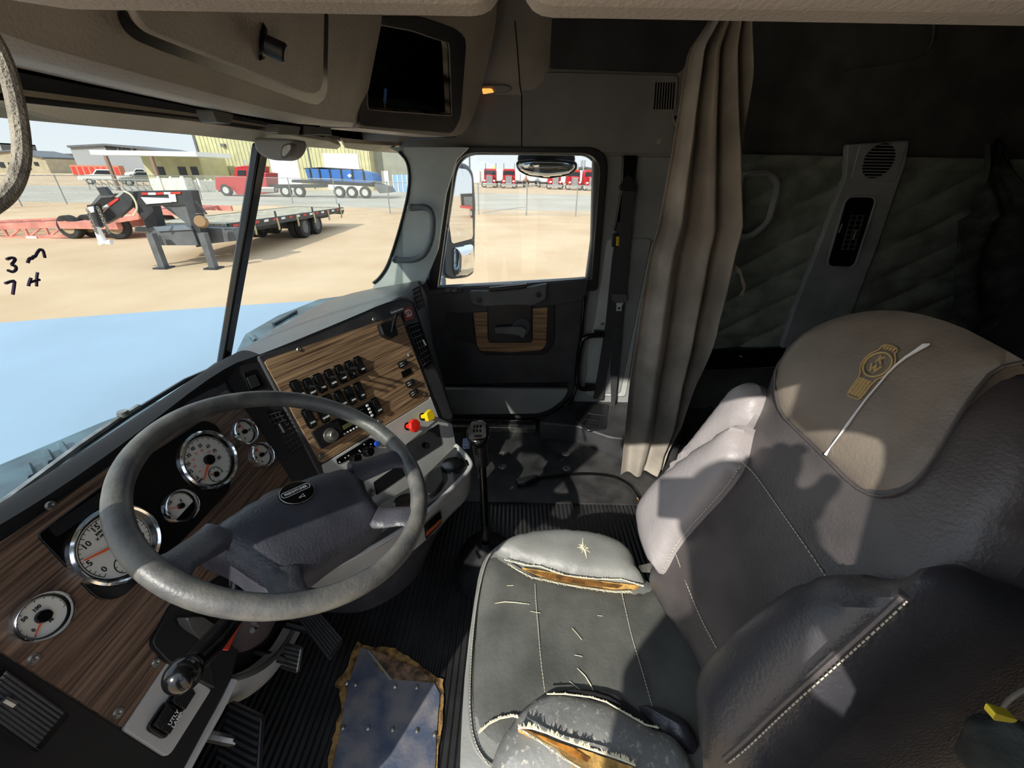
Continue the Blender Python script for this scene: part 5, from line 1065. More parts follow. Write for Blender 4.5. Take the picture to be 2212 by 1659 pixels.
# rounded lower lip: rows from the underside, round the lip and up the face
rows = []
upd = V3((0, 0.36, -0.93)).normalized() * -1
for dv in ((0.13, 0.012), (0.06, 0.002), (0.022, 0.002), (0.006, 0.012), (0.0, 0.03)):
    rows.append([p + V3((0, dv[0], dv[1])) for p in lo3])
for t in (0.10, 0.22, 0.36, 0.50): rows.append([p + V3((0, -0.36, 0.93)) * t for p in lo3])
obj('console_shell', solid_grid(rows, (0, 0.012, 0.012)), M_CONS, oc)
# passenger end, turned towards the driver and holding the cubby
k2 = P(1022, 262, x=1.80); k2.z = k1.z + 0.03; dd = (k2 - k1); EN = dd.cross(V3((0, -0.36, 0.93))).normalized(); EN = EN if EN.dot(EYE - k1) > 0 else -EN
def E_(pts, h=0.0): return PS(pts, pl=(k1 + EN * h, EN))
oo = rnd(E_([(776, -60), (1075, -60), (1072, 45), (1060, 110), (1028, 240), (1006, 286), (975, 297), (776, 277)]), [0, 0, .02, .02, .05, .03, .03, 0])
ii = rnd(E_([(790, 46), (800, 44), (975, 70), (1003, 92), (992, 250), (978, 266), (800, 250), (790, 246)]), .012)
# cubby frame with a real opening
fo = rnd(E_([(778, 34), (910, 36), (985, 62), (1009, 84), (996, 256), (978, 290), (840, 278), (778, 272)], 0.004), [.004, .01, .02, .02, .02, .02, .01, .004], 4)
fi = rnd(E_([(792, 50), (890, 68), (930, 82), (970, 94), (976, 250), (930, 246), (840, 240), (795, 236)], 0.0), [.004, .01, .01, .004, .004, .01, .01, .004], 4)
obj('end_panel', frame_bm(rnd(oo, 0) if len(oo) == len(fi) else [oo[int(i * len(oo) / len(fi))] for i in range(len(fi))], fi, -EN * 0.03), M_CONS, oc) if False else None
def ringed(outer, inner, n=64):
    def res(q):
        L = [0]; k = len(q)
        for i in range(k): L.append(L[-1] + (q[(i + 1) % k] - q[i]).length)
        out = []
        for s in range(n):
            d = L[-1] * s / n; i = max(j for j in range(k) if L[j] <= d); out.append(q[i].lerp(q[(i + 1) % k], (d - L[i]) / max(1e-9, L[i + 1] - L[i])))
        return out
    c = sum(inner, V3()) / len(inner)
    def by_angle(q):
        q = res(q); u = dd.normalized(); v = EN.cross(u)
        s = min(range(n), key=lambda i: abs(math.atan2((q[i] - c).dot(v), (q[i] - c).dot(u)) + 3.0)); q = q[s:] + q[:s]; return q
    A, B = by_angle(outer), by_angle(inner)
    def turn(q):
        u = dd.normalized(); v = EN.cross(u); a = (q[0] - c); b = (q[n // 8] - c); return a.dot(u) * b.dot(v) - a.dot(v) * b.dot(u) > 0
    if turn(A) != turn(B): B = [B[0]] + B[:0:-1]
    return A, B
A_, B_ = ringed(oo, fi); obj('end_panel', frame_bm(A_, B_, -EN * 0.03), M_CONS, oc)
A_, B_ = ringed(fo, fi); obj('cubby_frame', frame_bm(A_, B_, -EN * 0.012), M_TRIM2, oc, bev=.003)
bx = nb(); n_ = len(fi); f2 = [p - EN * 0.16 for p in fi]; va = [bx.verts.new(p) for p in fi]; vb = [bx.verts.new(p) for p in f2]
for i in range(n_): bx.faces.new((va[i], va[(i + 1) % n_], vb[(i + 1) % n_], vb[i]))
bx.faces.new(vb); bmesh.ops.solidify(bx, geom=bx.faces[:], thickness=-0.002); obj('cubby_box', bx, M_GLOSS, oc)
sleeve = tube(E_([(833, 191), (831, 222)], -.02), .0042, 10); obj('blue_wire_sleeve', sleeve, mat('wire_blue', (56, 110, 190), .5), oc)
obj('wire_end', tube(E_([(831, 222), (832, 240)], -.02), .0015, 6), mat('wire_tan', (150, 110, 80), .6), oc)
under = E_([(776, 277), (975, 297), (1006, 288)]); obj('end_underside', solid_grid([under, [p + V3((0.02, 0.12, 0.0)) for p in under]], (0, 0, .01)), M_CONS, oc)
obj('underside_seam', tube(PS([(886, 301), (985, 296)], z=1.283), .0015, 5), M_GLOSS, oc)
# storage door
dr = [(262, 20), (275, 58), (299, 82), (344, 104), (653, 214), (681, 221), (696, 210), (703, 190), (706, 20)]
obj('door_gap', slab(rnd(K([(x - 4 if x < 300 else x + 4, y + 6) for x, y in dr], .0035), .012), .004), M_GLOSS, oc)
sd_ = obj('storage_door', slab(rnd(K([(286, 15), (300, 52), (322, 74), (365, 92), (650, 202), (680, 208), (693, 198), (700, 180), (703, 15)], .012), [.0, .02, .02, .02, .02, .02, .02, .01, 0]), .012), M_CONS, oc, bev=.005)
kp = K([(566, 92)], .014)[0]; kM_ = axes(kp, KN + V3((.25, 0, 0)), (1, 0, 0))
obj('latch_plate', add_lathe(nb(), [(0, .004), (.016, .004), (.019, 0)], kM_ @ Matrix.Diagonal((.75, 1.35, 1, 1)), 28), M_GLOSS, sd_)
obj('latch_knob', lathe([(0, .034), (.012, .034), (.014, .031), (.0135, .006), (.017, .004)], kM_, 24), M_BLACK, sd_); obj('latch_face', lathe([(0, .0352), (.0105, .0352), (.0105, .033)], kM_, 24), M_CONS, sd_)
# dark roof board above the visors
bm = slab(PS([(-160, 40), (0, 85), (400, 190), (780, 262), (985, 285), (1010, 300), (960, 318), (840, 312), (700, 303), (420, 266), (0, 220), (-160, 205)], y=.62), .02); tag(obj('trim_6', bm, M_TRIM2, bev=.004), 'dark strip of roof trim above the sun visors', 'trim', kind='structure')
for k, q in enumerate(([(458, 236), (505, 246), (500, 268), (470, 264)], [(605, 268), (650, 274), (645, 292), (600, 288)], [(655, 270), (715, 276), (718, 292), (655, 292)])):
    hb_ = thing('visor_clip', ('dark visor clip, leftmost of the three under the console', 'pale-faced visor clip left of the cubby underside', 'dark glossy visor clip nearest the cubby')[k], 'clip', tuple(P(*q[0], y=.52))); obj('clip', slab(rnd(PS(q, y=.52), .005), .03), (M_TRIM, M_WALL, M_BLACK)[k], hb_, bev=.004)
M_VIS = mat('visor_vinyl', (222, 210, 186), .7, bump=.3, bscale=300, var=.06, vscale=6)
v_ = thing('sun_visor', 'long beige sun visor folded up above the left windshield half', 'sun visor', (.6, .58, 1.28))
q = [(-90, 203), (0, 214), (200, 236), (420, 262), (600, 287), (710, 305), (738, 315), (728, 323), (600, 313), (420, 293), (200, 274), (0, 256), (-90, 248)]; VN = V3((0, -.5, -.87)).normalized(); obj('panel', slab(rnd(PS(q, pl=(V3((.6, .575, 1.27)), VN)), .006), .016), M_VIS, v_, bev=.005)
obj('hinge_rod', tube(PS([(-90, 198), (0, 209), (420, 257), (700, 297)], y=.572), .004, 6), M_BLACK, v_)
v_ = thing('sun_visor', 'short beige sun visor folded up above the right windshield half', 'sun visor', (1.6, .5, 1.27))
q = [(742, 308), (800, 312), (880, 316), (930, 323), (938, 327), (928, 332), (870, 332), (790, 326), (745, 320)]; obj('panel', slab(rnd(PS(q, pl=(V3((1.6, .50, 1.268)), VN)), .008), .014), M_VIS, v_, bev=.005)
obj('pivot_pin', tube([P(850, 306, y=.5), P(868, 310, y=.5)], .006, 8), M_BLACK, v_)
# sensor pod on the divider
pod = thing('sensor_pod', 'grey rounded sensor pod at the top of the windshield divider', 'sensor', tuple(P(590, 325, x=1.08)))
obj('housing', slab(rnd(PS([(545, 296), (632, 300), (634, 318), (622, 340), (600, 348), (572, 342), (550, 326)], x=1.045), .018), .07), M_WALL, pod, bev=.008)
obj('lens_ring', slab(rnd(PS([(610, 312), (632, 309), (633, 322), (622, 340), (606, 344), (605, 328)], x=1.040), .012), .02), M_TRIM, pod, bev=.004); obj('lens', slab(rnd(PS([(613, 315), (628, 312), (628, 322), (619, 335), (610, 339), (609, 327)], x=1.038), .01), .01), M_STEEL, pod)
# coiled cord at the left edge
cd_ = thing('braided_cord', 'pale braided cord hanging in a loop at the left edge', 'cord', tuple(P(30, 250, y=.40)))
M_CORD = mat('braided_cord', (140, 135, 122), .8, bump=1.0, bscale=500, var=.15, vscale=60)
obj('cord', tube(fil(PS([(-30, 60), (4, 118), (28, 190), (46, 290), (48, 345), (36, 390), (14, 425), (-30, 455)], y=.40), 2, False), .0058, 10), M_CORD, cd_)
# dome light
dl = thing('dome_light', 'small oval reading light with an orange lens above the passenger door', 'light', tuple(P(1072, 192, x=1.86)))
obj('body', slab(rnd(PS([(1040, 184), (1090, 183), (1106, 190), (1098, 198), (1072, 201), (1042, 200)], x=1.858), .012), .016), M_WALL, dl, bev=.003)
obj('lens', slab(rnd(PS([(1041, 191), (1062, 191), (1067, 199), (1043, 203)], x=1.852), .005), .006), mat('lens_orange', (255, 150, 70), .3, emit=1.5), dl)

# ================================================================== outside the glass: hood, cowl, wiper, mirrors
M_HOOD = mat('hood_blue', (146, 172, 192), .45, var=.03, vscale=1.5, spec=.5)
hd_ = thing('truck_hood', 'broad pale blue truck hood beyond the windshield', 'hood', (1.07, 1.6, .4))
rows = []
for i in range(13):
    t = i / 12; y = .93 + 1.35 * t; hw = 1.02 - .42 * t ** 1.1; row = []
    for j in range(25):
        u = -1 + 2 * j / 24; a = abs(u); row.append(V3((1.07 + u * hw, y, .60 + .045 * (1 - a ** 3) - .02 * t - (.25 * max(0, a - .93) / .07))))
    rows.append(row)
obj('hood_top', solid_grid(rows, (0, 0, -.02)), M_HOOD, hd_)
M_COWL = mat('cowl_dark', (62, 84, 92), .35, var=.3, vscale=9, bump=.2, bscale=40)
cw = thing('cowl', 'dark teal cowl strip between the windshield and the hood', 'cowl', (1.0, .98, .6))
q = PS([(-120, 1055), (0, 1004), (220, 912), (440, 829), (496, 790), (530, 722), (600, 682), (690, 646), (735, 640), (700, 690), (520, 790), (480, 815), (0, 1125), (-120, 1205)], z=.668)
obj('cowl_panel', prism(q, (0, 0, -.03)), M_COWL, cw)
for a_, b_ in (((100, 975), (112, 998)), ((60, 1005), (70, 1030)), ((130, 958), (150, 985)), ((540, 722), (552, 735)), ((590, 700), (640, 672))): obj('cowl_rib', tube(PS([a_, b_], z=.674), .006, 6), M_COWL, cw)
wp = thing('wiper', 'grey wiper arm lying along the base of the left windshield half', 'wiper', tuple(P(200, 960, z=.69)))
obj('arm', tube(PS([(0, 1092), (70, 1040), (170, 965), (262, 902), (300, 878)], z=.69), .007, 8), M_STEEL, wp); obj('blade', tube(PS([(150, 985), (280, 896), (400, 822), (470, 792)], z=.685), .006, 6), M_BLACK, wp); obj('pivot', lathe([(0, .012), (.01, .011), (.013, 0)], axes(P(268, 897, z=.692), (0, 0, 1)), 14), M_STEEL, wp)
wp = thing('wiper', 'dark wiper arm at the base of the right windshield half', 'wiper', tuple(P(600, 715, z=.70)))
obj('arm', tube(PS([(560, 745), (598, 712), (640, 690), (700, 662)], z=.705), .008, 8), M_STEEL, wp); obj('blade', tube(PS([(540, 752), (620, 700), (720, 650)], z=.70), .005, 6), M_BLACK, wp)
# passenger mirror
MN = V3((-.56, -.83, .03)).normalized(); MO = V3((2.25, .27, .95))
def Mi(p, h=0.0): return PS(p, pl=(MO + MN * h, MN))
pm = thing('side_mirror', 'tall chrome-faced side mirror outside the passenger window', 'mirror', (2.25, .27, .95))
M_MH = mat('mirror_housing', (78, 92, 100), .35)
obj('housing', slab(rnd(Mi([(966, 356), (990, 350), (1012, 354), (1024, 372), (1029, 440), (1026, 590), (1012, 600), (976, 604), (960, 596), (956, 470)]), .03), .05), M_MH, pm, bev=.012)
obj('flat_glass', slab(rnd(Mi([(968, 366), (988, 363), (1010, 366), (1019, 382), (1022, 515), (976, 527), (970, 480)], .002), .02), .004), M_MIRR, pm)
cvx = [(981, 534), (1021, 527), (1024, 584), (1010, 594), (984, 597), (980, 580)]; q = rnd(Mi(cvx, .004), .015); MM = axes(sum(q, V3()) / len(q), MN, (0, 0, 1)); obj('convex_glass', pillow(to2(q, MM), MM, .022, .06, .004, .008), M_MIRR, pm)
obj('mirror_back', slab(rnd(PS([(944, 420), (966, 420), (968, 600), (950, 606), (942, 580)], x=2.32), .03), .05), M_HOOD, pm, bev=.01)
obj('bracket', tube([P(958, 604, x=2.24), P(958, 640, x=2.1)], .014, 8), M_MH, pm); obj('bracket', tube([P(985, 352, x=2.24), P(968, 325, x=2.0)], .014, 8), M_MH, pm)
# look-down mirror over the door
ld = thing('lookdown_mirror', 'wide convex mirror hanging over the top of the passenger window', 'mirror', tuple(P(1180, 355, x=2.02)))
obj('housing', slab(rnd(PS([(1120, 330), (1242, 330), (1244, 352), (1117, 350)], x=2.03), .02), .10), M_BLACK, ld, bev=.01)
LN = V3((-.80, 0, -.60)).normalized(); q = rnd(PS([(1116, 350), (1150, 346), (1212, 347), (1245, 352), (1243, 366), (1225, 377), (1182, 383), (1140, 377), (1120, 366)], pl=(P(1180, 348, x=2.01), LN)), .02); LM = axes(sum(q, V3()) / len(q), LN, (0, 1, 0)); obj('mirror_glass', pillow(to2(q, LM), LM, .03, .10, .004, .012), M_MIRR, ld)
obj('rim', tube(q, .006, 8, closed=True), M_BLACK, ld); obj('bracket', box((1.98, P(1180, 340, x=2.0).y, 1.285), (.10, .10, .03)), M_BLACK, ld)

rv = thing('added_visor', 'unseen pale blue visor added above the windshield to block sun', 'visor', (1.05, .74, 1.31))  # out-of-view visor, added to keep the sun off the passenger door
obj('blade', prism([V3((.02, .655, 1.325)), V3((2.08, .655, 1.325)), V3((2.04, .83, 1.305)), V3((.06, .83, 1.305))], (0, 0, .012)), M_HOOD, rv, bev=.004)
for x in (.3, 1.07, 1.85): obj('bracket', box((x, .72, 1.335), (.03, .14, .03)), M_HOOD, rv)

# ================================================================== the yard outside
GZ = -1.35
M_SAND = mat('sand', (186, 156, 120), .95, col2=(206, 180, 146), vscale=.35, bump=.5, bscale=4, detail=9, lo=.3, hi=.7)
M_ROAD = mat('pale_road', (166, 158, 142), .95, col2=(184, 177, 162), vscale=.2, detail=8)
bm = nb(); v = [bm.verts.new(p) for p in ((-60, -250, GZ), (700, -250, GZ), (700, 700, GZ), (-60, 700, GZ))]; bm.faces.new(v); tag(obj('ground', bm, M_SAND, smooth=False), 'pale sandy yard outside the truck', 'ground', kind='structure')
bm = nb(); add_box(bm, (46, 20, GZ + .01), (26, 200, .02)); tag(obj('road', bm, M_ROAD, smooth=False), 'pale gravel lane beyond the fence', 'road', kind='structure')
M_TIRE = mat('tire', (46, 45, 44), .85, var=.2, vscale=6); M_RIMW = mat('wheel_rim', (208, 206, 200), .4, metal=.2); M_RIMT = mat('dusty_rim', (170, 150, 120), .7)
M_BSTEEL = mat('black_steel', (50, 52, 56), .5, var=.15, vscale=3); M_GSTEEL = mat('grey_steel', (96, 98, 100), .6, var=.1, vscale=3)
M_REDP = mat('red_paint', (184, 42, 46), .4); M_WHITEP = mat('white_paint_body', (236, 236, 234), .4); M_PINK = mat('faded_red_steel', (206, 134, 120), .7, var=.12, vscale=2)
M_WIN = mat('dark_glass', (38, 44, 50), .12); M_REFR = mat('reflector_red', (198, 60, 48), .5)
def wheel(name, c, r, w, ax, par, rim=None):
    """tyre with rim; ax = axle direction pointing to the visible face"""
    M = axes(c, ax); o = obj(name, lathe([(r * .55, w * .45), (r * .62, w * .5), (r * .93, w * .48), (r, w * .36), (r, -w * .36), (r * .93, -w * .5), (r * .5, -w * .5)], M, 28, False), M_TIRE, par)
    obj('rim', lathe([(0, w * .30), (r * .16, w * .34), (r * .20, w * .28), (r * .42, w * .22), (r * .56, w * .46), (r * .60, w * .44)], M, 24), rim or M_RIMW, o); return o
def bxs(name, par, m, *cs, bev=0.0):
    bm = nb()
    for c, s in cs: add_box(bm, c, s)
    return obj(name, bm, m, par, smooth=False, bev=bev)
def beam(bm, a, b, w, h):
    a, b = V3(a), V3(b); d = (b - a); M = axes((a + b) / 2, V3((0, 0, 1)) if abs(d.normalized().z) < .95 else V3((1, 0, 0)), d); 
    x = d.normalized(); z = V3((0, 0, 1)) if abs(x.z) < .95 else V3((1, 0, 0)); y = z.cross(x).normalized(); z = x.cross(y); R = Matrix(((x.x, y.x, z.x), (x.y, y.y, z.y), (x.z, y.z, z.z))); add_box(bm, (a + b) / 2, (d.length, w, h), R)

# ---- black gooseneck trailer, its axis running away to the right of the view
gt_ = thing('gooseneck_trailer', 'black flatbed gooseneck trailer standing on its jacks in the sand', 'trailer', (16, 9.5, GZ))
ya, yb = 8.55, 10.95
def dz(x): return -0.30 - 0.022 * (x - 13.0)
q = [(12.7, ya), (21.6, ya), (21.6, yb), (12.7, yb)]
dk = obj('deck', prism([V3((x, y, dz(x))) for x, y in q], (0, 0, -.07)), mat('deck_boards', (164, 156, 136), .9, var=.25, vscale=2.5, stretch=(1, 12, 1)), gt_, smooth=False)
bm = nb(); beam(bm, (12.7, ya - .03, dz(12.7) - .10), (21.6, ya - .03, dz(21.6) - .10), .08, .22); beam(bm, (12.7, yb, dz(12.7) - .1), (21.6, yb, dz(21.6) - .1), .08, .22); beam(bm, (21.6, ya, dz(21.6) - .14), (21.6, yb, dz(21.6) - .14), .1, .30); beam(bm, (12.7, 9.2, dz(12.7) - .28), (21.4, 9.2, dz(21.4) - .28), .12, .28); beam(bm, (12.7, 10.3, dz(12.7) - .28), (21.4, 10.3, dz(21.4) - .28), .12, .28)
obj('side_rails', bm, M_BSTEEL, gt_, smooth=False)
for k in range(16):
    x = 13.0 + k * .56; bm = nb(); add_box(bm, (x, ya - .075, dz(x) - .06), (.26, .012, .07)); obj('reflector_strip', bm, M_REFR if k % 2 == 0 else M_WHITEP, gt_, smooth=False)
for k in range(6):
    x = 13.9 + k * 1.45; bm = nb(); add_tube(bm, [V3((x, ya - .08, dz(x) - .02)), V3((x, ya - .10, dz(x) - .3)), V3((x + .05, ya - .06, dz(x) - .42))], .035, 6); obj('hanging_strap', bm, mat('strap_cream', (206, 196, 150), .8), gt_)
for k in range(3): x = 15.4 + k * 2.9; bxs('stake', gt_, M_BSTEEL, ((x, ya - .04, dz(x) + .1), (.05, .05, .2)))
for x in (17.6, 18.75):
    for y in (8.72, 9.02, 10.5, 10.8): wheel('wheel', V3((x, y, GZ + .42)), .42, .26, (0, -1, 0), gt_, M_GSTEEL)
bm = nb(); beam(bm, (17.6, 8.7, GZ + .42), (17.6, 10.8, GZ + .42), .14, .14); beam(bm, (18.75, 8.7, GZ + .42), (18.75, 10.8, GZ + .42), .14, .14); obj('axle', bm, M_BSTEEL, gt_)
# neck: a near-side and a far-side frame, top box, lower step box
def N(px, py, x=11.9): return P(px, py, x=x)
DX = V3((.3, 0, 0))
def arch(name, pts, x=11.9, th=.3, m=None): return obj(name, prism([N(a, b, x) for a, b in pts], (th, 0, 0)), m or M_BSTEEL, gt_, smooth=False)
arch('top_beam', [(284, 413), (405, 411), (413, 441), (380, 444), (284, 446)])
arch('riser_post', [(298, 445), (328, 444), (343, 498), (318, 494)]); arch('riser_post', [(390, 411), (412, 412), (441, 532), (424, 534), (412, 480)], 11.85)
arch('gusset', [(350, 444), (402, 440), (416, 492)], 11.95, .05, M_GSTEEL); arch('gusset', [(288, 446), (300, 446), (320, 492)], 11.95, .05)
arch('step_box', [(318, 494), (330, 490), (412, 488), (428, 530), (330, 530), (324, 508)], 11.8, .7, M_GSTEEL); arch('step_lid', [(330, 490), (400, 487), (414, 496), (340, 500)], 11.75, .1, mat('grey_lid', (112, 122, 132), .5))
arch('cross_beam', [(290, 489), (322, 491), (324, 501), (292, 500)], 11.9, .1, M_GSTEEL)
arch('neck_tail', [(428, 492), (500, 494), (512, 520), (440, 528)], 12.3, .4, M_GSTEEL)
# sloping neck and coupler
arch('neck_side', [(214, 468), (258, 424), (270, 413), (288, 414), (284, 444), (256, 468), (224, 485)], 11.3, .16); arch('neck_far_side', [(196, 442), (214, 420), (250, 418), (236, 430), (206, 450)], 11.7, .1, M_GSTEEL)
arch('neck_floor', [(200, 446), (218, 427), (250, 426), (216, 462)], 11.6, .05, M_BLACK)
arch('front_lug', [(208, 405), (224, 404), (238, 422), (218, 423)], 11.4, .12)
arch('coupler', [(187, 443), (203, 441), (214, 490), (207, 494)], 11.0, .2); arch('coupler_decal', [(190, 447), (201, 446), (203, 459), (192, 460)], 10.98, .02, M_WHITEP)
jk = obj('front_jack', tube([N(208, 490, 11.0), N(219, 514, 11.0), N(225, 526, 11.0)], [.07, .09, .09], 14), M_WHITEP, gt_); obj('jack_foot', tube([N(216, 526, 11.0), N(241, 523, 11.0)], .06, 8), M_WHITEP, jk)
for a_, b_ in (((212, 450), (234, 500)), ((190, 455), (208, 502))):
    bm = nb(); A, B = N(*a_, 10.9), N(*b_, 10.9)
    for i in range(12):
        c = A.lerp(B, i / 11); add_tube(bm, [c + V3((.01 * (1 if i % 2 else -1), .03 * math.cos(t), .045 * math.sin(t))) for t in [2 * PI * j / 8 for j in range(8)]], .010, 5, closed=True)
    obj('safety_chain', bm, M_STEEL, gt_)
obj('spare_reel', lathe([(.0, .1), (.13, .1), (.16, .05), (.16, -.05), (0, -.1)], axes(N(435, 479, 11.7), (-1, -.3, .2)), 18), mat('rusty_reel', (150, 120, 86), .8), gt_)
bm = nb(); add_tube(bm, [N(422, 434, 11.8), N(446, 462, 11.8), N(424, 462, 11.8)], .03, 6); obj('side_hook', bm, M_BSTEEL, gt_)
for a_, b_, m_ in (((305, 416), (320, 416), M_REFR), ((320, 416), (336, 416), M_WHITEP), ((336, 416), (354, 415), M_REFR), ((354, 415), (368, 415), M_WHITEP), ((368, 415), (390, 414), M_REFR)): arch('reflector_strip', [a_, b_, (b_[0], b_[1] + 5), (a_[0], a_[1] + 5)], 11.87, .02, m_)
arch('reflector_strip', [(233, 440), (254, 426), (256, 431), (236, 446)], 11.28, .02, M_REFR); arch('reflector_strip', [(218, 449), (231, 441), (233, 446), (221, 453)], 11.28, .02, M_WHITEP)
arch('white_decal', [(304, 426), (366, 428), (370, 437), (316, 441)], 11.87, .02, M_WHITEP); arch('white_decal', [(363, 418), (378, 418), (381, 436), (368, 436)], 11.87, .02, M_WHITEP)
obj('hose', tube(fil([N(268, 413, 11.2), N(284, 420, 11.2), N(295, 440, 11.2), N(296, 454, 11.2), N(288, 466, 11.2)], 2, False), .022, 6), mat('hose_cream', (210, 204, 170), .7), gt_)
for (tx, ty), (fx, fy) in (((336, 529), (354, 577)), ((446, 528), (462, 578))):
    F0 = P(fx, fy, z=GZ + .03); T_ = P(tx, ty, x=F0.x); lg = bm = nb(); beam(bm, T_ + V3((0, 0, .3)), F0, .17, .17); lgo = obj('jack_leg', bm, M_GSTEEL, gt_, smooth=False); bxs('foot_plate', lgo, M_BSTEEL, ((F0.x, F0.y, GZ + .02), (.36, .36, .04)))

# ---- faded red trailers with lattice frames
def lattice(name, lab, A, B, w, h, bays, grp=None):
    """flat lattice frame from A to B (one long rail), w = offset to the other rail"""
    t = thing(name, lab, 'trailer', (A.x, A.y, GZ), grp); bm = nb()
    for o in (V3(), w): beam(bm, A + o, B + o, .10, .22); beam(bm, A + o - V3((0, 0, h)), B + o - V3((0, 0, h)), .08, .12)
    obj('long_rails', bm, M_PINK, t, smooth=False); bm = nb()
    for i in range(bays + 1):
        p = A.lerp(B, i / bays); beam(bm, p, p + w, .08, .12); beam(bm, p, p - V3((0, 0, h)), .07, .07)
        if i < bays: q_ = A.lerp(B, (i + 1) / bays); beam(bm, p, q_ + w, .06, .08); beam(bm, p - V3((0, 0, h)), q_, .06, .06)
    obj('cross_braces', bm, M_PINK, t, smooth=False); return t
A, B = P(-260, 500, x=16.3), P(140, 484, x=16.3); t1 = lattice('lattice_trailer', 'faded red lattice-frame trailer at the left edge of the windshield', A, B, V3((2.2, 0, 0)), .42, 9)
bxs('bed', t1, M_PINK, ((17.3, B.y - 1.0, B.z - .02), (2.3, 2.2, .25)))
for px, py in ((165, 515), (207, 512)): c = P(px, py, z=GZ); wheel('wheel', V3((c.x, c.y, GZ + .42)), .42, .3, (-1, 0, 0), t1, M_RIMT)
for k in range(3): p = A.lerp(B, .2 + .3 * k); bxs('reflector_strip', t1, M_WHITEP, ((p.x - .07, p.y, p.z - .42), (.02, .4, .08)))
c = P(262, 516, z=GZ); t2 = thing('lattice_trailer', 'faded red trailer with dusty wheels behind the black gooseneck', 'trailer', (c.x, c.y, GZ))
wheel('wheel', V3((c.x, c.y, GZ + .45)), .45, .32, (-1, -.35, 0), t2, M_RIMT); wheel('wheel', V3((c.x + 1.1, c.y - 1.0, GZ + .45)), .45, .32, (-1, -.35, 0), t2, M_RIMT)
bxs('bed', t2, M_PINK, ((c.x + 1.2, c.y - .5, GZ + .98), (2.0, 2.2, .2))); bm = nb()
for k in range(6): beam(bm, (c.x + .4, c.y - 2.6 + .3 * k, GZ + 1.0), (c.x + 2.6, c.y - 2.4 + .3 * k, GZ + 1.0), .1, .12)
beam(bm, (c.x + .3, c.y, GZ + 1.0), (c.x + .3, c.y - 3, GZ + .95), .1, .2); beam(bm, (c.x + 2.6, c.y, GZ + 1.0), (c.x + 2.6, c.y - 3, GZ + .95), .1, .2); obj('cross_braces', bm, M_PINK, t2, smooth=False)
obj('fender', slab([P(246, 474, x=c.x - .2), P(300, 462, x=c.x - .2), P(300, 474, x=c.x - .2), P(250, 482, x=c.x - .2)], .1), M_PINK, t2, smooth=False)

# ---- chain-link fence: posts, rail, wire
fp = [P(-40, 452, z=GZ), P(48, 446, z=GZ), P(145, 441, z=GZ)] + [P(310, 436, z=GZ)] + [P(437, 432, z=GZ), P(633, 440, z=GZ), P(728, 442, z=GZ), P(843, 462, z=GZ), P(935, 464, z=GZ), P(1034, 464, z=GZ), P(1137, 466, z=GZ), P(1243, 468, z=GZ), P(1345, 470, z=GZ)]
fn_t = thing('chain_link_fence', 'long chain-link fence along the edge of the sandy yard', 'fence', (29, 10, GZ))
M_FEN = mat('galvanised_pipe', (150, 154, 152), .55, metal=.4)
for p in fp: obj('post', tube([p, p + V3((0, 0, 1.9))], .038, 8), M_FEN, fn_t)
obj('top_rail', tube([p + V3((0, 0, 1.85)) for p in fp], .026, 6), M_FEN, fn_t)
mw = bpy.data.materials.new('chain_link_wire'); mw.use_nodes = True; nt = mw.node_tree; pb_ = nt.nodes['Principled BSDF']; pb_.inputs['Base Color'].default_value = lin((170, 172, 168)); tcn = nt.nodes.new('ShaderNodeTexCoord'); sxn = nt.nodes.new('ShaderNodeSeparateXYZ'); nt.links.new(tcn.outputs['Object'], sxn.inputs[0])
outs = []
for sgn in ('ADD', 'SUBTRACT'):
    a1 = nt.nodes.new('ShaderNodeMath'); a1.operation = sgn; nt.links.new(sxn.outputs['Y'], a1.inputs[0]); nt.links.new(sxn.outputs['Z'], a1.inputs[1])
    m1 = nt.nodes.new('ShaderNodeMath'); m1.operation = 'MULTIPLY'; m1.inputs[1].default_value = 1 / .11; nt.links.new(a1.outputs[0], m1.inputs[0]); f1 = nt.nodes.new('ShaderNodeMath'); f1.operation = 'FRACT'; nt.links.new(m1.outputs[0], f1.inputs[0])
    c1 = nt.nodes.new('ShaderNodeMath'); c1.operation = 'LESS_THAN'; c1.inputs[1].default_value = .10; nt.links.new(f1.outputs[0], c1.inputs[0]); outs.append(c1)
mxn = nt.nodes.new('ShaderNodeMath'); mxn.operation = 'MAXIMUM'; nt.links.new(outs[0].outputs[0], mxn.inputs[0]); nt.links.new(outs[1].outputs[0], mxn.inputs[1]); nt.links.new(mxn.outputs[0], pb_.inputs['Alpha'])
bm = nb()
for a_, b_ in zip(fp, fp[1:]):
    if (a_ - b_).length > 30: continue
    bm.faces.new([bm.verts.new(a_ + V3((0, 0, .05))), bm.verts.new(b_ + V3((0, 0, .05))), bm.verts.new(b_ + V3((0, 0, 1.85))), bm.verts.new(a_ + V3((0, 0, 1.85)))])
obj('wire_mesh', bm, mw, fn_t, smooth=False)
pr_ = thing('leaning_pole', 'loose pipe leaning low across the fence posts', 'pole', tuple(P(1040, 458, z=GZ + .2))); obj('pipe', tube([P(1040, 459, x=28.2), P(1138, 446, x=28.3)], .03, 6), M_FEN, pr_)

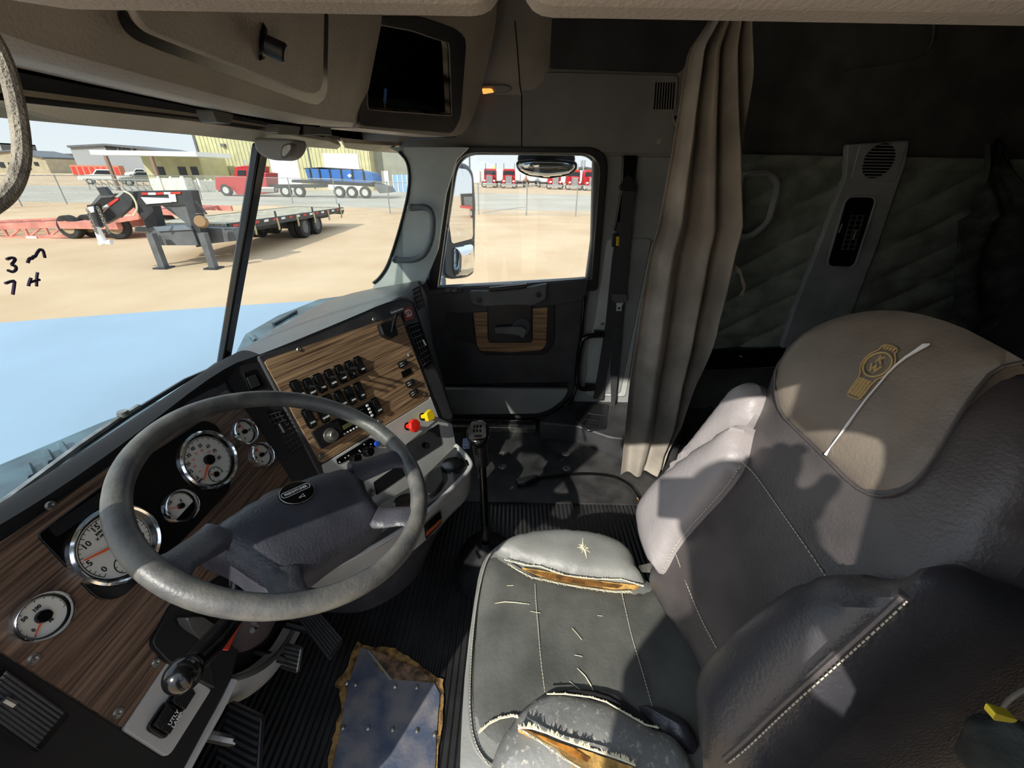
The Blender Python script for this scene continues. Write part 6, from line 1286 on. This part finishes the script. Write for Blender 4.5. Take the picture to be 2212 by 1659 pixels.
# ---- red semi truck with a blue tank trailer, side view, nose to the left
X0 = 43.5
def yx(px, py=400, x=None): return P(px, py, x=x or X0)
def zy(px, py, x=None): return P(px, py, x=x or X0).z
tr = thing('semi_truck', 'red long-nosed semi truck parked before the tan building', 'truck', (X0, yx(540).y, GZ))
def side(name, pts, m, par, th=2.2, x=X0, bev=.04): return obj(name, prism([P(a, b, x=x) for a, b in pts], (th, 0, 0)), m, par, smooth=False, bev=bev)
side('hood', [(464, 383), (507, 379), (507, 408), (500, 412), (498, 402), (480, 400), (472, 412), (466, 410)], M_REDP, tr)
side('cab', [(506, 365), (512, 361), (556, 361), (558, 420), (510, 420), (506, 400)], M_REDP, tr); side('side_window', [(513, 368), (530, 368), (530, 379), (513, 379)], M_WIN, tr, .1, X0 - .06, 0)
side('cab_roof', [(505, 361), (530, 357), (556, 359), (556, 363), (505, 364)], M_REDP, tr); side('sleeper', [(558, 372), (575, 374), (577, 418), (558, 420)], M_REDP, tr)
side('front_fender', [(470, 404), (478, 396), (500, 396), (508, 408), (516, 415), (508, 416), (498, 404), (482, 402), (474, 414)], M_REDP, tr, .5)
side('bumper', [(465, 409), (472, 409), (472, 415), (465, 414)], M_CHROME, tr); side('fuel_tank', [(561, 404), (592, 404), (592, 416), (561, 416)], M_CHROME, tr, .7, X0 - .1, .1)
side('frame', [(560, 399), (700, 398), (700, 405), (560, 408)], M_BSTEEL, tr, 1.0, X0 + .5, 0)
obj('exhaust_stack', tube([yx(534, 385) + V3((.3, 0, 0)), yx(524, 345) + V3((.3, 0, 0))], .09, 10), M_CHROME, tr)
for px in (488, 616, 646): c = yx(px, 412); wheel('wheel', V3((X0 + .15, c.y, GZ + .54)), .54, .35, (-1, 0, 0), tr)
tk = thing('tank_trailer', 'blue open-top tank trailer on three axles behind the red semi', 'trailer', (X0, yx(740).y, GZ))
M_BLUEP = mat('tank_blue', (44, 104, 178), .5, col2=(92, 118, 140), vscale=.8, lo=.5, hi=.75)
tb_ = side('tank', [(658, 365), (690, 363), (770, 368), (803, 374), (810, 392), (795, 396), (665, 388)], M_BLUEP, tk); 
for px in (670, 690, 712, 736, 760, 784): a_, b_ = yx(px, 366), yx(px + 3, 390); bxs('tank_rib', tb_, M_BSTEEL, ((X0 - .05, (a_.y + b_.y) / 2, (a_.z + b_.z) / 2), (.1, .12, 1.05)))
obj('white_emblem', slab([yx(750, 379, X0 - .08), yx(755, 375, X0 - .08), yx(760, 380, X0 - .08), yx(755, 384, X0 - .08)], .03), M_WHITEP, tk, smooth=False)
side('walkway', [(656, 363), (690, 361), (765, 366), (765, 368), (690, 363), (656, 365)], M_BSTEEL, tk, 2.2)
side('chassis', [(630, 388), (800, 394), (812, 404), (780, 402), (700, 398), (630, 394)], M_BSTEEL, tk, 1.4, X0 + .4, 0)
side('rear_bumper', [(808, 396), (838, 404), (845, 416), (820, 418), (812, 408)], M_GSTEEL, tk, 1.8, X0 + .2, 0)
for px in (732, 759, 788): c = yx(px, 412); wheel('wheel', V3((X0 + .15, c.y, GZ + .54)), .54, .4, (-1, 0, 0), tk)

# ---- tan metal building
M_TAN = mat('tan_siding', (196, 190, 148), .6, var=.04, vscale=1); M_TAN2 = mat('grey_siding', (150, 150, 136), .6, var=.04, vscale=1)
def panel(px, x, base=GZ): return [P(a, b, x=x) for a, b in px]
XB = 62.0
bt_ = thing('metal_building', 'large tan metal building with two white roller doors', 'building', (XB, 30, GZ))
yl, yr = P(420, 300, x=XB).y, P(802, 370, x=XB).y; bm = nb(); add_box(bm, (XB + 10, (yl + yr) / 2, GZ + 6.5), (20, yl - yr, 13)); [add_box(bm, (XB - .02, yr + .25 + .5 * k, GZ + 6.5), (.10, .10, 13)) for k in range(int((yl - yr) / .5))]; obj('wall', bm, M_TAN, bt_, smooth=False)
for a, b, t in ((588, 647, 341), (704, 778, 331)):
    y0, y1, zt = P(a, 370, x=XB).y, P(b, 370, x=XB).y, P(a, t, x=XB).z; bxs('roller_door', bt_, M_WHITEP, ((XB - .03, (y0 + y1) / 2, (GZ + zt) / 2), (.12, y0 - y1, zt - GZ)))
y0, y1 = P(447, 380, x=XB).y, P(466, 380, x=XB).y; bxs('entry_door', bt_, M_WHITEP, ((XB - .03, (y0 + y1) / 2, GZ + 1.1), (.12, y0 - y1, 2.3)))
c = P(484, 314, x=XB); bxs('wall_lamp', bt_, M_GSTEEL, ((XB - .15, c.y, c.z), (.4, .5, .35)))
for px in (412, 440): pass
bxs('corner_trim', bt_, M_GSTEEL, ((XB - .05, yl, GZ + 6.5), (.2, .25, 13)), ((XB - .05, P(668, 340, x=XB).y, GZ + 6.5), (.15, .15, 13)))
gy0, gy1 = yr, P(884, 380, x=XB + 2).y; an = thing('building_annex', 'grey metal annex at the right end of the tan building', 'building', (XB + 2, (gy0 + gy1) / 2, GZ)); bxs('wall', an, M_TAN2, ((XB + 8, (gy0 + gy1) / 2, GZ + 5), (12, gy0 - gy1, 10))); bxs('door', an, M_WHITEP, ((XB + 1.95, P(833, 390, x=XB + 2).y, GZ + 1.2), (.1, 1.0, 2.4)))
bn = thing('dumpster', 'pale blue steel container beside the grey annex', 'container', tuple(P(872, 415, z=GZ))); c = P(872, 415, z=GZ); bxs('body', bn, mat('pale_blue_steel', (140, 176, 206), .5), ((c.x + 1, c.y, GZ + 1.0), (2, 2.6, 2.0))); bxs('ribs', bn, M_WHITEP, *[((c.x - .02, c.y - 1.2 + .6 * k, GZ + 1.0), (.1, .1, 2.0)) for k in range(5)])
pl_ = thing('utility_pole', 'thin pole right of the grey annex', 'pole', tuple(P(1016, 400, z=GZ))); c = P(1016, 406, z=GZ); obj('pole', tube([c, c + V3((0, 0, 9))], .14, 8), M_GSTEEL, pl_)

# ---- tan shed with a canopy
XS_ = 56.0
sh = thing('canopy_shed', 'low tan shed with a white canopy left of the large building', 'building', (XS_, 50, GZ))
y0, y1 = P(308, 350, x=XS_).y, P(432, 350, x=XS_).y; zt = P(320, 338, x=XS_).z; bxs('wall', sh, M_TAN, ((XS_ + 2.5, (y0 + y1) / 2, (GZ + zt) / 2), (5, y0 - y1, zt - GZ)))
for a, b in ((341, 356), (387, 403), (414, 428)): ya_, yb_ = P(a, 370, x=XS_).y, P(b, 370, x=XS_).y; bxs('window', sh, M_WIN, ((XS_ - .03, (ya_ + yb_) / 2, P(a, 369, x=XS_).z), (.1, ya_ - yb_, .9)))
y0, y1 = P(196, 334, x=XS_ - 6).y, P(424, 334, x=XS_ - 6).y; zt = P(210, 336, x=XS_ - 6).z; bxs('canopy', sh, M_WHITEP, ((XS_ - 3, (y0 + y1) / 2, zt + .3), (6, y0 - y1, .45)))
for px in (228, 326): c = P(px, 337, x=XS_ - 6); bxs('post', sh, mat('post_brown', (140, 110, 92), .7), ((XS_ - 6, c.y, (GZ + zt) / 2), (.28, .28, zt - GZ)))

# ---- far buildings on the left
def block(name, lab, px, x, m, deep=12, roof=None, roof_m=None):
    pts = [P(a, b, x=x) for a, b in px]; t = thing(name, lab, 'building', (x, sum(p.y for p in pts) / len(pts), GZ)); ys = [p.y for p in pts]
    b0, b1 = max(ys), min(ys); top = [V3((x, p.y, max(p.z, GZ + .5))) for p in pts]; q = [V3((x, b0, GZ))] + top + [V3((x, b1, GZ))]; obj('wall', prism(q, (deep, 0, 0)), m, t, smooth=False)
    bm = nb()
    for a_, b_ in zip(top, top[1:]): add_prism(bm, [a_ + V3((-.6, 0, .35)), b_ + V3((-.6, 0, .35)), b_ + V3((-.6, 0, -.1)), a_ + V3((-.6, 0, -.1))], (deep + 1, 0, 0))
    obj('roof', bm, roof_m or M_GSTEEL, t, smooth=False); return t
M_STUC = mat('stucco_tan', (176, 164, 138), .9, var=.05, vscale=.5); M_GRYB = mat('pale_grey_wall', (158, 160, 162), .8)
pb2 = block('warehouse', 'grey gabled warehouse with a sign far behind the parked cars', [(150, 318), (230, 314), (312, 322), (402, 338)], 118, M_GRYB)
c = P(262, 322.5, x=117.9); obj('sign_letters', merge(text_bm('PRIDENCE', 2.0, axes(c + V3((-.1, 0, 0)), (-1, 0, 0), (0, -1, 0)), .05, bold=.05), text_bm('ENERGY SERVICES', .8, axes(c + V3((-.1, 0, -1.7)), (-1, 0, 0), (0, -1, 0)), .05)), M_INK, pb2) if False else obj('sign_letters', text_bm('PRIDENCE', 1.7, axes(c + V3((-.1, 0, 0)), (-1, 0, 0), (0, -1, 0)), .05, bold=.05), M_INK, pb2)
of = block('office', 'tan office building with a low gable roof at the far left', [(-60, 335), (28, 326), (96, 342)], 138, M_STUC)
for a, b, t, u in ((2, 12, 350, 362), (22, 38, 351, 371), (55, 66, 353, 366), (78, 86, 350, 358)): y0, y1 = P(a, 360, x=138).y, P(b, 360, x=138).y; bxs('window', of, M_WIN, ((137.9, (y0 + y1) / 2, (P(a, t, x=138).z + P(a, u, x=138).z) / 2), (.2, y0 - y1, P(a, t, x=138).z - P(a, u, x=138).z)))
block('low_building', 'low yellow building beside the far office', [(99, 349), (152, 350)], 166, mat('pale_yellow', (222, 210, 140), .8)); block('red_building', 'low red building far behind the yellow one', [(118, 334), (160, 334)], 196, mat('brick_red', (150, 70, 66), .8))
block('tower_building', 'grey block at the far left behind the office', [(-60, 310), (4, 311), (9, 326)], 180, M_GRYB)

# ---- parked cars, built once and copied
def car(name, lab, cat, kind, m, group=None):
    """vehicle with local x = length (front +x), resting on z = 0, centred"""
    t = thing(name, lab, cat, (0, 0, 0), group)
    if kind == 'pickup': prof = [(-2.8, .55), (-2.8, 1.12), (-1.0, 1.15), (-.95, 1.2), (-.75, 1.85), (.65, 1.88), (1.25, 1.25), (2.6, 1.12), (2.85, .95), (2.85, .5)]; cab = [(-.80, 1.25), (-.62, 1.75), (.58, 1.77), (1.05, 1.28)]
    else: prof = [(-2.3, .5), (-2.35, 1.1), (-2.05, 1.68), (.3, 1.72), (1.05, 1.12), (2.2, .98), (2.4, .8), (2.4, .45)]; cab = [(-2.0, 1.15), (-1.85, 1.58), (.22, 1.62), (.82, 1.15)]
    obj('body', prism([V3((x, -.95, z)) for x, z in prof], (0, 1.9, 0)), m, t, bev=.12)
    for s in (-1, 1): obj('side_window', prism([V3((x, s * .955, z)) for x, z in cab], (0, s * .01, 0)), M_WIN, t)
    obj('windshield', prism([V3((cab[-1][0] + .14, y, 1.2 if kind != 'pickup' else 1.32)) for y in (-.8, .8)] + [V3((cab[-2][0] + .16, y, 1.6 if kind != 'pickup' else 1.78)) for y in (.7, -.7)], (.02, 0, .02)), M_WIN, t)
    wb = 1.85 if kind == 'pickup' else 1.45
    for x in (-wb, wb - .05):
        for s in (-1, 1): wheel('wheel', V3((x, s * .86, .38)), .38, .26, (0, s, 0), t)
    return t
def park(t, px, py, rz, sc=1.0, z=GZ, x=None):
    c = P(px, py, z=z) if x is None else P(px, py, x=x); t.matrix_basis = Matrix.Translation((c.x, c.y, GZ)) @ Matrix.Rotation(rz, 4, 'Z') @ Matrix.Scale(sc, 4)
pk = car('pickup_truck', 'white pickup truck facing left behind the fence', 'pickup', 'pickup', M_WHITEP); park(pk, 236, 398, math.radians(-10 - 90 + 45 + 180), 1.05)
p2 = dup(pk, Matrix(), label='white pickup truck partly hidden behind the grey car'); park(p2, 308, 385, math.radians(130))
su = car('suv', 'grey car parked right of the white pickup', 'car', 'suv', mat('car_grey', (120, 118, 108), .4)); park(su, 312, 401, math.radians(125), 1.05)
s2 = car('suv', 'white car parked in front of the far tan office', 'car', 'suv', M_WHITEP); park(s2, 95, 372, math.radians(130), 1.0)
s3 = car('suv', 'dark red car parked right of the white car by the office', 'car', 'suv', mat('car_red', (120, 32, 34), .35)); park(s3, 135, 372, math.radians(130), 1.0)
# bulk bags on the lot
M_BAG = mat('woven_bag', (226, 222, 206), .85, var=.08, vscale=3)
for k, (px, w_, lab) in enumerate(((352, 25, 'white bulk bag, leftmost of the row by the fence'), (378, 25, 'white bulk bag second from the left in the row'), (403, 27, 'yellowed white bulk bag third from the left in the row'), (434, 22, 'greyish bulk bag third from the right end of the row'), (450, 20, 'white bulk bag second from the red truck'), (462, 20, 'white wrapped bulk bag nearest the red truck'))):
    c = P(px, 416 - abs(k - 2) * .8, z=GZ); s_ = w_ / 870 * (c.x * .885 + .6) * .95; t = thing('bulk_bag', lab, 'bag', (c.x, c.y, GZ), 'bulk bags by the fence'); bm = nb(); add_box(bm, (c.x, c.y, GZ + s_ * .55), (s_ * .9, s_ * .9, s_ * 1.1)); bmesh.ops.subdivide_edges(bm, edges=bm.edges[:], cuts=3, use_grid_fill=True)
    for v in bm.verts: d = v.co - V3((c.x, c.y, GZ + s_ * .55)); v.co = V3((c.x, c.y, GZ + s_ * .55)) + d * (1 + .10 * (1 - abs(d.z) / s_) + .06 * noise.noise(v.co * 1.5 + V3((k * 3, 0, 0))))
    obj('bag', bm, M_BAG, t, angle=1.2); obj('tied_neck', tube([V3((c.x, c.y, GZ + s_ * 1.08)), V3((c.x + .1, c.y, GZ + s_ * 1.28))], [s_ * .18, s_ * .08], 8), M_BAG, t)
# white pipe frames
pf = thing('pipe_rack', 'white welded pipe rack in front of the parked cars', 'rack', tuple(P(265, 408, z=GZ))); c0, c1 = P(196, 411, z=GZ), P(330, 414, z=GZ); bm = nb(); 
for k in range(10):
    p = c0.lerp(c1, k / 9); add_tube(bm, [p, p + V3((0, 0, 1.15))], .045, 6); add_tube(bm, [p + V3((1.2, 0, 0)), p + V3((0, .3, 1.15))], .035, 6)
for h in (1.15, .45): add_tube(bm, [c0 + V3((0, 0, h)), c1 + V3((0, 0, h))], .045, 6)
obj('pipes', bm, M_FEN, pf)
# orange steel frames beyond
M_ORG = mat('orange_steel', (192, 124, 100), .6)
of_src = None
for k in range(8):
    c = P(166 + k * 13, 371, z=GZ); x_ = 112; c = P(166 + k * 13, 366, x=x_)
    if of_src is None:
        of_src = thing('steel_frame', 'orange steel frame in the row under the far warehouse', 'frame', (0, 0, 0), 'orange frames under the warehouse'); bxs('frame_box', of_src, M_ORG, ((0, 0, 1.2), (1.5, 1.5, 2.4))); bxs('frame_gap', of_src, M_REFR, ((-.78, 0, 1.2), (.05, .9, 1.7))); of_src.location = (x_, c.y, GZ)
    else: dup(of_src, Matrix.Translation((0, c.y - of_src.location.y, 0)))

# ---- lot of red trucks seen through the door window
def semi_front(name, lab):
    t = thing(name, lab, 'truck', (0, 0, 0), None)
    # local: front faces -x, y across, z up
    obj('cab', prism([V3((1.2, y, z)) for y, z in ((-1.1, .9), (1.1, .9), (1.1, 2.6), (.95, 3.0), (-.95, 3.0), (-1.1, 2.6))], (2.6, 0, 0)), M_REDP, t, bev=.06)
    obj('windshield', prism([V3((1.16, y, z)) for y, z in ((-.98, 2.05), (.98, 2.05), (.9, 2.7), (-.9, 2.7))], (.05, 0, 0)), M_WIN, t)
    obj('hood', prism([V3((-.9, y, z)) for y, z in ((-.62, .8), (.62, .8), (.62, 1.95), (.45, 2.08), (-.45, 2.08), (-.62, 1.95))], (2.2, 0, 0)), M_REDP, t, bev=.05)
    obj('grille', prism([V3((-.97, y, z)) for y, z in ((-.5, .75), (.5, .75), (.5, 1.9), (-.5, 1.9))], (.08, 0, 0)), M_CHROME, t)
    for k in range(5): bxs('grille_bar', t, M_BSTEEL, ((-.99, -.4 + .2 * k, 1.32), (.03, .06, 1.05)))
    obj('bumper', box((-1.05, 0, .55), (.2, 2.3, .45)), M_CHROME, t, bev=.04)
    for s in (-1, 1):
        obj('fender', box((-.2, s * .92, .98), (1.4, .5, .5)), M_REDP, t, bev=.12); obj('headlight', box((-.95, s * .82, 1.15), (.12, .34, .26)), M_WHITEP, t, bev=.03); wheel('wheel', V3((-.1, s * .98, .52)), .52, .3, (-1, s * .2, 0), t)
        obj('exhaust_stack', tube([V3((3.9, s * .95, 1.0)), V3((3.9, s * .95, 3.9))], .1, 8), M_CHROME, t)
    for k in range(5): bxs('cab_lamp', t, mat('amber', (240, 150, 40), .4), ((1.25, -.7 + .35 * k, 3.05), (.1, .12, .08)))
    return t
labs = ['red semi truck just right of the side mirror, first of the row', 'red semi truck second from the left in the far row', 'red semi truck under the hanging convex mirror', 'red semi truck below the right end of the convex mirror', 'red semi truck at the right edge of the door window']
src = None
for (px, py), lb in zip(((1058, 405.5), (1099, 407), (1198, 409), (1239, 410.5), (1276, 412)), labs):
    c = P(px, py, z=GZ)
    if src is None: src = semi_front('parked_semi', lb); src.location = (c.x, c.y, GZ); src['group'] = 'red trucks in the far row'
    else: dup(src, Matrix.Translation((c.x - src.location.x, c.y - src.location.y, 0)), label=lb)
def tanker(lab):
    t = thing('tank_wagon', lab, 'trailer', (0, 0, 0), 'white tank wagons in the far row'); obj('tank', lathe([(0, 0), (.9, .05), (1.15, .3), (1.15, 5.0), (.9, 5.25), (0, 5.3)], axes((0, 0, 1.9), (1, 0, 0)), 28), M_WHITEP, t); bxs('chassis', t, M_BSTEEL, ((2.6, 0, .75), (5.2, 1.1, .25)))
    for x in (.5, 4.2):
        for s in (-1, 1): wheel('wheel', V3((x, s * .95, .5)), .5, .3, (-.3, s, 0), t)
    return t
ts = None
for px, py, lb in ((1078, 403, 'white tank wagon between the two leftmost red trucks'), (1122, 405, 'white tank wagon right of the second red truck'), (1150, 402.5, 'white tank wagon left of the middle fence post'), (1176, 405.5, 'white tank wagon left of the middle red truck'), (1260, 407, 'white tank wagon between the two rightmost red trucks')):
    c = P(px, py, z=GZ)
    if ts is None: ts = tanker(lb); ts.location = (c.x, c.y, GZ)
    else: dup(ts, Matrix.Translation((c.x - ts.location.x, c.y - ts.location.y, 0)), label=lb)
# low skyline beyond
gb_ = block('far_shed', 'grey shed with vents behind the red trucks on the right', [(1243, 366), (1262, 362), (1300, 369)], 150, mat('shed_grey', (120, 124, 124), .7), 20)
for px in (1256, 1262): c = P(px, 358, x=152); obj('vent_stack', tube([V3((152, c.y, 0)), V3((152, c.y, P(px, 346, x=152).z))], .35, 8), M_GRYB, gb_)
cr = thing('far_crane', 'small yellow crane boom on the skyline above the trucks', 'crane', (260, 6, GZ)); a_, b_ = P(1075, 368, x=260), P(1070, 358, x=260); obj('boom', tube([a_ + V3((0, 0, -6)), b_], .7, 6), M_KY, cr); obj('base', box((260, a_.y, GZ + 2), (5, 5, 4)), M_KY, cr)
rn = random.Random(21); cs_ = None; cols = [('pale', (214, 210, 204)), ('white', (236, 236, 234)), ('blue', (96, 132, 178)), ('tan', (190, 170, 140)), ('rusty', (150, 104, 80))]
protos = {}
for k in range(17):
    px = 1028 + k * 11.6 + rn.random() * 2; x_ = 118 + (k % 3) * 22 + rn.random() * 6; c = P(px, 375, x=x_); nm, cl_ = cols[k % 5]
    if nm not in protos:
        t = thing('parked_container', f'small {nm} container in the distant row behind the red trucks', 'container', (0, 0, 0), f'{nm} containers in the distant row'); bxs('container_box', t, mat('container_' + nm, cl_, .6), ((0, 0, 1.3), (6, 2.4, 2.6))); t.location = (x_, c.y, GZ); protos[nm] = t
    else: s = protos[nm]; dup(s, Matrix.Translation((x_ - s.location.x, c.y - s.location.y, 0)))

# red low trailer behind the truck, seen only in the side mirror
et = thing('equipment_trailer', 'red low trailer reflected in the tall side mirror', 'trailer', (15, -40, GZ))
bxs('deck', et, M_REDP, ((15, -40, GZ + .95), (2.6, 7, .25))); bxs('headboard', et, M_BSTEEL, ((15, -43.2, GZ + 1.6), (2.4, .2, 1.2))); bxs('load', et, M_GSTEEL, ((14.7, -40.6, GZ + 1.5), (1.6, 3.5, .8)))
for y in (-38.4, -39.6):
    for s in (-1, 1): wheel('wheel', V3((15 + s * 1.1, y, GZ + .45)), .45, .3, (s, 0, 0), et)

# ================================================================== the photographer, standing on the step outside the open door
st_ = thing('side_step', 'diamond-plate step below the driver door opening, outside the view', 'step', (-.42, .1, -.36))
obj('tread', box((-.42, .1, -.36), (.30, .9, .05)), M_STEEL, st_, bev=.01); obj('bracket', merge(box((-.30, -.25, -.62), (.06, .06, .5)), box((-.30, .45, -.62), (.06, .06, .5))), M_BSTEEL, st_)
man = thing('person', 'person in dark work clothes holding up a phone outside the driver door', 'person', (-.45, .1, -.335))
def skin(name, chain, radii, edges, m, par, sub=2):
    me = bpy.data.meshes.new(name); me.from_pydata([tuple(V3(p) - BASE[par]) for p in chain], edges, []); o = bpy.data.objects.new(name, me); COL.objects.link(o); o.parent = par; BASE[o] = BASE[par]; me.materials.append(m)
    md = o.modifiers.new('skin', 'SKIN'); md.use_smooth_shade = True
    for v, r in zip(me.skin_vertices[0].data, radii): v.radius = (r, r)
    me.skin_vertices[0].data[0].use_root = True; s = o.modifiers.new('subdivision', 'SUBSURF'); s.levels = s.render_levels = sub; return o
M_SKIN = mat('skin', (196, 150, 124), .6); M_CLO = mat('work_shirt', (52, 58, 70), .9, var=.15, vscale=20); M_JEAN = mat('jeans', (48, 58, 84), .9); M_HAIR = mat('hair_brown', (52, 38, 28), .8)
V_ = [(-.50, .10, .56), (-.49, .10, .78), (-.46, .10, 1.02), (-.42, .10, 1.17), (-.37, .10, 1.24), (-.33, .10, 1.31), (-.31, .10, 1.38), (-.32, .10, 1.43),
      (-.43, -.08, 1.12), (-.27, -.24, .98), (-.10, -.13, 1.13), (-.045, -.10, 1.17), (-.47, .23, 1.10), (-.54, .27, .86), (-.49, .25, .66), (-.47, .245, .60),
      (-.50, .00, .50), (-.46, .0, .08), (-.46, .0, -.26), (-.38, .0, -.315), (-.50, .20, .50), (-.46, .2, .08), (-.46, .2, -.26), (-.38, .2, -.315)]
R_ = [.15, .145, .15, .12, .058, .062, .092, .07, .062, .047, .036, .030, .062, .047, .036, .030, .10, .062, .048, .042, .10, .062, .048, .042]
skin('body', V_, R_, [(0, 1), (1, 2), (2, 3), (3, 4), (4, 5), (5, 6), (6, 7), (3, 8), (8, 9), (9, 10), (10, 11), (3, 12), (12, 13), (13, 14), (14, 15), (0, 16), (16, 17), (17, 18), (18, 19), (0, 20), (20, 21), (21, 22), (22, 23)], M_CLO, man)
def face_bits():
    bm = nb(); hd = V3((-.31, .10, 1.375))
    bmesh.ops.create_uvsphere(bm, u_segments=24, v_segments=16, radius=1)
    for v in bm.verts:
        x, y, z = v.co; v.co = hd + V3((x * .096 + (.012 if x > .5 and -.5 < z < 0 else 0), y * .078 * (1 - .12 * max(0, -z)), z * .115))
    return bm
obj('face', face_bits(), M_SKIN, man)
bm = nb(); add_prism(bm, [V3((-.222, .10, 1.385)), V3((-.192, .10, 1.352)), V3((-.214, .088, 1.348)), V3((-.214, .112, 1.348))], (.0, .0, .004)); obj('nose', bm, M_SKIN, man)
for s in (-1, 1):
    obj('ear', lathe([(0, .006), (.02, .005), (.024, -.004)], axes((-.315, .10 + s * .078, 1.37), (0, s, 0)), 14), M_SKIN, man); obj('eye', lathe([(0, .004), (.008, .003), (.011, 0)], axes((-.220, .10 + s * .030, 1.385), (1, s * .3, 0)), 12), M_WHITE, man)
obj('mouth', tube([V3((-.219, .078, 1.315)), V3((-.211, .10, 1.312)), V3((-.219, .122, 1.315))], .004, 6), M_TAG, man)
bm = nb(); bmesh.ops.create_uvsphere(bm, u_segments=24, v_segments=12, radius=1); bmesh.ops.delete(bm, geom=[v for v in bm.verts if v.co.z < -.05 and v.co.x > -.2 or v.co.z < -.4], context='VERTS')
for v in bm.verts: v.co = V3((-.318, .10, 1.392)) + V3((v.co.x * .101, v.co.y * .085, v.co.z * .108))
obj('hair', bm, M_HAIR, man)
# right hand round the end of the phone, left arm hanging
def hand(name, w, d, up, side, curl):
    w, d, up = V3(w), V3(d).normalized(), V3(up).normalized(); s = d.cross(up) * side; ch = [w, w + d * .045, w + d * .085]; rr = [.026, .034, .030]; ed = [(0, 1), (1, 2)]
    for k, (o, L) in enumerate(((-.030, .062), (-.010, .072), (.010, .068), (.028, .052))):
        b = w + d * .088 + s * o; i = len(ch); ch += [b, b + d * L * .45 - up * curl * .3, b + d * L * .75 - up * curl * .8, b + d * L * .8 - up * curl * 1.3]; rr += [.0105, .0098, .0092, .0085]; ed += [(2, i), (i, i + 1), (i + 1, i + 2), (i + 2, i + 3)]
    i = len(ch); ch += [w + d * .03 - s * .036, w + d * .06 - s * .056 - up * .012, w + d * .085 - s * .058 - up * .026]; rr += [.014, .0115, .010]; ed += [(1, i), (i, i + 1), (i + 1, i + 2)]
    return skin(name, ch, rr, ed, M_SKIN, man)
hand('right_hand', (-.05, -.105, 1.165), (.25, .12, .9), (1, 0, -.2), 1, .03); hand('left_hand', (-.47, .245, .60), (.15, 0, -.98), (.2, -.9, 0), -1, .02)
ph_ = thing('phone', 'dark phone held up at the driver door opening', 'phone', tuple(EYE - FW * .016))
Rp = Matrix(((RT.x, -DN.x, -FW.x), (RT.y, -DN.y, -FW.y), (RT.z, -DN.z, -FW.z))); obj('phone_body', box(EYE - FW * .016 + DN * .026, (.160, .078, .009), Rp), M_GLOSS, ph_, bev=.003); obj('screen', box(EYE - FW * .0212 + DN * .026, (.150, .070, .0006), Rp), M_GLOSS, ph_)
